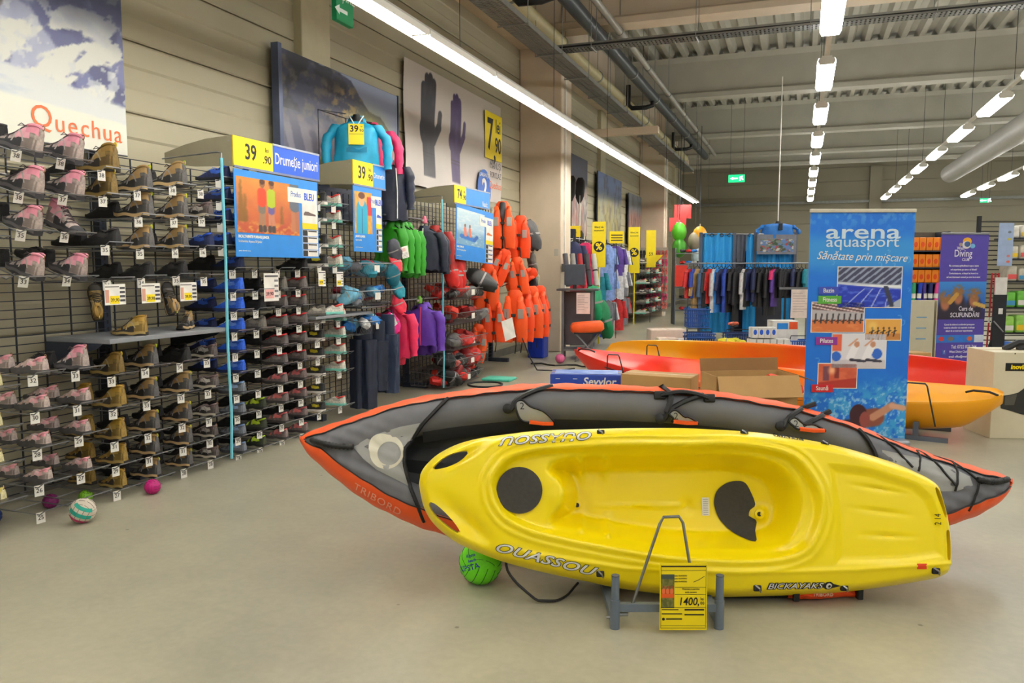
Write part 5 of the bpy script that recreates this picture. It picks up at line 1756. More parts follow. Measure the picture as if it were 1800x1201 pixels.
def bleu_poster(y0, y1, z0, z1, pic, title, line, label, tilt=0.0, narrow=False, x=-3.99, shoe=(110, 90, 86)):
    t = thing('product_poster', label, 'poster', (x, (y0 + y1) / 2, (z0 + z1) / 2), 0, None)
    w, h = y1 - y0, z1 - z0
    t.rotation_euler = (tilt, 0, 0.0)
    MB().box((-0.006, -w / 2, -h / 2), (0, w / 2, h / 2)).build('sheet', SKYBLUE, t)
    pw = w * (0.72 if not narrow else 0.60)
    grid_print('photo', pw, h * 0.64, pic, 70, 60, FW, (0.002, -w / 2 + pw / 2 + 0.02, h * 0.10), t)
    MB().box((0, -w * 0.0 + 0.10 * w, h * 0.20), (0.004, w / 2 - 0.02, h * 0.385)).build('badge', WHITE, t)
    text('Produs', h * 0.10, mat((60, 110, 190), 0.5), FW, (0.0045, w * 0.20, h * 0.30), t, sx=0.75)
    text('BLEU', h * 0.125, SIGNBLUE, FW, (0.0045, w * 0.375, h * 0.285), t, bold=0.002, sx=0.8)
    MB().box((0, w * 0.28, -h * 0.05), (0.0035, w / 2 - 0.015, h * 0.20)).build('product_box', WHITE, t)
    MB().prism([(w * 0.30, h * 0.07), (w * 0.32, h * 0.10), (w * 0.36, h * 0.10), (w * 0.40, h * 0.085), (w * 0.46, h * 0.07), (w * 0.46, h * 0.05), (w * 0.30, h * 0.05)], 0.0035, 0.0042, 'x').build('product_picture', mat(shoe, 0.5), t)
    MB().box((0, w * 0.28, -h * 0.125), (0.0036, w / 2 - 0.015, -h * 0.05)).build('yellow_note', YEL, t)
    for k in range(4):
        zz = -h * 0.135 - k * h * 0.088
        r_ = MB().box((0, w * 0.28, zz - h * 0.08), (0.0036, w / 2 - 0.015, zz)).build('feature_row', WHITE, t)
        MB().box((0.0036, w * 0.282, zz - h * 0.077), (0.0042, w * 0.345, zz - 0.003)).build('icon', mat((40, 40, 44), 0.5), r_)
        MB().box((0.0036, w * 0.355, zz - h * 0.024), (0.0042, w * 0.47, zz - h * 0.006)).build('bar', mat((70, 70, 76), 0.5), r_)
    text(title, h * 0.045, WHITE, FW, (0.001, -w / 2 + 0.03, -h * 0.265), t, align='LEFT', bold=0.001, sx=0.8)
    text(line, h * 0.042, WHITE, FW, (0.001, -w / 2 + 0.03, -h * 0.32), t, align='LEFT', sx=0.8)
    text('pentru drumetii usoare', h * 0.022, WHITE, FW, (0.001, -w / 2 + 0.03, -h * 0.43), t, align='LEFT')
    return t


t, ys = header(4.855, 5.965, 2.252, 2.478, '39,90', 'Drumeție juniori', 'header sign reading Drumeție juniori with a yellow 39.90 price')
text('Drumeție juniori', 0.125, WHITE, FW, (-3.989, ys + 0.022, 2.365), t, align='LEFT', sx=0.70, bold=0.0008)
bleu_poster(4.85, 5.93, 1.58, 2.235, walkers, 'INCALTAMINTE PLIMBARE JUNIOR', 'Incaltaminte Arpenaz 50 Junior', 'blue poster of two children walking in autumn light, Produs BLEU')
t, ys = header(6.52, 7.13, 2.28, 2.51, '39,90', 'Drumetie', 'small header sign with 39.90 under the turquoise jacket', 0.6)
text('Drumetie', 0.075, WHITE, FW, (-3.989, ys + 0.012, 2.40), t, align='LEFT', sx=0.72)
bleu_poster(6.51, 7.05, 1.65, 2.27, children_pic, 'JACHETA JUNIOR', 'impermeabila', 'narrow blue poster of a smiling child in a turquoise jacket', narrow=True, shoe=(70, 90, 190))
t, ys = header(8.83, 9.98, 2.28, 2.50, '74,90', 'Nautic', 'header sign with yellow 74 price above the kayak poster', 0.30)
text('Nautic', 0.10, WHITE, FW, (-3.989, 9.80, 2.33), t, sx=0.7)
o = bleu_poster(8.86, 10.10, 1.57, 2.26, sea_kayak, 'CAIAC GONFLABIL', 'Caiac 2 locuri pentru plimbari', 'blue sea poster of two paddlers in a kayak hanging askew', tilt=-0.05, shoe=(220, 120, 60))

# ---- clothes
def folds(k, n, z, amp, seed):
    return amp * (math.sin(k / n * 2 * PI * 5 + seed + z * 9) * 0.6 + math.sin(k / n * 2 * PI * 9 + seed * 2.3 - z * 17) * 0.4)


def make_jacket(label, col, W=0.19, H=0.50, zipc=None, hood=True, group='jackets on the wall rails', hanger=True, seed=1.0, name='jacket', sleeve=0.42, rough=0.5, bust=False, spread=1.18):
    t = thing(name, label, 'jacket', (0, 0, 0), 0, group)
    m = mat(col, rough, var=0.12, scale=11, bump=0.5)
    n, rr = 28, []
    for k in range(13):
        f = k / 12
        z = -H + H * f
        w = W * np.interp(f, [0, 0.15, 0.6, 0.85, 0.95, 1.0], [0.98, 1.0, 0.95, 1.0, 0.80, 0.36])
        d = (0.075 if not bust else 0.12) * np.interp(f, [0, 0.5, 0.85, 1], [1.0, 1.0, 0.85, 0.55])
        ring = []
        for q in range(n):
            a = 2 * PI * q / n
            e = 1 + folds(q, n, z, (0.16 - 0.08 * f) if f < 0.95 else 0.0, seed)
            ring.append((w * math.copysign(abs(math.cos(a)) ** 0.75, math.cos(a)) * (1 if f > 0.9 else e ** 0.5), d * math.sin(a) * (e if f < 0.9 else 1), z + (0.012 * math.sin(q * 2.1 + seed) if k == 0 else 0)))
        rr.append(ring)
    MB().rings(rr).build('body', m, t, True)
    for s in (-1, 1):
        pts = smooth_curve([(W * 0.82, -0.035), (W * 1.08, -0.10), (W * spread, -H * 0.45), (W * (spread + 0.03), -sleeve - 0.06)], 12)
        rr = []
        for i, (x, z) in enumerate(pts):
            r = 0.062 - 0.022 * i / 11 + 0.007 * math.sin(i * 2.2 + seed)
            rr.append([(s * x + s * r * math.cos(a), (-0.015 * i / 11) + r * 1.05 * math.sin(a), z + 0.012 * math.cos(a) * (1 if i < 2 else 0.2)) for a in np.linspace(0, 2 * PI, 11)[:-1]])
        MB().rings(rr).build('sleeve', m, t, True)
    rr = [[(0.062 * math.cos(a) * k1, 0.05 * math.sin(a) * k1 + dy, z) for a in np.linspace(0, 2 * PI, 17)[:-1]] for k1, dy, z in ((1.15, 0, -0.02), (1.0, 0, 0.02), (0.9, 0.006, 0.05), (0.75, 0.006, 0.047), (0.7, 0, 0.0))]
    MB().rings(rr).build('collar', m if not bust else BLACK, t, True)
    if hood:
        rr = []
        for k in range(8):
            f = k / 7
            rr.append([(0.10 * math.sin(PI * (0.2 + 0.75 * f)) * math.cos(a), 0.035 + 0.055 * math.sin(PI * (0.2 + 0.7 * f)) * math.sin(a), 0.07 - 0.22 * f) for a in np.linspace(0, 2 * PI, 15)[:-1]])
        MB().rings(rr).build('hood', m, t, True)
    if zipc:
        dd = (0.075 if not bust else 0.12)
        pts = [(0.0, -dd * np.interp(f, [0, 0.5, 0.85, 1], [1.04, 1.05, 0.90, 0.75]) - 0.008, -H + (H + 0.02) * f) for f in np.linspace(0.0, 1, 9)]
        mm = MB()
        mm.rings([[(p[0] - 0.008, p[1], p[2]), (p[0], p[1] - 0.004, p[2]), (p[0] + 0.008, p[1], p[2])] for p in pts], close=False)
        mm.build('zip', mat(zipc, 0.5), t)
    if hanger:
        MB().tube([(-W * 0.75, 0.0, -0.03), (0, 0, 0.055), (W * 0.75, 0.0, -0.03)], 0.007, 6).tube([(0, 0, 0.05), (0, 0, 0.10), (0.02, 0, 0.125), (0.0, 0, 0.145), (-0.02, 0, 0.13)], 0.004, 5).build('hanger', BLACK, t, True)
    return Proto(t)


def size_bulb(x, y, z, lb, col=(236, 120, 150)):
    t = thing('size_marker', lb, 'size marker', (x, y, z))
    MB().lathe([(0.0001, -0.04), (0.03, -0.03), (0.036, 0.0), (0.024, 0.03), (0.016, 0.05), (0.0001, 0.055)], 14).build('bulb', mat(col, 0.4), t, True)
    MB().box((-0.012, -0.038, -0.012), (0.012, -0.034, 0.012)).build('number_patch', WHITE, t)


def rail(y0, y1, x, z, lb):
    t = thing('clothes_rail', lb, 'rail', (0, 0, 0))
    MB().tube([(x, y0, z), (x, y1, z)], 0.009, 8).build('bar', ZINC, t, True)
    for y in (y0 + 0.05, y1 - 0.05):
        MB().tube([(RX, y, z), (x, y, z)], 0.008, 6).build('arm', ZINC, t, True)


rail(7.45, 8.6, -4.2, 2.06, 'chrome rail over the green and navy jackets')
rail(7.35, 8.85, -4.2, 1.13, 'chrome rail over the pink and purple jackets')
gj = make_jacket('green jacket', (48, 158, 30), 0.18, 0.50, None, True, seed=2.0)
for i, y in enumerate((7.62, 7.72, 7.82, 7.93)):
    gj.put((-4.2, y, 1.94 - 0.01 * (i % 2)), (-0.35, -0.2, 0.05, 0.15)[i], ('nearest', 'second', 'third', 'last')[i] + ' green rain jacket in the row beside the navy jacket', 'green jackets', scale=(0.95, 1.0, 1.0 + 0.03 * i))
nj = make_jacket('dark navy jacket with a white zip in front of the rail', (40, 46, 66), 0.19, 0.46, (226, 222, 216), False, seed=0.5, group=None, spread=1.22)
nj.put((-4.13, 8.28, 1.93), 0.18, 'dark navy jacket with white zip hanging beside the green jackets', None)
make_jacket('x', (32, 36, 52), 0.19, 0.46, None, False, seed=3.5, group=None).put((-4.16, 8.44, 1.90), 0.1, 'second navy jacket half hidden behind the white-zipped one', None)
make_jacket('x', (170, 40, 36), 0.17, 0.44, None, False, seed=1.5, group=None).put((-4.16, 8.62, 1.95), 0.1, 'dark red jacket peeping out behind the navy jackets', None)
pj = make_jacket('hot pink jacket', (236, 46, 96), 0.19, 0.50, (90, 70, 150), False, seed=1.2, group=None)
pj.put((-4.12, 7.52, 1.03), 0.05, 'hot pink rain jacket with a purple zip beside the navy trousers', None, (1.0, 1, 1.0))
make_jacket('x', (214, 34, 72), 0.17, 0.56, None, False, seed=4.2, group=None).put((-4.25, 7.66, 1.00), 0.0, 'darker pink jacket hanging lower behind the hot pink one', None)
vj = make_jacket('x', (104, 62, 182), 0.19, 0.42, (220, 60, 110), True, seed=2.6, group=None)
vj.put((-4.08, 8.12, 1.03), 0.05, 'purple rain jacket with a pink zip beside the pale blue strip', None)
make_jacket('x', (84, 46, 156), 0.18, 0.50, None, True, seed=5.1, group=None).put((-4.25, 8.30, 0.98), 0.0, 'second purple jacket hanging lower behind the pink-zipped one', None)
size_bulb(-4.2, 7.86, 2.12, 'small pink size marker above the green jackets', (230, 50, 90))
size_bulb(-4.13, 8.28, 2.04, 'pale pink size marker at the collar of the navy jacket')
size_bulb(-4.12, 8.12, 1.12, 'green and white size marker above the purple jacket', (120, 196, 60))
size_bulb(-4.13, 7.52, 1.13, 'lime size marker above the hot pink jacket', (140, 200, 60))


def trousers(label, x, y, z, col, H=0.95, seed=0.0, W=0.12, rz=0.0, group=None):
    t = thing('trousers', label, 'trousers', (x, y, z), rz, group)
    m = mat(col, 0.5, var=0.2, scale=9, bump=0.6)
    MB().rings([[(W * 1.05 * math.cos(a), 0.05 * math.sin(a), zz) for a in np.linspace(0, 2 * PI, 21)[:-1]] for zz in (0.0, -0.05, -0.16, -0.26)]).build('seat', m, t, True)
    for s in (-1, 1):
        rr = []
        for i in range(30):
            f = i / 29
            cx, r = s * W * (0.50 + 0.08 * f), 0.092 - 0.010 * f
            rr.append([(cx + r * math.cos(a) * (1 + 0.14 * math.sin(5 * a + seed + f * 3) + 0.16 * (float(vnoise(np.array(a * 2.5 + seed), np.array(f * 14.0))) - 0.5)), (r * 0.8) * math.sin(a) * (1 + 0.2 * math.sin(4 * a + seed)), -0.20 - (H - 0.2) * f) for a in np.linspace(0, 2 * PI, 25)[:-1]])
        MB().rings(rr).build('leg', m, t, True)
    MB().tube([(-W, 0, 0.01), (0, 0, 0.05), (W, 0, 0.01)], 0.006, 5).tube([(0, 0, 0.05), (0, 0, 0.12)], 0.004, 5).build('hanger', BLACK, t)
    return t


NAVYT = (36, 44, 64)
trousers('navy waterproof trousers hanging lowest beside the white running shoes', -4.12, 6.86, 0.98, NAVYT, 0.90, 0.3, 0.10, 0.1)
trousers('navy waterproof trousers in the middle of the three', -4.04, 6.96, 0.96, NAVYT, 0.70, 1.6, 0.11, 0.0)
trousers('glossy navy trousers nearest the hot pink jacket', -3.96, 7.08, 1.02, (46, 58, 84), 0.80, 2.9, 0.08, -0.2)
rail(6.72, 7.30, -4.05, 1.10, 'short rail holding the navy trousers')
# bust figures on top of the rack
bj = make_jacket('x', (26, 158, 200), 0.22, 0.42, None, True, bust=True, hanger=False, seed=0.9, group=None, sleeve=0.40, spread=1.34)
o = bj.put((-4.22, 6.98, 2.94), 0.5, 'turquoise hooded jacket on a black bust above the small header sign', None)
MB().rings([[(0.045 * k * math.cos(a), 0.045 * k * math.sin(a), z) for a in np.linspace(0, 2 * PI, 13)[:-1]] for k, z in ((1, -0.05), (0.95, 0.05), (0.75, 0.075))]).build('bust_neck', BLACK, o, True)
for sx_1 in (-1, 1):
    MB().tube([(sx_1 * 0.07, -0.055, 0.055), (sx_1 * 0.045, -0.10, 0.01), (0.0, -0.118, -0.07)], 0.006, 5).build('white_piping', WHITE, o, True)
MB().rings([[(-0.10 + 0.2 * i / 8, -0.128 - 0.012 * math.sin(PI * i / 8), -0.27 + 0.015 * math.sin(i)), (-0.10 + 0.2 * i / 8, -0.128, -0.31)] for i in range(9)], close=False).build('pocket_seam', mat((18, 128, 170), 0.5), o, True)
pt = thing('price_tag', 'yellow 39.90 price tag on the chest of the turquoise jacket', 'price tag', (-4.15, 6.86, 2.80), 0.5)
MB().box((-0.075, -0.004, -0.10), (0.075, 0.0, 0.10)).build('card', YEL, pt)
text('39', 0.085, INK, FC, (-0.02, -0.005, 0.05), pt, bold=0.002)
text('90', 0.04, INK, FC, (0.052, -0.005, 0.035), pt)
text('lei', 0.025, INK, FC, (0.052, -0.005, 0.075), pt)
MB().box((-0.07, -0.005, 0.0), (0.07, -0.004, 0.003)).build('ruled_line', INK, pt)
pt.location = Vector((-4.22, 6.98, 0)) + Matrix.Rotation(0.5, 3, 'Z') @ Vector((0.0, -0.150, 0)) + Vector((0, 0, 2.80))
make_jacket('x', (220, 52, 110), 0.22, 0.44, None, True, bust=True, hanger=False, seed=3.3, group=None, spread=1.3).put((-4.36, 7.50, 2.97), 0.4, 'pink hooded jacket on a bust behind the turquoise one', None)
o = make_jacket('x', (34, 40, 62), 0.20, 0.60, None, False, bust=True, hanger=False, seed=1.9, group=None, spread=1.15).put((-4.22, 7.62, 2.60), 0.3, 'long navy jacket with white piping beside the small header sign', None)
MB().tube([(0.10, -0.115, -0.05), (0.115, -0.125, -0.3), (0.11, -0.12, -0.58)], 0.007, 5).build('white_piping', WHITE, o, True)
t = thing('bust_rack', 'thin wire rack on top of the shelving behind the bust jackets', 'wire rack', (-4.5, 6.98, 2.3))
for y in (-0.25, 0.25):
    MB().tube([(0, y, 0), (0, y, 0.74), (0.25, y + 0.1, 0.70)], 0.006, 5).build('upright', WIRE, t)
MB().tube([(0, -0.25, 0.74), (0, 0.25, 0.74)], 0.006, 5).build('cross_wire', WIRE, t)


# ---- wire baskets and what lies in them
def basket(x0, x1, y0, y1, z, h, label, step=0.03, front=True):
    t = thing('wire_basket', label, 'basket', (0, 0, 0))
    m = MB()
    for y in np.arange(y0, y1 + 0.001, step):
        m.tube([(x0, y, z + h), (x0, y, z), (x1, y, z), (x1 + 0.05, y, z + h * 0.7)], 0.002, 3)
    for x in np.arange(x0, x1 + 0.001, step * 1.5):
        m.tube([(x, y0, z + h), (x, y0, z), (x, y1, z), (x, y1, z + h)], 0.002, 3)
    o = m.build('fine_wires', ZINC, t)
    o['kind'] = 'stuff'
    MB().tube([(x0, y0, z + h), (x1 + 0.05, y0, z + h * 0.7), (x1 + 0.05, y1, z + h * 0.7), (x0, y1, z + h)], 0.005, 5, closed=True).build('rim_wire', ZINC, t)
    MB().box((x1 + 0.045, (y0 + y1) / 2 - 0.05, z + h * 0.25), (x1 + 0.05, (y0 + y1) / 2 + 0.05, z + h * 0.6)).build('label_holder', WHITE, t)
    return t


PACK = {}


def soft_pack(kind_, col, label, loc, rot, s, group):
    """a soft folded garment or wrapped pack: lumpy pillow with a paper band"""
    if col not in PACK:
        t = thing(kind_, label, 'folded item', (0, 0, 0))
        n, rr = 14, []
        sd = RND.random() * 6
        for i in range(9):
            f = i / 8
            w = 0.085 * math.sin(PI * (0.08 + 0.84 * f)) ** 0.5
            rr.append([((f - 0.5) * 0.22 + 0.008 * math.sin(3 * a + sd), w * math.copysign(abs(math.cos(a)) ** 0.7, math.cos(a)) * (1 + 0.10 * math.sin(3 * a + sd + f * 9)), 0.045 * math.sin(PI * (0.1 + 0.8 * f)) ** 0.4 * math.sin(a) * (1 + 0.18 * math.sin(4 * a + sd + f * 7))) for a in np.linspace(0, 2 * PI, n + 1)[:-1]])
        MB().rings(rr).build('folded_cloth', mat(col, 0.6, var=0.2, scale=18, bump=0.2), t, True)
        MB().rings([[(x, 0.09 * math.copysign(abs(math.cos(a)) ** 0.7, math.cos(a)), 0.049 * math.sin(a)) for a in np.linspace(0, 2 * PI, n + 1)[:-1]] for x in (-0.004, 0.008)], cap=False).build('paper_band', mat((150, 146, 144), 0.5), t, True)
        PACK[col] = Proto(t)
    return PACK[col].put(loc, 0, label, group, s, rot)


def fill(x0, x1, y0, y1, z, cols, n, kind_, what, where, s=(0.7, 1.1)):
    for i in range(n):
        cname, col = cols[i % len(cols)]
        soft_pack(kind_, col, '%s %s, %s from the near end, %s' % (cname, what, ORD[i], where), (RND.uniform(x0, x1), y0 + (y1 - y0) * (i + 0.5) / n + RND.uniform(-0.02, 0.02), z + 0.045 + RND.uniform(0, 0.07)), (RND.uniform(-0.7, 0.7), RND.uniform(-0.8, 0.5), RND.uniform(0, 6)), RND.uniform(*s), what + 's ' + where)


BL = [('pale blue', (120, 190, 220)), ('white', (206, 206, 208)), ('bright blue', (36, 120, 200)), ('grey', (120, 122, 130)), ('crimson', (190, 34, 56)), ('teal', (20, 130, 150))]
basket(-4.5, -4.02, 6.56, 7.25, 1.40, 0.20, 'upper wire basket of mixed packs under the narrow poster')
fill(-4.4, -4.05, 6.6, 7.2, 1.42, BL, 12, 'folded_pack', 'folded pack', 'in the upper basket')
basket(-4.5, -4.0, 6.50, 7.25, 1.13, 0.20, 'middle wire basket of pale blue packs')
fill(-4.4, -4.05, 6.55, 7.2, 1.15, [BL[0], BL[1], BL[0], BL[3], BL[2], BL[4]], 12, 'folded_pack', 'folded pack', 'in the middle basket')
basket(-4.5, -4.02, 6.62, 7.22, 0.84, 0.18, 'lower wire basket of blue packs above the trousers')
fill(-4.4, -4.05, 6.66, 7.18, 0.86, [BL[2], BL[0], BL[1], BL[2]], 9, 'folded_pack', 'folded pack', 'in the lower basket')
t = thing('display_shelf', 'short grey shelf carrying two running shoes under the leaflets', 'shelf', (0, 0, 0))
MB().bbox((RX, 5.92, 1.035), (-4.03, 6.9, 1.06), 0.004).build('shelf_board', mat((142, 146, 152), 0.45, 0.2, var=0.04), t)
SH['grey'][0].put((-4.14, 6.02, 1.062), 0.9, 'grey running shoe on the short shelf', None, 1.0)
SH['white'][0].put((-4.14, 6.32, 1.062), 0.9, 'white running shoe on the short shelf', None, 1.0)
for i, (y, z, col, nm) in enumerate(((7.30, 1.55, (226, 52, 70), 'crimson'), (7.34, 1.28, (20, 140, 160), 'teal'), (7.36, 1.12, (232, 46, 74), 'scarlet'), (7.22, 0.92, (236, 40, 140), 'magenta'), (7.28, 1.68, (70, 74, 84), 'charcoal'), (7.24, 1.42, (16, 110, 130), 'dark teal'))):
    soft_pack('woolly_cap', col, nm + ' cap hanging between the baskets and green jackets', (-3.98, y, z), (0.4 * i, 1.2, 0.3 * i), 1.0, 'caps hung between baskets and jackets')
for y, z, w, lb, a in ((7.46, 1.66, 0.10, 'small white leaflet hanging over the green jackets', 0.2), (7.15, 0.95, 0.11, 'white leaflet hanging over the navy trousers', 0.5)):
    t = thing('price_leaflet', lb, 'price leaflet', (-3.95, y, z))
    t.rotation_euler = (a, 0, -0.3)
    MB().box((-0.002, -w / 2, -w * 0.62), (0, w / 2, w * 0.62)).build('sheet', WHITE, t)
    MB().box((0, -w * 0.4, w * 0.1), (0.001, w * 0.1, w * 0.45)).build('pink_block', mat((230, 190, 186), 0.5), t)
    for k in range(4):
        MB().box((0, -w * 0.4, -w * 0.5 + k * w * 0.13), (0.001, w * 0.3, -w * 0.46 + k * w * 0.13)).build('text_line', mat((150, 150, 150), 0.5), t)
RD = [('red', (206, 40, 34)), ('black', (34, 34, 36)), ('scarlet', (226, 60, 40)), ('grey', (104, 104, 104)), ('dark red', (150, 30, 30))]
for i, (z, h, y0, y1) in enumerate(((1.10, 0.20, 8.75, 9.75), (0.80, 0.2, 8.75, 9.75), (0.48, 0.2, 8.75, 9.75), (0.24, 0.18, 8.7, 9.75), (0.04, 0.18, 8.6, 9.6))):
    nm = ('topmost', 'second', 'third', 'fourth', 'lowest')[i]
    basket(-4.5, -3.98, y0, y1, z, h, nm + ' wire basket of red and black gear beside the life vests', 0.035)
    fill(-4.4, -4.0, y0 + 0.05, y1 - 0.05, z + 0.02, RD[i % 2:] + RD[:i % 2], 13, 'gear_bag', 'gear bag', 'in the %s red basket' % nm, (0.9, 1.35))
for i, (y, z, rz) in enumerate(((8.92, 1.50, 0.2), (9.05, 1.44, -0.1), (9.2, 1.50, 0.3))):
    soft_pack('red_bag', (212, 36, 30), ('first', 'second', 'third')[i] + ' long red bag hanging under the askew poster', (-4.1, y, z - 0.05), (0.1, 1.3 + 0.1 * i, rz), 1.8, 'long red bags')
soft_pack('net_bag', (44, 46, 46), 'black mesh bag hanging over the top red basket', (-4.0, 9.7, 1.33), (0.4, 0.5, 0.4), 2.0, None)
# ================================================================ kayaks, banners and boxes in the middle distance
def mpp(d):
    return d / FPX


def two_tone(c0, c1, c2, name):
    m = bpy.data.materials.new(name)
    m.use_nodes = True
    nt = m.node_tree
    b = nt.nodes['Principled BSDF']
    tc = nt.nodes.new('ShaderNodeTexCoord')
    sp = nt.nodes.new('ShaderNodeSeparateXYZ')
    nz = nt.nodes.new('ShaderNodeTexNoise')
    nz.inputs['Scale'].default_value = 2.2
    ad = nt.nodes.new('ShaderNodeMath')
    ad.operation = 'MULTIPLY_ADD'
    ad.inputs[1].default_value = 0.28
    mr = nt.nodes.new('ShaderNodeMapRange')
    mr.inputs[1].default_value, mr.inputs[2].default_value = -2.1, 2.1
    rp = nt.nodes.new('ShaderNodeValToRGB')
    for e, (p, c) in zip(rp.color_ramp.elements, ((0.22, c0), (0.9, c2))):
        e.position, e.color = p, (*lin(c), 1)
    e = rp.color_ramp.elements.new(0.58)
    e.color = (*lin(c1), 1)
    nt.links.new(tc.outputs['Object'], sp.inputs[0])
    nt.links.new(tc.outputs['Object'], nz.inputs['Vector'])
    nt.links.new(sp.outputs['X'], mr.inputs[0])
    nt.links.new(nz.outputs['Fac'], ad.inputs[0])
    nt.links.new(mr.outputs[0], ad.inputs[2])
    sb = nt.nodes.new('ShaderNodeMath')
    sb.operation = 'SUBTRACT'
    sb.inputs[1].default_value = 0.14
    nt.links.new(ad.outputs[0], sb.inputs[0])
    nt.links.new(sb.outputs[0], rp.inputs[0])
    nt.links.new(rp.outputs[0], b.inputs['Base Color'])
    b.inputs['Roughness'].default_value = 0.33
    return m


def touring_kayak(name, label, pl, pr_, roll, m, W=0.36, D=0.30, blunt=0.5):
    """sit-on-top boat from left end pl to right end pr_, rolled about its length"""
    t = thing(name, label, 'kayak')
    a, b = Vector(pl), Vector(pr_)
    L = (b - a).length
    t.location = (a + b) / 2
    t.rotation_euler = (roll, math.asin(-(b.z - a.z) / L), math.atan2(b.y - a.y, b.x - a.x))
    rr = []
    N = 60
    for i in range(N + 1):
        s = i / N
        x = (s - 0.5) * L
        e = math.sin(PI * min(max(s, 0.0), 1.0))
        w = max(0.035, W * e ** (blunt if s > 0.5 or blunt < 0.3 else 0.62))
        d = max(0.05, D * (0.55 + 0.45 * e ** 0.5)) * (0.25 + 0.75 * min(1, 14 * min(s, 1 - s) + 0.15))
        lift = 0.10 * abs(2 * s - 1) ** 3.5
        well = 0.12 * float(sst(0.20, 0.27, s) * (1 - sst(0.74, 0.82, s))) + 0.03 * float(sst(0.04, 0.12, s) * (1 - sst(0.88, 0.96, s)))
        foot = 0.03 * math.sin(s * 60) * (1 if 0.25 < s < 0.7 else 0)
        ring = [(x, -w, lift), (x, -w * 0.94, lift + 0.022), (x, -w * 0.80, lift + 0.012), (x, -w * 0.60, lift - well * 0.7), (x, -w * 0.25, lift - well + foot * 0.5), (x, 0, lift - well + foot), (x, w * 0.25, lift - well + foot * 0.5), (x, w * 0.60, lift - well * 0.7),
                (x, w * 0.80, lift + 0.012), (x, w * 0.94, lift + 0.022), (x, w, lift), (x, w * 0.97, lift - d * 0.35), (x, w * 0.78, lift - d * 0.75), (x, w * 0.4, lift - d * 0.95), (x, 0, lift - d), (x, -w * 0.4, lift - d * 0.95), (x, -w * 0.78, lift - d * 0.75), (x, -w * 0.97, lift - d * 0.35)]
        rr.append(ring)
    MB().rings(rr).build('hull', m, t, 60)
    mb = MB().tube([((s - 0.5) * L, -max(0.025, W * math.sin(PI * s) ** 0.62) - 0.004, 0.10 * abs(2 * s - 1) ** 3.5 - 0.035) for s in np.linspace(0.12, 0.88, 30)], 0.005, 5)
    mb.build('deck_line', BLACK, t, True)
    for s in (0.035, 0.965):
        z = 0.10 * abs(2 * s - 1) ** 3.5 + 0.02
        x = (s - 0.5) * L
        MB().tube([(x - 0.12, 0, z), (x - 0.06, -0.02, z + 0.03), (x + 0.06, -0.02, z + 0.03), (x + 0.12, 0, z)], 0.010, 6).build('carry_handle', BLACK, t, True)
    for s in (0.3, 0.42, 0.6, 0.72):
        x = (s - 0.5) * L
        w = W * math.sin(PI * s) ** 0.62
        MB().bbox((x - 0.03, -w * 0.96, 0.01), (x + 0.03, -w * 0.86, 0.035), 0.006).build('eyelet', BLACK, t)
    MB().lathe([(0.026, 0), (0.026, 0.004), (0.0001, 0.004)], 14, (0.45 * L, -0.09, -0.06), 'y').build('scupper_plug', BLACK, t)
    return t


RO = two_tone((246, 52, 36), (255, 128, 22), (255, 176, 22), 'red_to_yellow_plastic')
YR = two_tone((255, 176, 20), (255, 84, 30), (246, 44, 30), 'yellow_to_red_plastic')
kb = touring_kayak('touring_kayak', 'red to orange sit-on-top kayak lying nearest behind the cardboard boxes', (-2.50, 9.05, 0.42), (1.62, 7.55, 0.33), 0.22, RO, 0.36, 0.36, 0.31)
ka = touring_kayak('touring_kayak', 'yellow to red kayak lying furthest back on its side', (-2.35, 10.0, 0.33), (1.90, 9.05, 0.30), 1.15, YR, 0.32, 0.32, 0.22)
text('TRIBORD', 0.13, INK, FC, (1.42, -0.02, -0.22), ka, extr=0.004).matrix_local = Matrix.Translation((1.45, -0.300, -0.06)) @ Matrix.Rotation(-1.15 + PI / 2, 4, 'X')
SG2 = mat((104, 112, 126), 0.4, 0.3, var=0.05)


def u_stand(px, d, zt_, label, w=0.30, up=0.42):
    p = at(px, 470, d)
    t = thing('kayak_rack', label, 'stand', (p.x, p.y, 0), YAW - 0.55)
    MB().box((-0.25, -0.30, 0.0), (0.25, -0.26, 0.04)).build('foot', SG2, t)
    MB().box((-0.25, 0.26, 0.0), (0.25, 0.30, 0.04)).build('foot', SG2, t)
    for y in (-0.28, 0.28):
        MB().box((-0.022, y - 0.022, 0.04), (0.022, y + 0.022, 0.16)).build('post', SG2, t)
    MB().box((-0.02, -0.30, 0.10), (0.02, 0.30, 0.135)).build('cross_bar', SG2, t)
    MB().tube([(-w / 2, -0.32, 0.14), (-w * 0.27, -0.44, up), (-w * 0.22, -0.44, up + 0.02), (w * 0.22, -0.44, up + 0.02), (w * 0.27, -0.44, up), (w / 2, -0.32, 0.14)], 0.007, 6).build('wire_loop', mat((70, 70, 72), 0.4, 0.5), t, True)


u_stand(1108, 8.95, 0, 'grey kayak rack with wire loop under the red kayak tip', 0.26, 0.52)
u_stand(1172, 9.6, 0, 'grey kayak rack with wire loop against the orange kayak', 0.24, 0.56)
u_stand(1628, 6.95, 0, 'grey kayak rack with wire loop under the yellow kayak end', 0.30, 0.50)

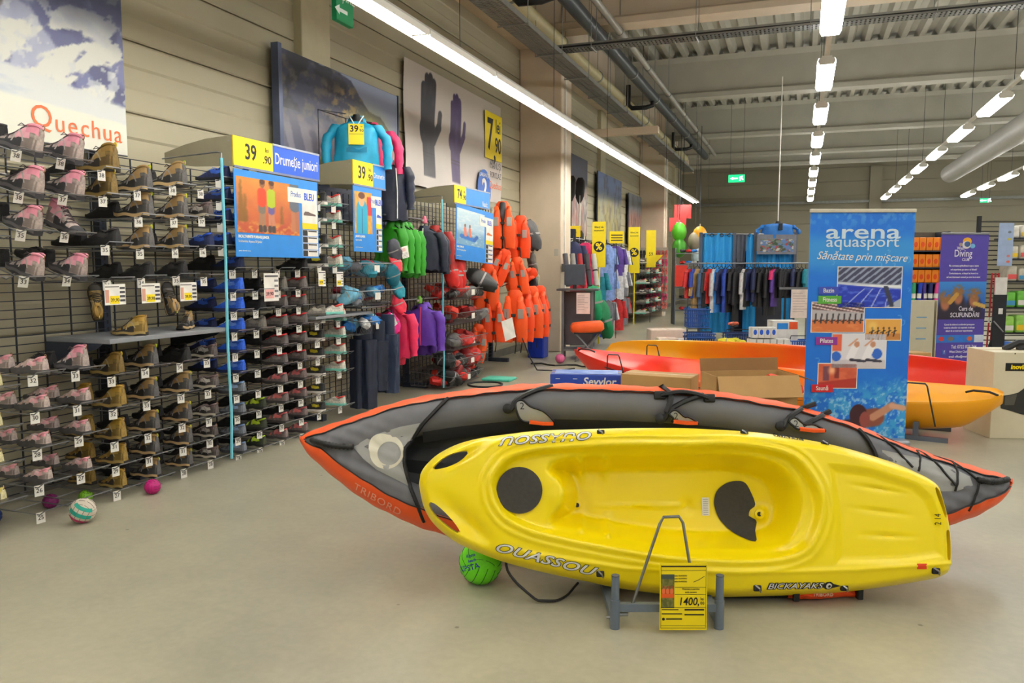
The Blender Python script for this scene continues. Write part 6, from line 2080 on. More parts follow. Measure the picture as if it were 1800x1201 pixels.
# ---- roll-up banners
def arena_bg(u, v):
    n = fbm(u * 6, v * 14)
    c = [22 + 10 * n, 112 + 18 * n, 224 + 8 * n]
    c = [np.broadcast_to(a, u.shape).copy() for a in c]
    paint(c, sst(0.72, 0.80, v) * (1 - sst(0.86, 0.93, v)) * 0.7, (70, 166, 232))
    paint(c, sst(0.90, 0.99, v) * sst(0.48, 0.62, fbm(u * 24, v * 46)) * 0.3, (170, 214, 246))
    water = 1 - sst(0.16, 0.27, v - 0.06 * u)
    paint(c, water * sst(0.40, 0.60, fbm(u * 18, v * 40)) * 0.9, (66, 170, 230))
    paint(c, water * sst(0.55, 0.66, fbm(u * 40 + 4, v * 80)) * 0.8, (166, 216, 244))
    rs = np.random.default_rng(3)
    for k in range(46):
        cu, cv, r = rs.random(), rs.random() * 0.95, 0.010 + 0.022 * rs.random()
        if 0.25 < cv < 0.72 and 0.12 < cu < 0.86:
            continue
        d = np.hypot((u - cu), (v - cv) * 2.3)
        paint(c, np.exp(-((d - r) / 0.0035) ** 2) * 0.5 * ((u - cu) + (v - cv) > -r * 0.4), (170, 216, 250))
    # swimmer: head, shoulder and an arm reaching out to the right
    paint(c, seg(u, v, (0.55, 0.115), (0.70, 0.125), 0.040, 0.006, 0.43), (150, 84, 66))
    paint(c, seg(u, v, (0.68, 0.125), (0.86, 0.175), 0.016, 0.004, 0.43), (206, 146, 116))
    paint(c, seg(u, v, (0.86, 0.175), (0.97, 0.165), 0.012, 0.004, 0.43), (222, 168, 138))
    paint(c, seg(u, v, (0.40, 0.095), (0.54, 0.10), 0.018, 0.004, 0.43), (44, 46, 70))
    paint(c, ell(u, v, 0.535, 0.135, 0.085, 0.046), (66, 30, 40))
    paint(c, ell(u, v, 0.60, 0.115, 0.05, 0.034), (158, 78, 72))
    return c


def pool_pic(u, v):
    c = canvas(u, (206, 214, 226))
    paint(c, sst(0.62, 0.66, v + 0.1 * u), (70, 74, 100))
    paint(c, sst(0.62, 0.66, v + 0.1 * u) * (np.sin(u * 50 - v * 40) > 0.4), (150, 160, 186))
    paint(c, rect(u, v, 0, 1, 0.48, 0.55), (240, 244, 248))
    pl = 1 - sst(0.44, 0.47, v - 0.12 * (1 - u) + 0.0)
    paint(c, pl, (36, 62, 190))
    paint(c, pl * sst(0.5, 0.7, fbm(u * 9, v * 24)) * 0.8, (92, 120, 226))
    for k in range(4):
        paint(c, pl * seg(u, v, (0.1 + 0.22 * k, 0.0), (0.42 + 0.13 * k, 0.46), 0.008), (180, 196, 240))
    paint(c, 1 - sst(0.0, 0.03, v - (u - 0.55) * 0.9 + 0.20), (176, 186, 204))
    paint(c, seg(u, v, (0.86, 0.05), (0.76, 0.50), 0.04), (60, 66, 90))
    return c


def gym_pic(u, v):
    c = canvas(u, (222, 124, 70))
    paint(c, sst(0.40, 0.43, v), (190, 186, 190))
    paint(c, sst(0.74, 0.78, v + 0.1 * u), (110, 84, 84))
    paint(c, sst(0.74, 0.78, v + 0.1 * u) * (np.sin(v * 60 + u * 20) > 0.5), (236, 214, 210))
    for k in range(9):
        x = 0.06 + 0.11 * k
        paint(c, seg(u, v, (x, 0.30), (x + 0.02, 0.62), 0.016), (60, 56, 62))
        paint(c, seg(u, v, (x - 0.03, 0.36), (x + 0.05, 0.40), 0.02), (52, 50, 58))
    paint(c, sst(0.5, 0.7, fbm(u * 4, v * 10)) * (v < 0.38) * 0.5, (244, 160, 104))
    return c


def cycle_pic(u, v):
    c = canvas(u, (236, 176, 84))
    paint(c, 1 - sst(0.3, 0.34, v), (206, 136, 70))
    for k in range(5):
        x = 0.16 + 0.16 * k
        paint(c, seg(u, v, (x, 0.18), (x + 0.04, 0.5), 0.02), (40, 44, 60))
        paint(c, seg(u, v, (x - 0.05, 0.36), (x + 0.08, 0.46), 0.02), (50, 50, 60))
        paint(c, ell(u, v, x + 0.03, 0.58, 0.03, 0.06), (90, 60, 40))
    paint(c, ell(u, v, 0.2, 0.7, 0.12, 0.2, 0.7) * 0.6, (255, 226, 130))
    return c


def pilates_pic(u, v):
    c = canvas(u, (232, 230, 236))
    paint(c, 1 - sst(0.22, 0.26, v), (214, 208, 214))
    paint(c, rect(u, v, 0.0, 0.18, 0.5, 1.0), (236, 110, 80))
    for cu, cv, r in ((0.08, 0.34, 0.12), (0.84, 0.42, 0.13)):
        paint(c, ell(u, v, cu, cv, r * 0.75, r * 1.2), (52, 112, 216))
    for cu in (0.40, 0.70):
        paint(c, seg(u, v, (cu - 0.06, 0.30), (cu + 0.02, 0.60), 0.075), (246, 244, 248))
        paint(c, ell(u, v, cu + 0.06, 0.70, 0.05, 0.09), (206, 150, 120))
        paint(c, seg(u, v, (cu - 0.08, 0.66), (cu + 0.06, 0.86), 0.022), (222, 170, 140))
        paint(c, seg(u, v, (cu - 0.04, 0.24), (cu + 0.20, 0.20), 0.04), (60, 58, 76))
    return c


def sauna_pic(u, v):
    c = canvas(u, (214, 96, 66))
    paint(c, sst(0.3, 0.7, fbm(u * 5, v * 4)) * 0.5, (240, 132, 92))
    paint(c, rect(u, v, 0.12, 0.28, 0.3, 0.9, 0.02), (130, 76, 90))
    paint(c, rect(u, v, 0.42, 0.54, 0.4, 0.85, 0.02), (146, 56, 50))
    paint(c, ell(u, v, 0.35, 0.72, 0.08, 0.14, 0.9), (255, 190, 140))
    paint(c, 1 - sst(0.18, 0.25, v - 0.2 * u), (190, 60, 50))
    return c


DB = 6.45
p = at(1513, 470, DB)
bn = thing('rollup_banner', 'tall blue roll-up banner reading arena aquasport', 'banner', (p.x, p.y, 0), YAW - 0.03)
BW, BH = 0.845, 1.97
grid_print('printed_sheet', BW, BH - 0.03, arena_bg, 110, 250, FC, (0, 0, (BH - 0.03) / 2 + 0.01), bn)
MB().box((-BW / 2, 0.003, 0.01), (BW / 2, 0.006, BH - 0.01)).build('sheet_back', mat((170, 176, 186), 0.5), bn)
MB().bbox((-BW / 2 - 0.005, -0.012, BH - 0.025), (BW / 2 + 0.005, 0.014, BH + 0.005), 0.005).build('top_bar', mat((206, 200, 182), 0.4), bn)
MB().bbox((-BW / 2 - 0.01, -0.10, 0.0), (BW / 2 + 0.01, 0.10, 0.075), 0.02).build('cassette', mat((160, 164, 170), 0.35, 0.5), bn)
MB().tube([(0, 0.03, 0.05), (0, 0.03, BH)], 0.010, 8).build('pole', ZINC, bn)
sc = DB / FPX


def bxy(px, py):
    return (px - 1518 + 0.028 * (py - 570)) * sc * 1.0, 1.5 - (py - 470) * sc


def bpic(x0, y0, x1, y1, fn, nx=60, ny=44):
    """picture on the banner from photo corners"""
    (a, b), (c, d) = bxy(x0, y0), bxy(x1, y1)
    xm, zm = (a + c) / 2, (b + d) / 2
    w_, h_ = c - a, b - d
    MB().box((xm - w_ / 2 - 0.007, -0.0035, zm - h_ / 2 - 0.007), (xm + w_ / 2 + 0.007, -0.002, zm + h_ / 2 + 0.007)).build('white_border', WHITE, bn)
    grid_print('printed_photo', w_, h_, fn, nx, ny, FC, (xm, -0.005, zm), bn)


bpic(1482, 470, 1590, 540, pool_pic)
bpic(1437, 532, 1526, 584, gym_pic)
bpic(1531, 562, 1591, 598, cycle_pic)
bpic(1473, 588, 1565, 648, pilates_pic)
bpic(1449, 641, 1515, 684, sauna_pic)
for s_, px, py, col, w_ in (('Bazin', 1465, 511, (64, 84, 190), 34), ('Fitness', 1467, 527, (92, 178, 62), 40), ('Pilates', 1462, 600, (150, 54, 160), 38), ('Saună', 1455, 685, (214, 36, 48), 38)):
    x, z = bxy(px, py)
    o = MB().box((x - w_ * sc / 2, -0.008, z - 7 * sc), (x + w_ * sc / 2, -0.0065, z + 7 * sc)).build('caption_strip', mat(col, 0.45, var=0.03), bn)
    text(s_, 0.050, WHITE, FC, (x, -0.009, z), o, sx=0.85, bold=0.0006)
LG = mat((206, 228, 244), 0.45, var=0.03)
for s_, px, py, sz, sx1, bo in (('arena', 1524, 409, 0.165, 1.65, 0.002), ('aquasport', 1523, 426, 0.125, 1.18, 0.0005)):
    x, z = bxy(px, py)
    text(s_, sz, LG, FC, (x, -0.003, z), bn, sx=sx1, bold=bo)
x, z = bxy(1522, 452)
text('Sănătate prin mişcare', 0.092, WHITE, FC, (x, -0.003, z), bn, sx=0.88, shear=0.35, rot=-0.03)


def divers(u, v):
    c = [30 + 30 * v, 70 + 70 * v, 170 + 50 * v]
    c = [np.broadcast_to(a, u.shape).copy() for a in c]
    paint(c, 1 - sst(0.25, 0.6, v + 0.2 * fbm(u * 6, v * 6)), (50, 40, 96))
    for cu, cv, r in ((0.15, 0.42, 0.16), (0.42, 0.58, 0.15), (0.75, 0.5, 0.16)):
        paint(c, ell(u, v, cu, cv - 0.25, r * 1.1, 0.36, 0.3), (44, 38, 56))
        paint(c, ell(u, v, cu, cv, r * 0.6, 0.18, 0.3), (176, 112, 84))
        paint(c, ell(u, v, cu, cv + 0.16, r * 0.9, 0.16, 0.5) * sst(0.3, 0.5, fbm(u * 20, v * 20)), (150, 106, 60))
    paint(c, seg(u, v, (0.25, 0.45), (0.38, 0.66), 0.05), (196, 150, 70))
    paint(c, seg(u, v, (0.78, 0.42), (0.98, 0.34), 0.05), (206, 170, 90))
    return c


D2 = 10.4
p = at(1694, 470, D2)
dv = thing('rollup_banner', 'purple roll-up banner of a diving club', 'banner', (p.x, p.y, 0), YAW + 0.12)
s2 = D2 / FPX
W2, H2 = 0.68, 1.95
PURP = mat((84, 70, 170), 0.45, var=0.05, name='purple_banner')
MB().box((-W2 / 2, 0, 0.02), (W2 / 2, 0.004, H2)).build('printed_sheet', PURP, dv)
MB().bbox((-W2 / 2, -0.01, H2 - 0.02), (W2 / 2, 0.012, H2 + 0.006), 0.004).build('top_bar', ZINC, dv)
MB().bbox((-W2 / 2, -0.09, 0), (W2 / 2, 0.09, 0.07), 0.02).build('cassette', ZINC, dv)
grid_print('printed_photo', W2, 0.50, divers, 60, 44, FC, (0, -0.002, 1.06), dv)
WT = mat((226, 224, 240), 0.5, var=0.02)
for s_, sz, z, x in (('West', 0.06, 1.75, -0.06), ('Diving', 0.13, 1.68, -0.02), ('CLUB', 0.05, 1.60, 0.02), ('Curs de', 0.082, 0.95, 0.06), ('SCUFUNDĂRI', 0.088, 0.865, 0.05), ('Tel: 0722 877 744', 0.064, 0.44, 0.06), ('West Diving Club Timisoara', 0.042, 0.375, 0.06), ('email: office@westdiving.ro', 0.040, 0.31, 0.04)):
    text(s_, sz, WT, FC, (x, -0.004, z), dv, sx=0.78 if sz > 0.05 else 0.85, bold=0.0008)
for k, s_ in enumerate(('Nu conteaza aptitudinea in apa ai ajuns', 'ori experienta pe care o ai folosit?', 'Contacteaza-ne, e timpul sa incerci cu', 'cel mai interesant cursuri pe care le ai vazut')):
    text(s_, 0.034, WT, FC, (0, -0.004, 1.52 - 0.05 * k), dv, sx=0.8, bold=0.0006)
for k, s_ in enumerate(('Cursul de initiere in scufundari presupune', 'invatarea tehnicilor de respiratie si sub apa', 'alaturi de un instructor experimentat')):
    text(s_, 0.032, WT, FC, (-0.02, -0.004, 0.74 - 0.042 * k), dv, sx=0.8, bold=0.0006)
for k, col in enumerate(((216, 60, 60), (120, 110, 100), (40, 120, 220), (210, 100, 60), (200, 210, 230))):
    MB().box((-W2 / 2 + k * W2 / 5, -0.003, 0.50), (-W2 / 2 + (k + 1) * W2 / 5, -0.001, 0.60)).build('small_photo', mat((50, 120, 210), 0.5) if k != 4 else mat(col, 0.5), dv)
    MB().prism([(-W2 / 2 + (k + 0.5) * W2 / 5 + 0.04 * math.cos(a), 0.55 + 0.03 * math.sin(a)) for a in np.linspace(0, 2 * PI, 11)[:-1]], -0.005, -0.003, 'y').build('photo_subject', mat(col, 0.5), dv)
MB().box((-0.25, -0.004, 0.34), (-0.19, -0.002, 0.40)).build('f_badge', mat((70, 100, 190), 0.5), dv)
text('f', 0.06, WT, FC, (-0.22, -0.005, 0.372), dv)
# emblem: orange cap, diver mask and blue bubble
for nm, cx, cz, r, col in (('emblem_cap', 0.03, 1.84, 0.062, (232, 170, 40)), ('emblem_face', 0.02, 1.795, 0.06, (210, 208, 214)), ('emblem_mask', 0.03, 1.805, 0.042, (60, 90, 140)), ('emblem_bubble', 0.11, 1.78, 0.036, (110, 180, 226)), ('emblem_ear', -0.06, 1.80, 0.026, (170, 150, 140))):
    MB().prism([(cx + r * math.cos(a), cz + r * 0.85 * math.sin(a)) for a in np.linspace(0, 2 * PI, 21)[:-1]], -0.004 - 0.002 * (nm in ('emblem_face', 'emblem_mask')) - 0.002 * (nm == 'emblem_mask'), 0.0, 'y').build(nm, mat(col, 0.5), dv)

# ---- boxes on the floor
CARD = mat((186, 148, 92), 0.7, var=0.06, scale=6, name='corrugated_card')
CARDD = mat((150, 112, 66), 0.75, var=0.08, scale=6, name='card_inside')


def floor_box(label, px, d, w, dp, h, m, rz=0.0, name='cardboard_box', lid=None, z=0.0):
    p = at(px, 470, d)
    t = thing(name, label, 'box', (p.x, p.y, z), YAW + rz)
    if lid == 'open':
        for a, b in (((-w / 2, 0, 0), (-w / 2 + 0.006, dp, h)), ((w / 2 - 0.006, 0, 0), (w / 2, dp, h)), ((-w / 2, 0, 0), (w / 2, 0.006, h)), ((-w / 2, dp - 0.006, 0), (w / 2, dp, h)), ((-w / 2, 0, 0), (w / 2, dp, 0.006))):
            MB().box(a, b).build('wall_panel', m, t)
        MB().prism([(dp, h), (dp + 0.02, h + 0.10), (dp + 0.026, h + 0.10), (dp + 0.006, h)], -w / 2, w / 2, 'x').build('flap', CARDD, t)
        MB().prism([(0, h), (-0.08, h - 0.16), (-0.086, h - 0.155), (-0.005, h + 0.004)], -w / 2, w / 2, 'x').build('flap', m, t)
        MB().prism([(w / 2, h), (w / 2 + 0.14, h - 0.05), (w / 2 + 0.14, h - 0.045), (w / 2, h + 0.006)], 0, dp, 'y').build('flap', CARDD, t)
    else:
        MB().bbox((-w / 2, 0, 0), (w / 2, dp, h), 0.005).build('carton', m, t)
        MB().box((-w / 2 + 0.002, dp * 0.46, h), (w / 2 - 0.002, dp * 0.54, h + 0.0015)).build('tape', mat((206, 178, 130), 0.3), t)
    return t


b1 = floor_box('open brown carton with flaps up in front of the arena banner', 1338, 6.0, 0.66, 0.35, 0.66, CARD, 0.12, lid='open')
MB().box((-0.09, -0.002, 0.535), (0.0, -0.001, 0.56)).build('torn_tape', WHITE, b1)
MB().box((0.05, -0.002, 0.52), (0.2, -0.001, 0.545)).build('torn_tape', WHITE, b1)
vest = soft_pack('orange_bundle', (240, 70, 30), 'orange red bundle sticking out of the open brown carton', at(1385, 470, 6.1) + Vector((0, 0, -0.92)), (0.2, 0.3, 0.5), 1.3, None)
b2 = floor_box('long brown carton lying aslant beside the blue printed box', 1155, 6.7, 0.62, 0.30, 0.565, CARD, -0.45)
BLUEBOX = mat((36, 72, 176), 0.4, var=0.05, name='blue_printed_card')
b3 = floor_box('blue printed boat carton lettered Sevylor behind the grey kayak', 1032, 7.1, 0.66, 0.35, 0.52, BLUEBOX, -0.12, name='printed_box')
text('Sevylor', 0.10, WHITE, FC, (0.12, -0.002, 0.455), b3, bold=0.002, shear=0.15)
for x, z in ((-0.26, 0.48), (-0.1, 0.48), (-0.26, 0.42), (-0.1, 0.42)):
    MB().box((x - 0.02, -0.002, z - 0.003), (x + 0.02, -0.001, z + 0.003)).build('print_mark', WHITE, b3)
grid_print('printed_photo', 0.30, 0.20, lambda u, v: mix((90, 120, 170), (200, 190, 170), fbm(u * 5, v * 5)), 20, 14, FC, (0.18, -0.0015, 0.28), b3)
grid_print('printed_photo', 0.58, 0.30, lambda u, v: mix((40, 90, 200), (190, 210, 240), fbm(u * 6, v * 4)), 20, 14, Matrix.Identity(4), (0.0, 0.175, 0.5235), b3)
floor_box('small brown carton behind the red kayak tip at the banners', 1628, 10.2, 0.28, 0.3, 0.38, CARD, 0.2)
floor_box('low brown carton beside the purple banner foot', 1660, 9.9, 0.3, 0.3, 0.28, CARD, -0.2)
CREAMB = mat((222, 214, 186), 0.5, var=0.03, name='cream_printed_card')
bi = floor_box('tall cream carton printed with a black boot at the right edge', 1822, 6.75, 0.62, 0.45, 0.765, CREAMB, -0.05, name='printed_box')
MB().box((-0.21, -0.002, 0.60), (0.05, -0.001, 0.67)).build('black_label', INK, bi)
text('inovik', 0.055, YEL, FC, (-0.10, -0.003, 0.635), bi, bold=0.002, shear=0.1)
poly = [(-0.24, 0.38), (-0.16, 0.39), (-0.09, 0.41), (-0.04, 0.45), (0.05, 0.46), (0.05, 0.20), (-0.06, 0.22), (-0.15, 0.25), (-0.23, 0.27)]
MB().prism(poly, -0.004, -0.001, 'y').build('printed_boot', mat((46, 46, 44), 0.5), bi)
MB().prism([(-0.20, 0.375), (-0.10, 0.40), (-0.12, 0.30), (-0.20, 0.30)], -0.006, -0.003, 'y').build('printed_strap', mat((90, 88, 80), 0.5), bi)
for x in (0.0, 0.12):
    MB().tube([(x - 0.12, 0.2, 0.77), (x, 0.2, 0.83), (x + 0.15, 0.2, 0.82)], 0.03, 6).build('content', BLACK, bi, True)
MB().box((-0.14, -0.002, 0.747), (-0.13, -0.001, 0.757)).build('dot', INK, bi)
# ================================================================ life vests and the far end of the wall
def make_vest(label, col=(255, 92, 26), trim=(60, 60, 64)):
    t = thing('life_vest', label, 'life vest', (0, 0, 0), 0, 'life vests on the wall')
    m = mat(col, 0.55, var=0.07, scale=10, bump=0.08)
    for s in (-1, 1):
        rr = []
        for k in range(11):
            f = k / 10
            z = -0.52 + 0.52 * f
            w = np.interp(f, [0, 0.1, 0.6, 0.8, 1], [0.075, 0.085, 0.085, 0.055, 0.035])
            cx = s * np.interp(f, [0, 0.6, 1], [0.09, 0.092, 0.075])
            rr.append([(cx + w * math.copysign(abs(math.cos(a)) ** 0.6, math.cos(a)), -0.075 + 0.045 * math.sin(a) - 0.02 * math.sin(PI * f), z + 0.006 * math.sin(a * 3 + k)) for a in np.linspace(0, 2 * PI, 15)[:-1]])
        MB().rings(rr).build('front_panel', m, t, True)
        MB().bbox((s * 0.09 - 0.035, -0.150, -0.22), (s * 0.09 + 0.035, -0.138, -0.10), 0.004).build('reflective_patch', mat((176, 172, 166), 0.3, 0.3), t)
        MB().tube([(s * 0.075, -0.075, -0.02), (s * 0.085, -0.02, 0.03), (s * 0.08, 0.05, -0.03)], 0.034, 8).build('shoulder_strap', m, t, True)
    rr = []
    for k in range(9):
        f = k / 8
        rr.append([(0.165 * np.interp(f, [0, 0.2, 0.7, 1], [0.85, 1, 0.95, 0.6]) * math.copysign(abs(math.cos(a)) ** 0.6, math.cos(a)), 0.06 + 0.035 * math.sin(a), -0.50 + 0.52 * f) for a in np.linspace(0, 2 * PI, 17)[:-1]])
    MB().rings(rr).build('back_panel', m, t, True)
    rr = [[(0.10 * math.cos(a) * k1, 0.075 + 0.05 * math.sin(a) * k1, z) for a in np.linspace(0, 2 * PI, 13)[:-1]] for k1, z in ((0.8, -0.02), (1.0, 0.03), (0.95, 0.09), (0.6, 0.13))]
    MB().rings(rr).build('collar_float', m, t, True)
    for z in (-0.18, -0.38):
        MB().rings([[(0.18 * math.cos(a), -0.01 + 0.118 * math.sin(a), z + dz) for a in np.linspace(0, 2 * PI, 25)[:-1]] for dz in (-0.016, 0.016)], cap=False).build('belt', mat(trim, 0.6), t, True)
        MB().bbox((-0.025, -0.150, z - 0.02), (0.025, -0.126, z + 0.02), 0.005).build('buckle', BLACK, t)
    MB().tube([(0.03, -0.12, -0.40), (0.035, -0.14, -0.55), (0.02, -0.12, -0.66)], 0.007, 5).build('loose_strap', BLACK, t)
    return Proto(t)


v1, v2 = make_vest('x'), make_vest('x', (250, 80, 22), (40, 40, 44))
spots = [(0, -4.10, 10.75, 2.32, 0.35, 1.05, 0, 'orange vest on a dark bust at the top of the vest display'), (1, -4.05, 11.35, 2.16, 0.2, 1.0, 0, 'orange vest hanging just past the bust vest'),
         (0, -4.15, 10.30, 1.42, 0.5, 1.0, 0.1, 'orange vest in the middle row nearest the red baskets'), (1, -4.0, 10.55, 1.66, 0.4, 0.8, 0.4, 'tilted orange vest with a white tag in the middle of the display'),
         (0, -3.95, 10.95, 1.54, 0.3, 0.85, -0.1, 'orange vest below the bust vest'), (1, -3.95, 11.55, 1.40, 0.2, 0.8, 1.2, 'orange vest sticking out sideways towards the column'),
         (1, -4.05, 10.25, 0.95, 0.4, 0.95, 0.0, 'low orange vest behind the white price sheet'), (0, -3.90, 10.70, 1.02, 0.25, 1.15, 0.0, 'long orange vest at the front of the low stack'),
         (1, -3.88, 10.98, 1.04, 0.2, 1.2, 0.03, 'second long orange vest in the low stack'), (0, -3.86, 11.28, 1.06, 0.15, 1.2, -0.03, 'third long orange vest in the low stack'), (1, -3.84, 11.58, 1.06, 0.1, 1.2, 0.0, 'last long orange vest in the low stack'),
         (0, -4.15, 9.95, 0.62, 0.6, 0.8, 0.2, 'orange vest hanging over the lowest red basket'), (1, -4.2, 10.9, 2.0, 0.3, 0.8, 0.0, 'orange vest half hidden behind the bust vest')]
for k, x, y, z, rz, s, ty, lb in spots:
    (v1, v2)[k].put((x, y, z), rz, lb, 'life vests on the wall', s, rot=(0, ty, rz))
t = thing('bust', 'dark grey bust inside the topmost orange vest', 'bust', (-4.10, 10.75, 2.32), 0.35)
MB().rings([[(0.13 * k * math.cos(a), 0.075 * k * math.sin(a), z) for a in np.linspace(0, 2 * PI, 17)[:-1]] for k, z in ((0.75, -0.56), (0.8, -0.35), (1.0, -0.12), (0.95, -0.04), (0.4, 0.02), (0.36, 0.10), (0.2, 0.12))]).build('torso', mat((52, 52, 56), 0.6), t, True)
for i, (y, z, c, s) in enumerate(((11.75, 2.0, (52, 52, 54), 2.2), (11.8, 1.55, (90, 86, 76), 1.6), (11.75, 1.15, (30, 30, 34), 2.0), (11.7, 0.9, (36, 36, 40), 2.0), (11.85, 1.3, (150, 146, 120), 1.2))):
    soft_pack('dark_bag', c, ('round black bag', 'grey mesh bag', 'black paddle bag', 'long black bag', 'pale net bag')[i] + ' hanging between the vests and the column', (-4.0, y, z), (0.2, 1.2 + 0.2 * i, 0.5 * i), s, None)
ws = thing('price_sheet', 'plain white price sheet hanging askew on the life vests', 'price sheet', (-3.72, 9.98, 0.66))
ws.rotation_euler = (0.25, 0, -0.5)
MB().box((-0.002, -0.10, -0.14), (0.002, 0.10, 0.14)).build('sheet', WHITE, ws)
MB().tube([(0, 0, 0.14), (0, 0.02, 0.24)], 0.003, 4).build('string', WIRE, ws)
tag(MB().bbox((-3.95, 9.55, 0.0), (-3.55, 9.85, 0.035), 0.015).build('kickboard', mat((90, 206, 180), 0.5), None, True), 'mint green flat float lying on the floor by the baskets', 'float')
tag(MB().tube([(-3.75 + 0.22 * math.cos(a), 9.2 + 0.22 * math.sin(a), 0.012) for a in np.linspace(0, 2 * PI, 25)[:-1]], 0.012, 6, closed=True).build('rubber_ring', BLACK, None, True), 'thin black ring lying on the floor under the baskets', 'ring')
tag(MB().tube([(-3.75, 10.6, 0.5), (-3.6, 10.55, 0.2), (-3.55, 10.7, 0.02), (-3.3, 10.75, 0.015), (-3.1, 11.1, 0.015)], 0.01, 5).build('loose_strap', BLACK, None, True), 'black strap trailing from the vests to the floor', 'strap')

# ---- folding chair, counter and bits beside the column
t = thing('counter_stand', 'grey metal till stand beside the column with a screen on top', 'stand', (-3.45, 12.55, 0), 0.2)
ST = mat((120, 120, 124), 0.45, 0.3)
for x in (-0.24, 0.24):
    for y in (-0.2, 0.2):
        MB().box((x - 0.02, y - 0.02, 0), (x + 0.02, y + 0.02, 1.12)).build('leg', ST, t)
MB().bbox((-0.34, -0.26, 1.12), (0.34, 0.26, 1.15), 0.006).build('top', mat((70, 70, 74), 0.5), t)
MB().box((-0.26, -0.22, 0.14), (0.26, 0.22, 0.17)).build('lower_shelf', ST, t)
MB().box((-0.26, 0.18, 0.2), (0.26, 0.20, 1.1)).build('back_sheet', mat((96, 88, 92), 0.5), t)
sc_ = thing('screen', 'dark flat screen standing on the till stand', 'screen', (-3.50, 12.5, 1.15), 0.35)
MB().bbox((-0.17, -0.015, 0.06), (0.17, 0.015, 0.40), 0.008).build('panel', mat((70, 78, 90), 0.3), sc_)
MB().box((-0.03, -0.01, 0), (0.03, 0.03, 0.08)).build('neck', BLACK, sc_)
t = thing('notice_sheet', 'white typed sheet taped to the front of the till stand', 'notice', (-3.30, 12.30, 0.92), 0.2)
MB().box((-0.11, -0.003, -0.17), (0.11, 0, 0.17)).build('sheet', mat((240, 222, 216), 0.5), t)
for k in range(9):
    MB().box((-0.09, -0.004, 0.12 - k * 0.028), (0.02 + 0.06 * (k % 3 == 1), -0.003, 0.126 - k * 0.028)).build('text_line', mat((170, 150, 150), 0.5), t)
t = thing('folding_stool', 'grey folding stool carrying an orange cushion', 'stool', (-3.20, 12.2, 0), 0.3)
for s in (-1, 1):
    MB().tube([(-0.2, s * 0.14, 0.0), (0.2, s * 0.14, 0.46)], 0.014, 6).build('leg', ST, t)
    MB().tube([(0.2, s * 0.14, 0.0), (-0.2, s * 0.14, 0.46)], 0.014, 6).build('leg', ST, t)
MB().bbox((-0.22, -0.18, 0.45), (0.22, 0.18, 0.47), 0.006).build('seat', BLACK, t)
o = MB()
o.rings([[(0.27 * k1 * math.copysign(abs(math.cos(a)) ** 0.5, math.cos(a)), 0.2 * k1 * math.copysign(abs(math.sin(a)) ** 0.5, math.sin(a)), z) for a in np.linspace(0, 2 * PI, 25)[:-1]] for k1, z in ((0.85, 0.0), (1.0, 0.04), (1.0, 0.11), (0.88, 0.15))])
o = o.build('orange_cushion', mat((255, 100, 34), 0.6, var=0.06, bump=0.1), None, True)
o.location, o.rotation_euler = (-3.20, 12.2, 0.472), (0.05, -0.08, 0.3)
tag(o, 'puffy orange cushion lying on the folding stool', 'cushion')
ball('small_ball', (-3.52, 11.75, 0.075), 0.075, mat((214, 100, 150), 0.5), 'pink ball on the floor by the till stand', mat((160, 60, 100), 0.6))
tag(MB().tube([(-3.9 + 0.14 * k, 11.45 + 0.10 * math.sin(k * 1.7), 0.012) for k in range(9)], 0.014, 5).build('webbing_strap', BLACK, None, True), 'tangled black straps on the floor by the pink ball', 'strap')
gbag = soft_pack('green_poncho', (20, 150, 96), 'bright green poncho hanging beside the first yellow pole', (-3.62, 14.3, 0.85), (0.1, 1.4, 0.2), 3.0, None)
soft_pack('green_poncho', (16, 130, 80), 'second green poncho trailing low behind the first yellow pole', (-3.55, 14.75, 0.5), (0.1, 1.3, 0.5), 3.2, None)
for i, (x, y, z, c, nm) in enumerate(((-4.1, 12.4, 0.35, (24, 60, 190), 'blue'), (-4.2, 12.7, 0.4, (30, 70, 200), 'deep blue'))):
    t = thing('storage_bin', nm + ' bin standing at the foot of the column', 'bin', (x, y, 0))
    MB().bbox((-0.14, -0.14, 0), (0.14, 0.14, 0.5), 0.02).build('body', mat(c, 0.4), t)
    MB().bbox((-0.155, -0.155, 0.48), (0.155, 0.155, 0.52), 0.01).build('rim', mat((16, 40, 130), 0.4), t)
    MB().tube([(-0.1, -0.15, 0.4), (0, -0.19, 0.38), (0.1, -0.15, 0.4)], 0.008, 6).build('handle', ZINC, t)

# ---- paddles leaning on the wall and posters on it
for i, (x, y, a) in enumerate(((-4.5, 15.75, 0.0), (-4.42, 16.1, 0.05), (-4.52, 16.5, -0.03))):
    t = thing('paddle', ('first', 'second', 'third')[i] + ' black bladed paddle standing upright past the column', 'paddle', (x, y, 1.1), 0)
    MB().tube([(0, 0, 0), (0, a, 1.9)], 0.016, 8).build('shaft', WHITE if i else mat((60, 60, 64), 0.4), t, True)
    for z0, nm in ((1.8, 'blade'), (0.7, 'blade')):
        MB().rings([[(0.10 * k * math.cos(q), a * z / 1.9 + 0.014 * math.sin(q), z) for q in np.linspace(0, 2 * PI, 15)[:-1]] for k, z in ((0.25, z0 - 0.05), (0.85, z0 + 0.08), (1.0, z0 + 0.25), (0.9, z0 + 0.40), (0.5, z0 + 0.47))]).build(nm, mat((34, 34, 36), 0.5), t, True)


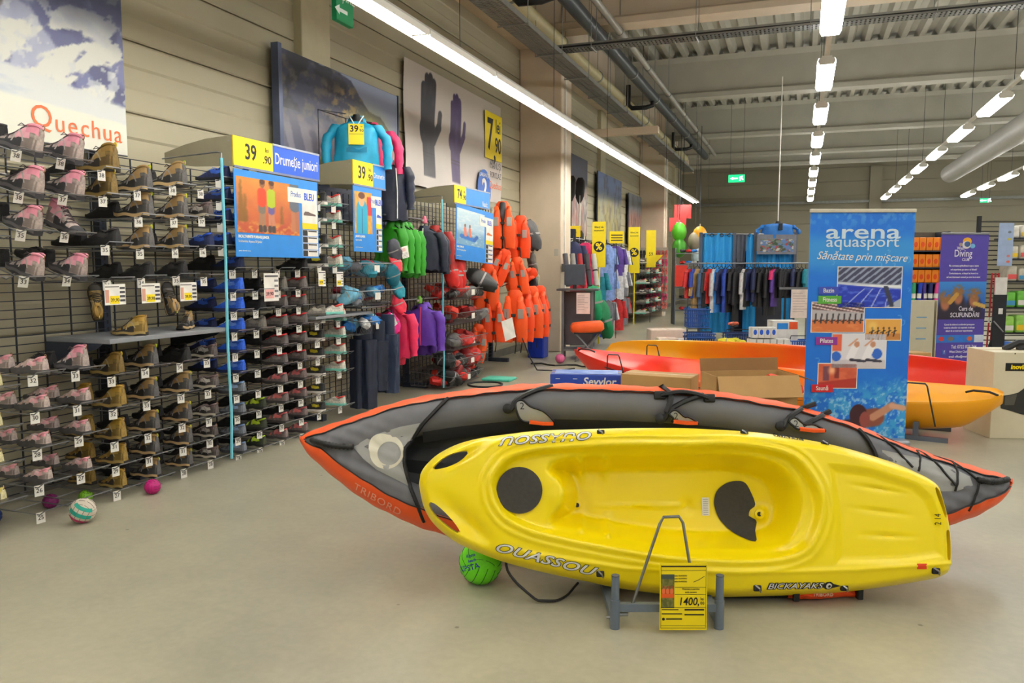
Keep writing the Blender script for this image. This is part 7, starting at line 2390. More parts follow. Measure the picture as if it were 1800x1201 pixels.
def crowd_pic(sky, mid, low):
    def f(u, v):
        c = canvas(u, mid)
        paint(c, sst(0.55, 0.75, v + 0.2 * (fbm(u * 4, v * 4) - 0.5)), sky)
        paint(c, sst(0.45, 0.65, fbm(u * 14, v * 3)) * (1 - sst(0.5, 0.7, v)), low)
        paint(c, sst(0.5, 0.7, fbm(u * 20, v * 8)) * 0.6, (70, 66, 70))
        return c
    return f


for y0, y1, z0, z1, fn, lb in ((15.8, 17.6, 2.2, 3.9, crowd_pic((70, 70, 90), (170, 160, 150), (150, 90, 80)), 'grey toned poster behind the paddles'),
                               (18.6, 21.2, 2.1, 3.8, crowd_pic((104, 124, 168), (150, 150, 120), (150, 140, 70)), 'blue sky poster in the middle of the far wall'),
                               (22.2, 25.1, 2.1, 3.6, crowd_pic((120, 128, 140), (160, 120, 110), (120, 70, 66)), 'brownish poster before the far column')):
    y1 = min(y1, 24.0)
    t = thing('wall_poster', lb, 'poster', (-4.66, (y0 + y1) / 2, (z0 + z1) / 2))
    grid_print('sheet', y1 - y0, z1 - z0, fn, 50, 40, FW, (0.012, 0, 0), t)
    MB().box((-0.02, -(y1 - y0) / 2, -(z1 - z0) / 2), (0.01, (y1 - y0) / 2, (z1 - z0) / 2)).build('backing', mat((70, 72, 84), 0.5), t)

# ---- yellow percent signs on poles
def percent_sign(x, y, ztop, zbot, w, label, rz=0.25, z0=0.02):
    t = thing('percent_sign', label, 'sign', (x, y, 0), rz)
    MB().box((-w / 2, -0.012, zbot), (w / 2, 0.012, ztop)).build('panel', YEL, t)
    MB().tube([(w * 0.05, 0.02, 0), (w * 0.05, 0.02, zbot + 0.05)], 0.018, 8).build('pole', YEL, t, True)
    zc, r = zbot + (ztop - zbot) * 0.45, w * 0.40
    MB().prism([(r * math.cos(a), zc + r * math.sin(a)) for a in np.linspace(0, 2 * PI, 29)[:-1]], -0.016, -0.012, 'y').build('black_disc', INK, t)
    text('%', r * 1.75, YEL, FC, (0, -0.0165, zc), t, bold=0.006)
    text('Bilanț de', w * 0.19, INK, FC, (0, -0.0125, ztop - 0.12 * (ztop - zbot)), t, bold=0.001)
    text('economii', w * 0.19, INK, FC, (0, -0.0125, ztop - 0.19 * (ztop - zbot)), t, bold=0.001)


percent_sign(-3.72, 15.0, 2.38, 1.50, 0.26, 'yellow percent sign on a pole nearest the column')
percent_sign(-4.16, 20.6, 2.55, 1.35, 0.30, 'yellow percent sign on a pole further along the wall')
for x, y, z0, z1, w, s_, lb in ((-3.66, 16.3, 2.0, 2.25, 0.30, '', 'wide yellow notice behind the first percent sign'), (-3.86, 21.4, 1.5, 2.5, 0.26, '59', 'yellow notice with shoe picture behind the second percent sign'), (-3.95, 22.4, 1.5, 1.85, 0.5, 'sale', 'yellow pennant past the second percent sign'), (-4.25, 15.2, 2.1, 2.32, 0.2, '9', 'small yellow square notice above the navy flags')):
    t = thing('yellow_notice', lb, 'notice', (x, y, 0), 0.25)
    if s_ == 'sale':
        MB().prism([(-w / 2, z0), (-w / 2, z1), (w / 2, z1), (0.0, z0 + 0.08)], -0.006, 0.006, 'y').build('panel', YEL, t)
        MB().tube([(-0.12, -0.008, z1 - 0.1), (-0.11, -0.008, z1 - 0.1)], 0.04, 12).build('pale_dot', WHITE, t)
    else:
        MB().box((-w / 2, -0.006, z0), (w / 2, 0.006, z1)).build('panel', YEL, t)
        MB().tube([(0, 0.014, 0.0), (0, 0.014, z0 + 0.1)], 0.008, 6).build('pole', WIRE, t)
        if not s_:
            for k in range(3):
                MB().box((-w * 0.4, -0.007, z0 + 0.05 + 0.055 * k), (w * 0.4, -0.006, z0 + 0.07 + 0.055 * k)).build('print_line', INK, t)
            continue
        text(s_, min(w, z1 - z0) * 0.55, INK, FC, (0, -0.0065, z0 + (z1 - z0) * 0.35), t, sx=0.8)

# ---- rows of small clothes past the column
def make_small_top(col, kind_='swim_shirt', cat='clothes'):
    t = thing(kind_, 'x', cat, (0, 0, 0))
    m = mat(col, 0.6, var=0.25, scale=22)
    rr = []
    for k in range(8):
        f = k / 7
        w = np.interp(f, [0, 0.3, 0.7, 0.9, 1], [0.15, 0.14, 0.17, 0.13, 0.05])
        rr.append([(w * math.cos(a) * (1 + 0.08 * math.sin(a * 5 + f * 4)), 0.045 * math.sin(a) * (1 + 0.2 * math.sin(a * 4)), -0.5 + 0.5 * f) for a in np.linspace(0, 2 * PI, 15)[:-1]])
    MB().rings(rr).build('cloth', m, t, True)
    for s in (-1, 1):
        MB().rings([[(s * (0.13 + 0.06 * f) + 0.045 * math.cos(a), 0.035 * math.sin(a), -0.05 - 0.26 * f) for a in np.linspace(0, 2 * PI, 9)[:-1]] for f in (0, 0.3, 0.7, 1)]).build('sleeve', m, t, True)
    MB().tube([(-0.1, 0, 0.0), (0, 0, 0.04), (0.1, 0, 0.0)], 0.006, 5).tube([(0, 0, 0.04), (0, 0, 0.09)], 0.005, 5).build('hanger', BLACK, t)
    return Proto(t)


PAL = {'pink': (226, 40, 110), 'crimson': (196, 36, 60), 'navy': (36, 44, 88), 'pale blue': (130, 160, 220), 'royal blue': (40, 70, 170), 'white': (214, 212, 214), 'teal': (24, 140, 160), 'violet': (90, 60, 150), 'black': (36, 36, 40), 'grey': (120, 120, 128), 'red': (206, 44, 44), 'tan': (186, 150, 98), 'slate': (70, 96, 130), 'sky blue': (60, 140, 220)}
TOPS = {k: make_small_top(c) for k, c in PAL.items()}
seqs = [['navy', 'pink', 'crimson', 'pale blue', 'white', 'pale blue', 'navy', 'violet', 'violet', 'black', 'grey', 'white', 'black'], ['crimson', 'pink', 'teal', 'teal', 'royal blue', 'pale blue', 'pale blue', 'white', 'violet', 'navy', 'white', 'grey', 'white'], ['royal blue', 'royal blue', 'navy', 'royal blue', 'white', 'grey', 'white', 'red', 'white', 'black', 'white', 'grey', 'red']]
for r, (z, sq) in enumerate(zip((1.98, 1.45, 0.80), seqs)):
    rail(14.4, 20.6, -4.3, z + 0.10, ('upper', 'middle', 'lower')[r] + ' rail of swimwear past the column')
    for i, k in enumerate(sq):
        TOPS[k].put(((-4.12 if i < 8 else -4.38) + 0.12 * (i % 2), 14.6 + 0.45 * i, z), 0.25 + 0.3 * (i % 3), '%s top, %s along the %s swimwear rail' % (k, ORD[i], ('upper', 'middle', 'lower')[r]), 'swimwear past the column', (1.35, 1.35, 1.35 if r < 2 else 1.5))
wire_grid(14.2, 20.8, 0.1, 2.1, 'wire grid behind the swimwear rails', 0.2, 0.12, -4.5)
for y, lb in ((14.55, 'nearer the column'), (15.05, 'further from the column')):
    t = thing('brand_flag', 'dark navy flag with white upright lettering, ' + lb, 'flag', (-4.3, y, 1.4), 0.3)
    MB().bbox((-0.10, -0.10, 0), (0.10, 0.10, 0.85), 0.02).build('cloth', mat((24, 32, 52), 0.6), t)
    text('Tribord', 0.14, WHITE, FC, (0, -0.102, 0.45), t, rot=PI / 2)
for i in range(5):
    t = thing('rolled_mat', ORD[i] + ' grey rolled mat leaning by the till stand', 'mat', (-3.75 + 0.10 * i, 13.0 + 0.1 * i, 1.18), 0)
    MB().tube([(0, 0, 0), (-0.1, 0.12, 0.55)], 0.045, 10).build('roll', mat(((90, 90, 96), (150, 146, 140), (170, 40, 44), (60, 60, 66), (190, 188, 180))[i], 0.6), t, True)
    MB().tube([(-0.045, 0.054, 0.25), (-0.05, 0.06, 0.275)], 0.048, 10).build('band', BLACK, t, True)
# white sports shoes on a grid, flip-flops on the column face
wire_grid(20.9, 24.1, 0.1, 2.0, 'wire grid carrying far white sports shoes', 0.2, 0.15, -4.4)
for r in range(6):
    tag(MB().box((-4.4, 20.95, 0.235 + 0.27 * r), (-3.95, 23.95, 0.247 + 0.27 * r)).build('shoe_ledge', ZINC), 'thin ledge of far white sports shoes, %s up' % ORD[r], 'ledge')
    for c in range(6):
        k = ('white', 'yelblack', 'grey', 'white', 'silver', 'red')[(r * 2 + c) % 6]
        SH[k][0].put((-4.1, 21.1 + 0.48 * c, 0.25 + 0.27 * r), 0.4, '%s, %s row up, %s along the far grid' % (SH[k][1].split(' with')[0], ORD[r], ORD[c]), 'far sports shoes', 1.45)


def make_flip(col):
    t = thing('flip_flops', 'x', 'sandals', (0, 0, 0))
    for s in (-1, 1):
        q = [(s * 0.05 + 0.04 * math.cos(a) * (1 + 0.15 * math.sin(a)), 0.12 * math.sin(a)) for a in np.linspace(0, 2 * PI, 17)[:-1]]
        MB().prism(q, -0.012, 0.012, 'y').build('sole', mat(col, 0.6), t)
        MB().tube([(s * 0.05 - 0.035, -0.012, -0.01), (s * 0.05, -0.04, 0.05), (s * 0.05 + 0.035, -0.012, -0.01)], 0.007, 5).build('strap', mat((40, 36, 44), 0.6), t)
    return Proto(t)


FL = [('grey', make_flip((110, 110, 120))), ('pink', make_flip((216, 60, 110))), ('black', make_flip((44, 42, 48))), ('coral', make_flip((226, 110, 100)))]
t = thing('flip_flop_display', 'pale panel of hooks carrying rows of flip-flops on the far column', 'panel', (-4.25, 24.12, 0))
MB().box((-0.48, 0, 0.15), (0.42, 0.03, 2.1)).build('board', mat((190, 184, 170), 0.5), t)
for r in range(7):
    MB().box((-0.46, -0.01, 0.42 + 0.26 * r), (0.40, 0.0, 0.44 + 0.26 * r)).build('hook_rail', ZINC, t)
    for c in range(4):
        i = (c + (r // 2)) % 3 if c < 2 else (1 if r % 2 else 3)
        i = i if r < 3 or c > 1 else (2, 0)[c]
        FL[i][1].put((-4.60 + 0.225 * c, 24.08, 0.34 + 0.26 * r), 0, '%s flip-flops, %s row up, %s across the far column' % (FL[i][0], ORD[r], ORD[c]), 'flip-flops on the far column')

# ---- fitting room with curtains, clothes rail in front
DF = 15.6
sF = DF / FPX


def fx(px):
    return (px - 1330) * sF


def fz(py):
    return 1.5 - (py - 470) * sF


OF = at(1330, 470, DF)
FR = thing('fitting_room', 'fitting room of bright blue curtains on a metal frame', 'fitting room', (OF.x, OF.y, 0), YAW)
CB = mat((44, 164, 236), 0.6, var=0.06, scale=5)


def curtain(px0, px1, py0, py1, m, y=0.9):
    mb = MB()
    n = int((px1 - px0) * 1.2) + 8
    rr = []
    for z in np.linspace(fz(py1), fz(py0), 6):
        rr.append([(fx(px0 + (px1 - px0) * k / n), y + 0.022 * math.sin(k * 0.42) + 0.012 * math.sin(k * 0.19 + z), z) for k in range(n + 1)])
    mb.rings(rr, close=False)
    return mb.build('curtain', m, FR, True)


curtain(1250, 1312, 407, 592, CB)
curtain(1335, 1352, 408, 592, CB)
curtain(1326, 1350, 540, 596, CB, 0.7)
curtain(1312, 1336, 410, 460, mat((104, 108, 120), 0.6), 1.0)
curtain(1400, 1428, 405, 596, CB, 1.0)
curtain(1350, 1405, 440, 470, CB, 1.05)
MB().tube([(fx(1248), 0.9, fz(409)), (fx(1425), 0.9, fz(409))], 0.018, 8).build('curtain_rail', ZINC, FR)
for px in (1258, 1270, 1288, 1302, 1340, 1412):
    MB().tube([(fx(px) + 0.035 * math.cos(a), 0.88, fz(411) + 0.035 * math.sin(a)) for a in np.linspace(0, 2 * PI, 11)[:-1]], 0.007, 5, closed=True).build('curtain_ring', BLACK, FR)
for px in (1250, 1312, 1350, 1425):
    MB().box((fx(px) - 0.03, 0.88, 0), (fx(px) + 0.03, 0.94, fz(406))).build('frame_post', mat((74, 84, 104), 0.4), FR)
MB().box((fx(1350), 1.0, fz(600)), (fx(1420), 1.03, fz(500))).build('grey_board', mat((64, 66, 78), 0.5), FR)
MB().box((fx(1312), 1.1, 0.02), (fx(1420), 1.13, fz(440))).build('back_panel', mat((50, 52, 66), 0.5), FR)
pp = thing('printed_board', 'grey hanging panel with a strip of sports photographs above the rail', 'panel', (OF.x, OF.y, 0), YAW)
MB().box((fx(1352), 0.80, fz(446)), (fx(1424), 0.82, fz(410))).build('board', mat((124, 126, 136), 0.5), pp)


def photo_strip(u, v):
    c = canvas(u, (120, 130, 120))
    n = fbm(u * 10, v * 6)
    paint(c, sst(0.45, 0.55, n), (60, 84, 60))
    paint(c, sst(0.55, 0.7, fbm(u * 14 + 3, v * 9)), (190, 60, 70))
    paint(c, sst(0.5, 0.65, fbm(u * 7 + 9, v * 5)), (96, 130, 186))
    paint(c, sst(0.6, 0.75, fbm(u * 9 + 5, v * 7 + 2)), (200, 196, 190))
    return c


grid_print('photo_strip', (1418 - 1357) * sF, 24 * sF, photo_strip, 60, 24, FC, (fx(1388), 0.795, fz(430)), pp)
bu = make_jacket('x', (36, 120, 206), 0.34, 0.30, None, False, bust=True, hanger=False, seed=0.4, group=None, name='shirt', sleeve=0.16, spread=1.25)
p = at(1365, 391, DF)
o = bu.put((p.x, p.y + 0.9, p.z + 0.02), YAW, 'blue short sleeved shirt on a bust hanging above the fitting room', None)
MB().tube([(0, 0, 0.02), (0, 0, 3.0)], 0.012, 6).build('ceiling_rod', WHITE, o)
MB().bbox((-0.03, -0.16, -0.14), (0.05, -0.13, 0.0), 0.005).build('tag_card', BLACK, o)
rl = thing('clothes_rail', 'long chrome clothes rail in front of the blue curtains', 'rail', (OF.x, OF.y, 0), YAW)
MB().tube([(fx(1203), 0, fz(463)), (fx(1424), 0, fz(463))], 0.014, 8).build('bar', ZINC, rl, True)
for px in (1210, 1280, 1420):
    MB().tube([(fx(px), 0, 0.02), (fx(px), 0, fz(463))], 0.016, 8).build('upright', SKYBLUE if px == 1280 else ZINC, rl, True)
    MB().tube([(fx(px), -0.3, 0.02), (fx(px), 0.3, 0.02)], 0.016, 8).build('foot', ZINC, rl, True)
row = [(1212, 'red', 1.0), (1219, 'royal blue', 1.0), (1226, 'tan', 1.5), (1234, 'slate', 1.55), (1241, 'black', 1.3), (1248, 'red', 1.2), (1254, 'white', 1.5), (1261, 'sky blue', 1.5), (1268, 'navy', 1.2), (1275, 'royal blue', 1.5), (1282, 'black', 1.5), (1288, 'black', 1.2), (1294, 'black', 2.0), (1300, 'black', 1.2), (1307, 'white', 1.4), (1313, 'black', 1.3), (1319, 'navy', 1.1), (1326, 'navy', 1.15), (1333, 'black', 1.3), (1341, 'black', 1.3), (1348, 'black', 1.6), (1355, 'black', 1.6), (1361, 'violet', 1.3), (1367, 'black', 1.0), (1374, 'black', 1.0), (1381, 'black', 0.95), (1388, 'black', 1.0), (1395, 'navy', 0.95), (1402, 'black', 1.0), (1409, 'black', 1.0), (1416, 'teal', 0.8), (1360, 'pink', 0.6)]
for i, (px, k, h) in enumerate(sorted(row)):
    p = OF + RT * fx(px) + Vector((0, 0, fz(463) - OF.z - 0.11))
    TOPS[k].put((p.x, p.y, p.z), YAW + 0.9 + 0.25 * math.sin(i * 2.3), '%s garment, %s from the left on the curtain rail' % (k, ORD[i]), 'clothes on the curtain rail', (1.1, 1.2, 1.15 * h))
t = thing('framed_notice', 'white sheet in a stand before the clothes rail', 'notice', (OF.x, OF.y, 0), YAW)
MB().box((fx(1380), -0.4, fz(557)), (fx(1415), -0.39, fz(508))).build('sheet', mat((240, 222, 212), 0.5), t)
MB().box((fx(1360), -0.39, fz(508)), (fx(1424), -0.37, fz(504))).build('top_bar', ZINC, t)
MB().box((fx(1422), -0.4, 0), (fx(1428), -0.36, fz(504))).build('post', mat((130, 130, 134), 0.4, 0.3), t)
for k in range(8):
    MB().box((fx(1383), -0.402, fz(515 + 4.5 * k)), (fx(1400 + (k * 5) % 11), -0.40, fz(514 + 4.5 * k))).build('text_line', mat((196, 176, 172), 0.5), t)

# ---- crates, cartons and packs on the floor before the fitting room
def crate(px, py, d, w, h, label, col=(24, 78, 160)):
    p = at(px, py, d)
    t = thing('shopping_basket', label, 'basket', (p.x, p.y, max(0, p.z)), YAW)
    m = mat(col, 0.45)
    for k in range(5):
        z = h * k / 4
        e = 1 + 0.12 * k / 4
        MB().tube([(-w / 2 * e, -0.14 * e, z), (w / 2 * e, -0.14 * e, z), (w / 2 * e, 0.14 * e, z), (-w / 2 * e, 0.14 * e, z)], 0.012 if k == 4 else 0.007, 5, closed=True).build('band', m, t)
    MB().box((-w / 2, -0.14, 0), (w / 2, 0.14, 0.01)).build('bottom', m, t)
    mb = MB()
    for x in np.linspace(-w / 2, w / 2, 12):
        for s in (-1, 1):
            mb.box((x - 0.010, s * 0.14 - 0.003, 0), (x + 0.010, s * 0.14 + 0.003, h * 0.98))
    o = mb.build('side_ribs', m, t)
    o['kind'] = 'stuff'
    MB().tube([(-w / 2, 0, h), (-w / 2 * 0.9, 0, h * 1.25), (w / 2 * 0.9, 0, h * 1.25), (w / 2, 0, h)], 0.008, 5).build('handle', BLACK, t)
    return t


crate(1228, 640, 13.2, 0.42, 0.34, 'blue shopping basket on the floor by the wrapped cartons')
crate(1228, 640, 13.2, 0.42, 0.30, 'second blue shopping basket stacked in the first').location.z += 0.10
crate(1225, 575, 15.2, 0.40, 0.34, 'blue basket hanging under the clothes at the rail end')
crate(1298, 610, 14.6, 0.5, 0.26, 'dark blue basket under the clothes rail', (24, 52, 110))
crate(1408, 640, 13.0, 0.4, 0.3, 'blue basket beside the white packs', (30, 90, 180))
WRAP = mat((222, 200, 184), 0.3, var=0.05, name='wrapped_card')
p = at(1176, 570, 13.6)
for dx, dy, z, w, dp, h, lb in ((0, 0.05, 0, 0.62, 0.4, 0.42, 'big film wrapped carton at the back of the stack'), (-0.06, -0.30, 0, 0.34, 0.3, 0.30, 'small film wrapped carton with red print in front'), (0.24, -0.28, 0, 0.24, 0.28, 0.28, 'grey white wrapped carton at the front of the stack')):
    t = thing('wrapped_carton', lb, 'box', Vector((p.x, p.y, z)) + RT * dx + AW * dy, YAW)
    MB().bbox((-w / 2, 0, 0), (w / 2, dp, h), 0.02).build('carton', WRAP if dx < 0.2 else mat((206, 206, 210), 0.3), t)
    MB().box((-w * 0.45, -0.002, h * 0.45), (w * 0.45, -0.001, h * 0.55)).build('tape', mat((214, 170, 150), 0.4), t)
    MB().box((-w * 0.02, 0.01, h), (w * 0.02, dp - 0.01, h + 0.002)).build('tape', mat((214, 176, 150), 0.4), t)
WB = mat((226, 224, 220), 0.45)
pk = 0
for rw, (py, n, px0, stp) in enumerate(((628, 6, 1328, 12), (602, 4, 1331, 11))):
    for k in range(n):
        p = at(px0 + stp * k, 470, 12.6)
        z = 0.16 if rw == 0 else 0.36
        pk += 1
        t = thing('goods_pack', '%s white pack with a blue oval in the %s row before the curtains' % (ORD[k], ('lower', 'upper')[rw]), 'box', (p.x, p.y, z - 0.16 if rw == 0 else z), YAW, 'white packs before the curtains')
        hh = 0.34 if rw == 0 else 0.17
        MB().bbox((-0.048, 0, 0), (0.048, 0.2, hh), 0.004).build('carton', WB, t)
        MB().prism([(0.028 * math.cos(a), hh * 0.55 + 0.045 * math.sin(a)) for a in np.linspace(0, 2 * PI, 17)[:-1]], -0.003, 0, 'y').build('blue_oval', SIGNBLUE, t)
p = at(1380, 470, 12.9)
t = thing('goods_pack', 'wide white, blue and orange pack behind the white packs', 'box', (p.x, p.y, 0), YAW)
MB().bbox((-0.17, 0, 0), (0.25, 0.3, 0.62), 0.005).build('carton', WB, t)
MB().box((-0.10, -0.003, 0.48), (0.08, 0, 0.58)).build('blue_print', SKYBLUE, t)
MB().box((0.10, -0.003, 0.48), (0.24, 0, 0.60)).build('orange_print', mat((240, 90, 40), 0.5), t)
for i, (px, d, c, nm, sc1) in enumerate(((1280, 13.6, (226, 214, 40), 'yellow', 1.3), (1296, 13.8, (214, 206, 30), 'lemon', 1.2), (1306, 13.5, (232, 220, 60), 'pale yellow', 1.0), (1292, 14.6, (232, 110, 80), 'orange', 0.8))):
    p = at(px, 470, d)
    soft_pack('yellow_vest', c, nm + ' bundle lying in the tray under the clothes rail', (p.x, p.y, 0.20 if i < 3 else 0.45), (0.1, 0.1, i), sc1, None)
p = at(1292, 470, 13.7)
t = thing('goods_tray', 'white tray of yellow bundles under the clothes rail', 'tray', (p.x, p.y, 0), YAW)
MB().bbox((-0.26, -0.15, 0), (0.26, 0.2, 0.15), 0.01).build('body', mat((206, 206, 206), 0.5), t)
MB().tube([(-0.26, -0.16, 0.15), (0.26, -0.16, 0.15)], 0.008, 6).build('rim', ZINC, t)

# ---- beyond the far column: balls in nets, red shelves
p = at(1196, 412, 22)
for i, (px, py, c, nm) in enumerate(((1194, 408, (90, 190, 40), 'green'), (1194, 436, (70, 160, 40), 'dark green'), (1222, 425, (150, 140, 120), 'grey'), (1230, 415, (240, 170, 40), 'amber'), (1228, 452, (200, 220, 230), 'white'))):
    p = at(px, py, 21.5)
    t = thing('swim_float', nm + ' inflatable float stacked past the far column', 'float', p)
    MB().rings([[(0.20 * math.sin(q) * math.cos(a), 0.20 * math.sin(q) * math.sin(a), 0.27 * math.cos(q)) for a in np.linspace(0, 2 * PI, 17)[:-1]] for q in np.linspace(0.1, PI - 0.1, 9)]).build('body', mat(c, 0.4), t, True)
    MB().tube([(0, 0, 0.26), (0, 0, 0.33)], 0.02, 6).build('valve', WHITE, t)
    MB().tube([(0, 0, 0.33), (0, 0, ZB - p.z)], 0.005, 4).build('hanging_cord', WIRE, t)
t = thing('shelf_unit', 'red and blue shelf unit past the far column', 'shelf', at(1212, 470, 20.5) + Vector((0, 0, -1.5)), YAW)
for k in range(6):
    MB().box((-0.36, 0, 0.35 + 0.3 * k), (0.36, 0.4, 0.37 + 0.3 * k)).build('shelf_board', mat((120, 122, 130), 0.4), t)
for x in (-0.38, 0.36):
    MB().box((x, 0, 0), (x + 0.03, 0.42, 2.0)).build('upright', mat((96, 100, 112), 0.5), t)
MB().box((-0.38, -0.02, 1.0), (-0.05, 0.0, 1.55)).build('red_header', mat((216, 50, 30), 0.5), t)
for k in range(6):
    for c in range(4):
        nm, col = (('red', (206, 50, 46)), ('blue', (44, 110, 206)), ('white', (210, 206, 200)), ('black', (40, 40, 44)))[(k * 3 + c) % 4]
        q = t.matrix_basis @ Vector((-0.26 + 0.17 * c, 0.12, 0.40 + 0.3 * k))
        soft_pack('shelf_pack', {'red': (206, 40, 34), 'blue': (36, 120, 200), 'white': (206, 206, 208), 'black': (34, 34, 36)}[nm], '%s pack, %s shelf up, %s along the red unit' % (nm, ORD[k], ORD[c]), at(1200 + 10 * c, 470, 20.6) + Vector((0, 0, -1.5 + 0.43 + 0.3 * k)), (0, 0, YAW + 1), 0.9, 'packs on the red shelf unit')
for px, py, lb, s_ in ((1200, 372, 'plain red hanging sign past the far column', ''), (1191, 395, 'small red and white letter sign past the far column', 'B')):
    p = at(px, py, 23.0)
    t = thing('hanging_sign', lb, 'sign', p, YAW)
    MB().box((-0.25, -0.01, -0.2), (0.25, 0.01, 0.2)).build('panel', mat((206, 60, 60), 0.5), t)
    if s_:
        text(s_, 0.2, WHITE, FC, (0, -0.012, 0), t)
    MB().tube([(0, 0, 0.2), (0, 0, ZB - p.z)], 0.006, 4).build('hanger', WIRE, t)

# ---- right side: shelves of orange packs, foam tubes, cartons
DO = 13.2
sO = DO / FPX
p = at(1628, 470, DO)
su = thing('shelf_unit', 'dark shelf unit of orange packs behind the arena banner', 'shelf', (p.x, p.y, 0), YAW)
for z in (1.50, 1.78, 1.24):
    MB().box((-0.36, 0.0, z - 0.02), (0.36, 0.4, z)).build('shelf_board', mat((56, 60, 72), 0.5), su)
for x in (-0.38, 0.34):
    MB().box((x, 0.0, 0), (x + 0.04, 0.42, 2.1)).build('upright', mat((56, 60, 72), 0.5), su)
MB().box((-0.36, 0.40, 0.3), (0.36, 0.42, 2.1)).build('back_sheet', mat((90, 84, 72), 0.6), su)
OP = MB().bbox((-0.055, 0, 0), (0.055, 0.2, 0.22), 0.01).mesh('carton', mat((252, 140, 24), 0.5, var=0.12, scale=12))
OD = MB().prism([(0.03 * math.cos(a), 0.10 + 0.045 * math.sin(a)) for a in np.linspace(0, 2 * PI, 13)[:-1]], -0.004, 0, 'y').mesh('print', mat((236, 84, 20), 0.5))
for r, z in enumerate((1.24, 1.50, 1.78)):
    for c in range(6):
        q = Vector((p.x, p.y, z)) + RT * (-0.29 + 0.116 * c) + AW * 0.03
        t = thing('goods_pack', 'orange pack, %s shelf up, %s from the banner edge' % (ORD[r], ORD[c]), 'box', q, YAW, 'orange packs')
        link('carton', OP, t)
        link('print', OD, t)
for c, (nm, col) in enumerate((('blue', (40, 90, 190)), ('green', (60, 170, 120)), ('cobalt', (36, 70, 200)), ('purple', (80, 60, 150)), ('navy', (40, 50, 110)), ('pink', (240, 80, 160)), ('white', (220, 216, 210)))):
    q = Vector((p.x, p.y, 0.90)) + RT * (-0.28 + 0.095 * c) + AW * 0.02
    t = thing('foam_tube', nm + ' foam tube standing in the white cartons below the orange packs', 'foam tube', q, YAW, 'foam tubes')
    MB().tube([(0, 0, 0), (0.02 * (c % 3 - 1), 0, 0.34)], 0.036, 10).build('tube', mat(col, 0.6), t, True)
    MB().tube([(0.0, 0, 0.08), (0.004 * (c % 3 - 1), 0, 0.16)], 0.038, 10).build('label_band', WHITE, t, True)
for dx, w, h, lb in ((-0.14, 0.42, 0.95, 'tall white carton of foam tubes beside the arena banner'), (0.26, 0.30, 0.95, 'second white carton of foam tubes with a red corner')):
    q = Vector((p.x, p.y, 0.0)) + RT * dx - AW * 0.20
    t = thing('printed_box', lb, 'box', q, YAW)
    MB().bbox((-w / 2, 0, 0), (w / 2, 0.22, h), 0.006).build('carton', CREAMB, t)
    for k in range(3):
        MB().box((-w * 0.2, -0.003, 0.3 + 0.18 * k), (w * 0.2, 0, 0.32 + 0.18 * k)).build('blue_mark', mat((130, 180, 214), 0.5), t)
    if dx > 0:
        MB().prism([(-w / 2, h * 0.70), (w / 2, h * 0.80), (w / 2, h * 0.68)], -0.004, 0, 'y').build('red_corner', mat((226, 60, 60), 0.5), t)
DR = 11.3
p = at(1782, 470, DR)
ru = thing('shelf_unit', 'black wire shelf unit at the right edge', 'shelf', (p.x, p.y, 0), YAW)
for x in (-0.36, 0.62):
    MB().box((x, 0.30, 0), (x + 0.04, 0.36, 2.25)).build('upright', BLACK, ru)
mb = MB()
for z in np.arange(0.2, 2.2, 0.07):
    mb.box((-0.36, 0.32, z), (0.66, 0.33, z + 0.014))
o = mb.build('wire_back', BLACK, ru)
o['kind'] = 'stuff'
for z in (0.55, 0.92, 1.30, 1.62, 1.92):
    MB().box((-0.10, 0.0, z - 0.02), (0.66, 0.34, z)).build('shelf_board', mat((44, 46, 54), 0.5), ru)
items = []
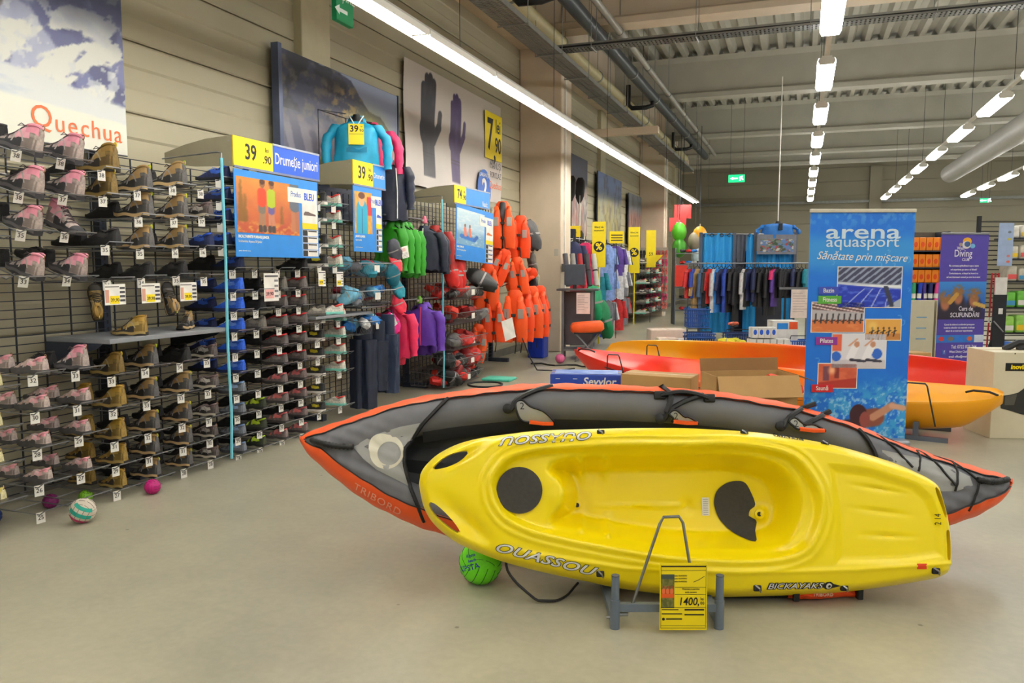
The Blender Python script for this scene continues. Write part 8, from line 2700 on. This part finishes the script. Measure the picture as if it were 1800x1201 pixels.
for r, (z, h, nm, col) in enumerate(((1.92, 0.20, 'white', (222, 218, 206)), (1.62, 0.20, 'cream', (214, 208, 190)), (1.30, 0.22, 'pale', (196, 190, 172)), (0.92, 0.26, 'green', (110, 190, 70)), (0.55, 0.26, 'lime', (150, 206, 90)), (0.02, 0.4, 'blue', (60, 110, 200)))):
    for c in range(4):
        q = Vector((p.x, p.y, z)) + RT * (0.0 + 0.165 * c) + AW * 0.02
        t = thing('goods_pack', '%s wrapped pack, %s from the left on the %s shelf up' % (nm, ORD[c], ('sixth', 'fifth', 'fourth', 'third', 'second', 'lowest')[r]), 'pack', q, YAW, 'packs on the black shelf unit')
        hh = h * (0.85 + 0.15 * ((c * 7 + r) % 3) / 2)
        MB().bbox((-0.07, 0, 0), (0.07, 0.22, hh), 0.02).build('wrap', mat(col, 0.45, var=0.2, scale=14), t, True)
        MB().box((-0.06, -0.004, hh * 0.15), (0.06, 0.0, hh * 0.45)).build('label', mat(((226, 224, 216), (240, 200, 40), (230, 90, 90), (70, 150, 200))[(c + r) % 4], 0.5), t)
t = thing('header_card', 'pale blue upright card with small fish shapes beside the black shelf', 'card', p + Vector((0, 0, -p.z)) - AW * 0.05, YAW)
MB().box((-0.27, 0, 1.52), (-0.06, 0.012, 2.13)).build('card', mat((160, 180, 214), 0.4), t)
for z, c in ((2.0, (120, 130, 140)), (1.9, (200, 190, 80)), (1.66, (206, 120, 120)), (1.58, (226, 110, 90))):
    MB().prism([(-0.12 + 0.025 * math.cos(a), z + 0.018 * math.sin(a)) for a in np.linspace(0, 2 * PI, 11)[:-1]], -0.003, 0, 'y').build('motif', mat(c, 0.5), t)
for k in range(3):
    q = at(1741 + 6 * k, 470, 11.0)
    t = thing('fishing_rod', ('first', 'second', 'third')[k] + ' red upright rod beside the purple banner', 'rod', (q.x, q.y, 0.0), YAW)
    MB().tube([(0, 0, 0), (0.02, 0, 0.7), (0.03, 0, 1.42)], 0.011, 6).build('shaft', mat((186, 34, 44), 0.4), t, True)
    MB().tube([(0.02, 0, 0.72), (0.022, 0, 0.80)], 0.013, 6).build('grip', WHITE, t, True)
q = at(1762, 470, 10.9)
t = thing('fin_card', 'black hanging card with white marks beside the red rods', 'card', (q.x, q.y, 0), YAW)
MB().box((-0.09, 0, 0.35), (0.09, 0.02, 1.12)).build('card', mat((34, 36, 44), 0.4), t)
MB().box((-0.08, -0.003, 1.12), (0.08, 0.02, 1.36)).build('header', mat((222, 218, 212), 0.5), t)
MB().box((-0.02, -0.003, 0.85), (0.04, 0, 0.93)).build('mark', WHITE, t)
MB().tube([(-0.08, -0.004, 0.75), (0.06, -0.004, 0.6)], 0.01, 5).build('stroke', mat((150, 150, 156), 0.5), t)
MB().tube([(-0.08, 0.02, 0.15), (-0.14, 0.02, 0.3), (-0.08, 0.02, 0.48)], 0.016, 6).build('hose', BLACK, t, True)
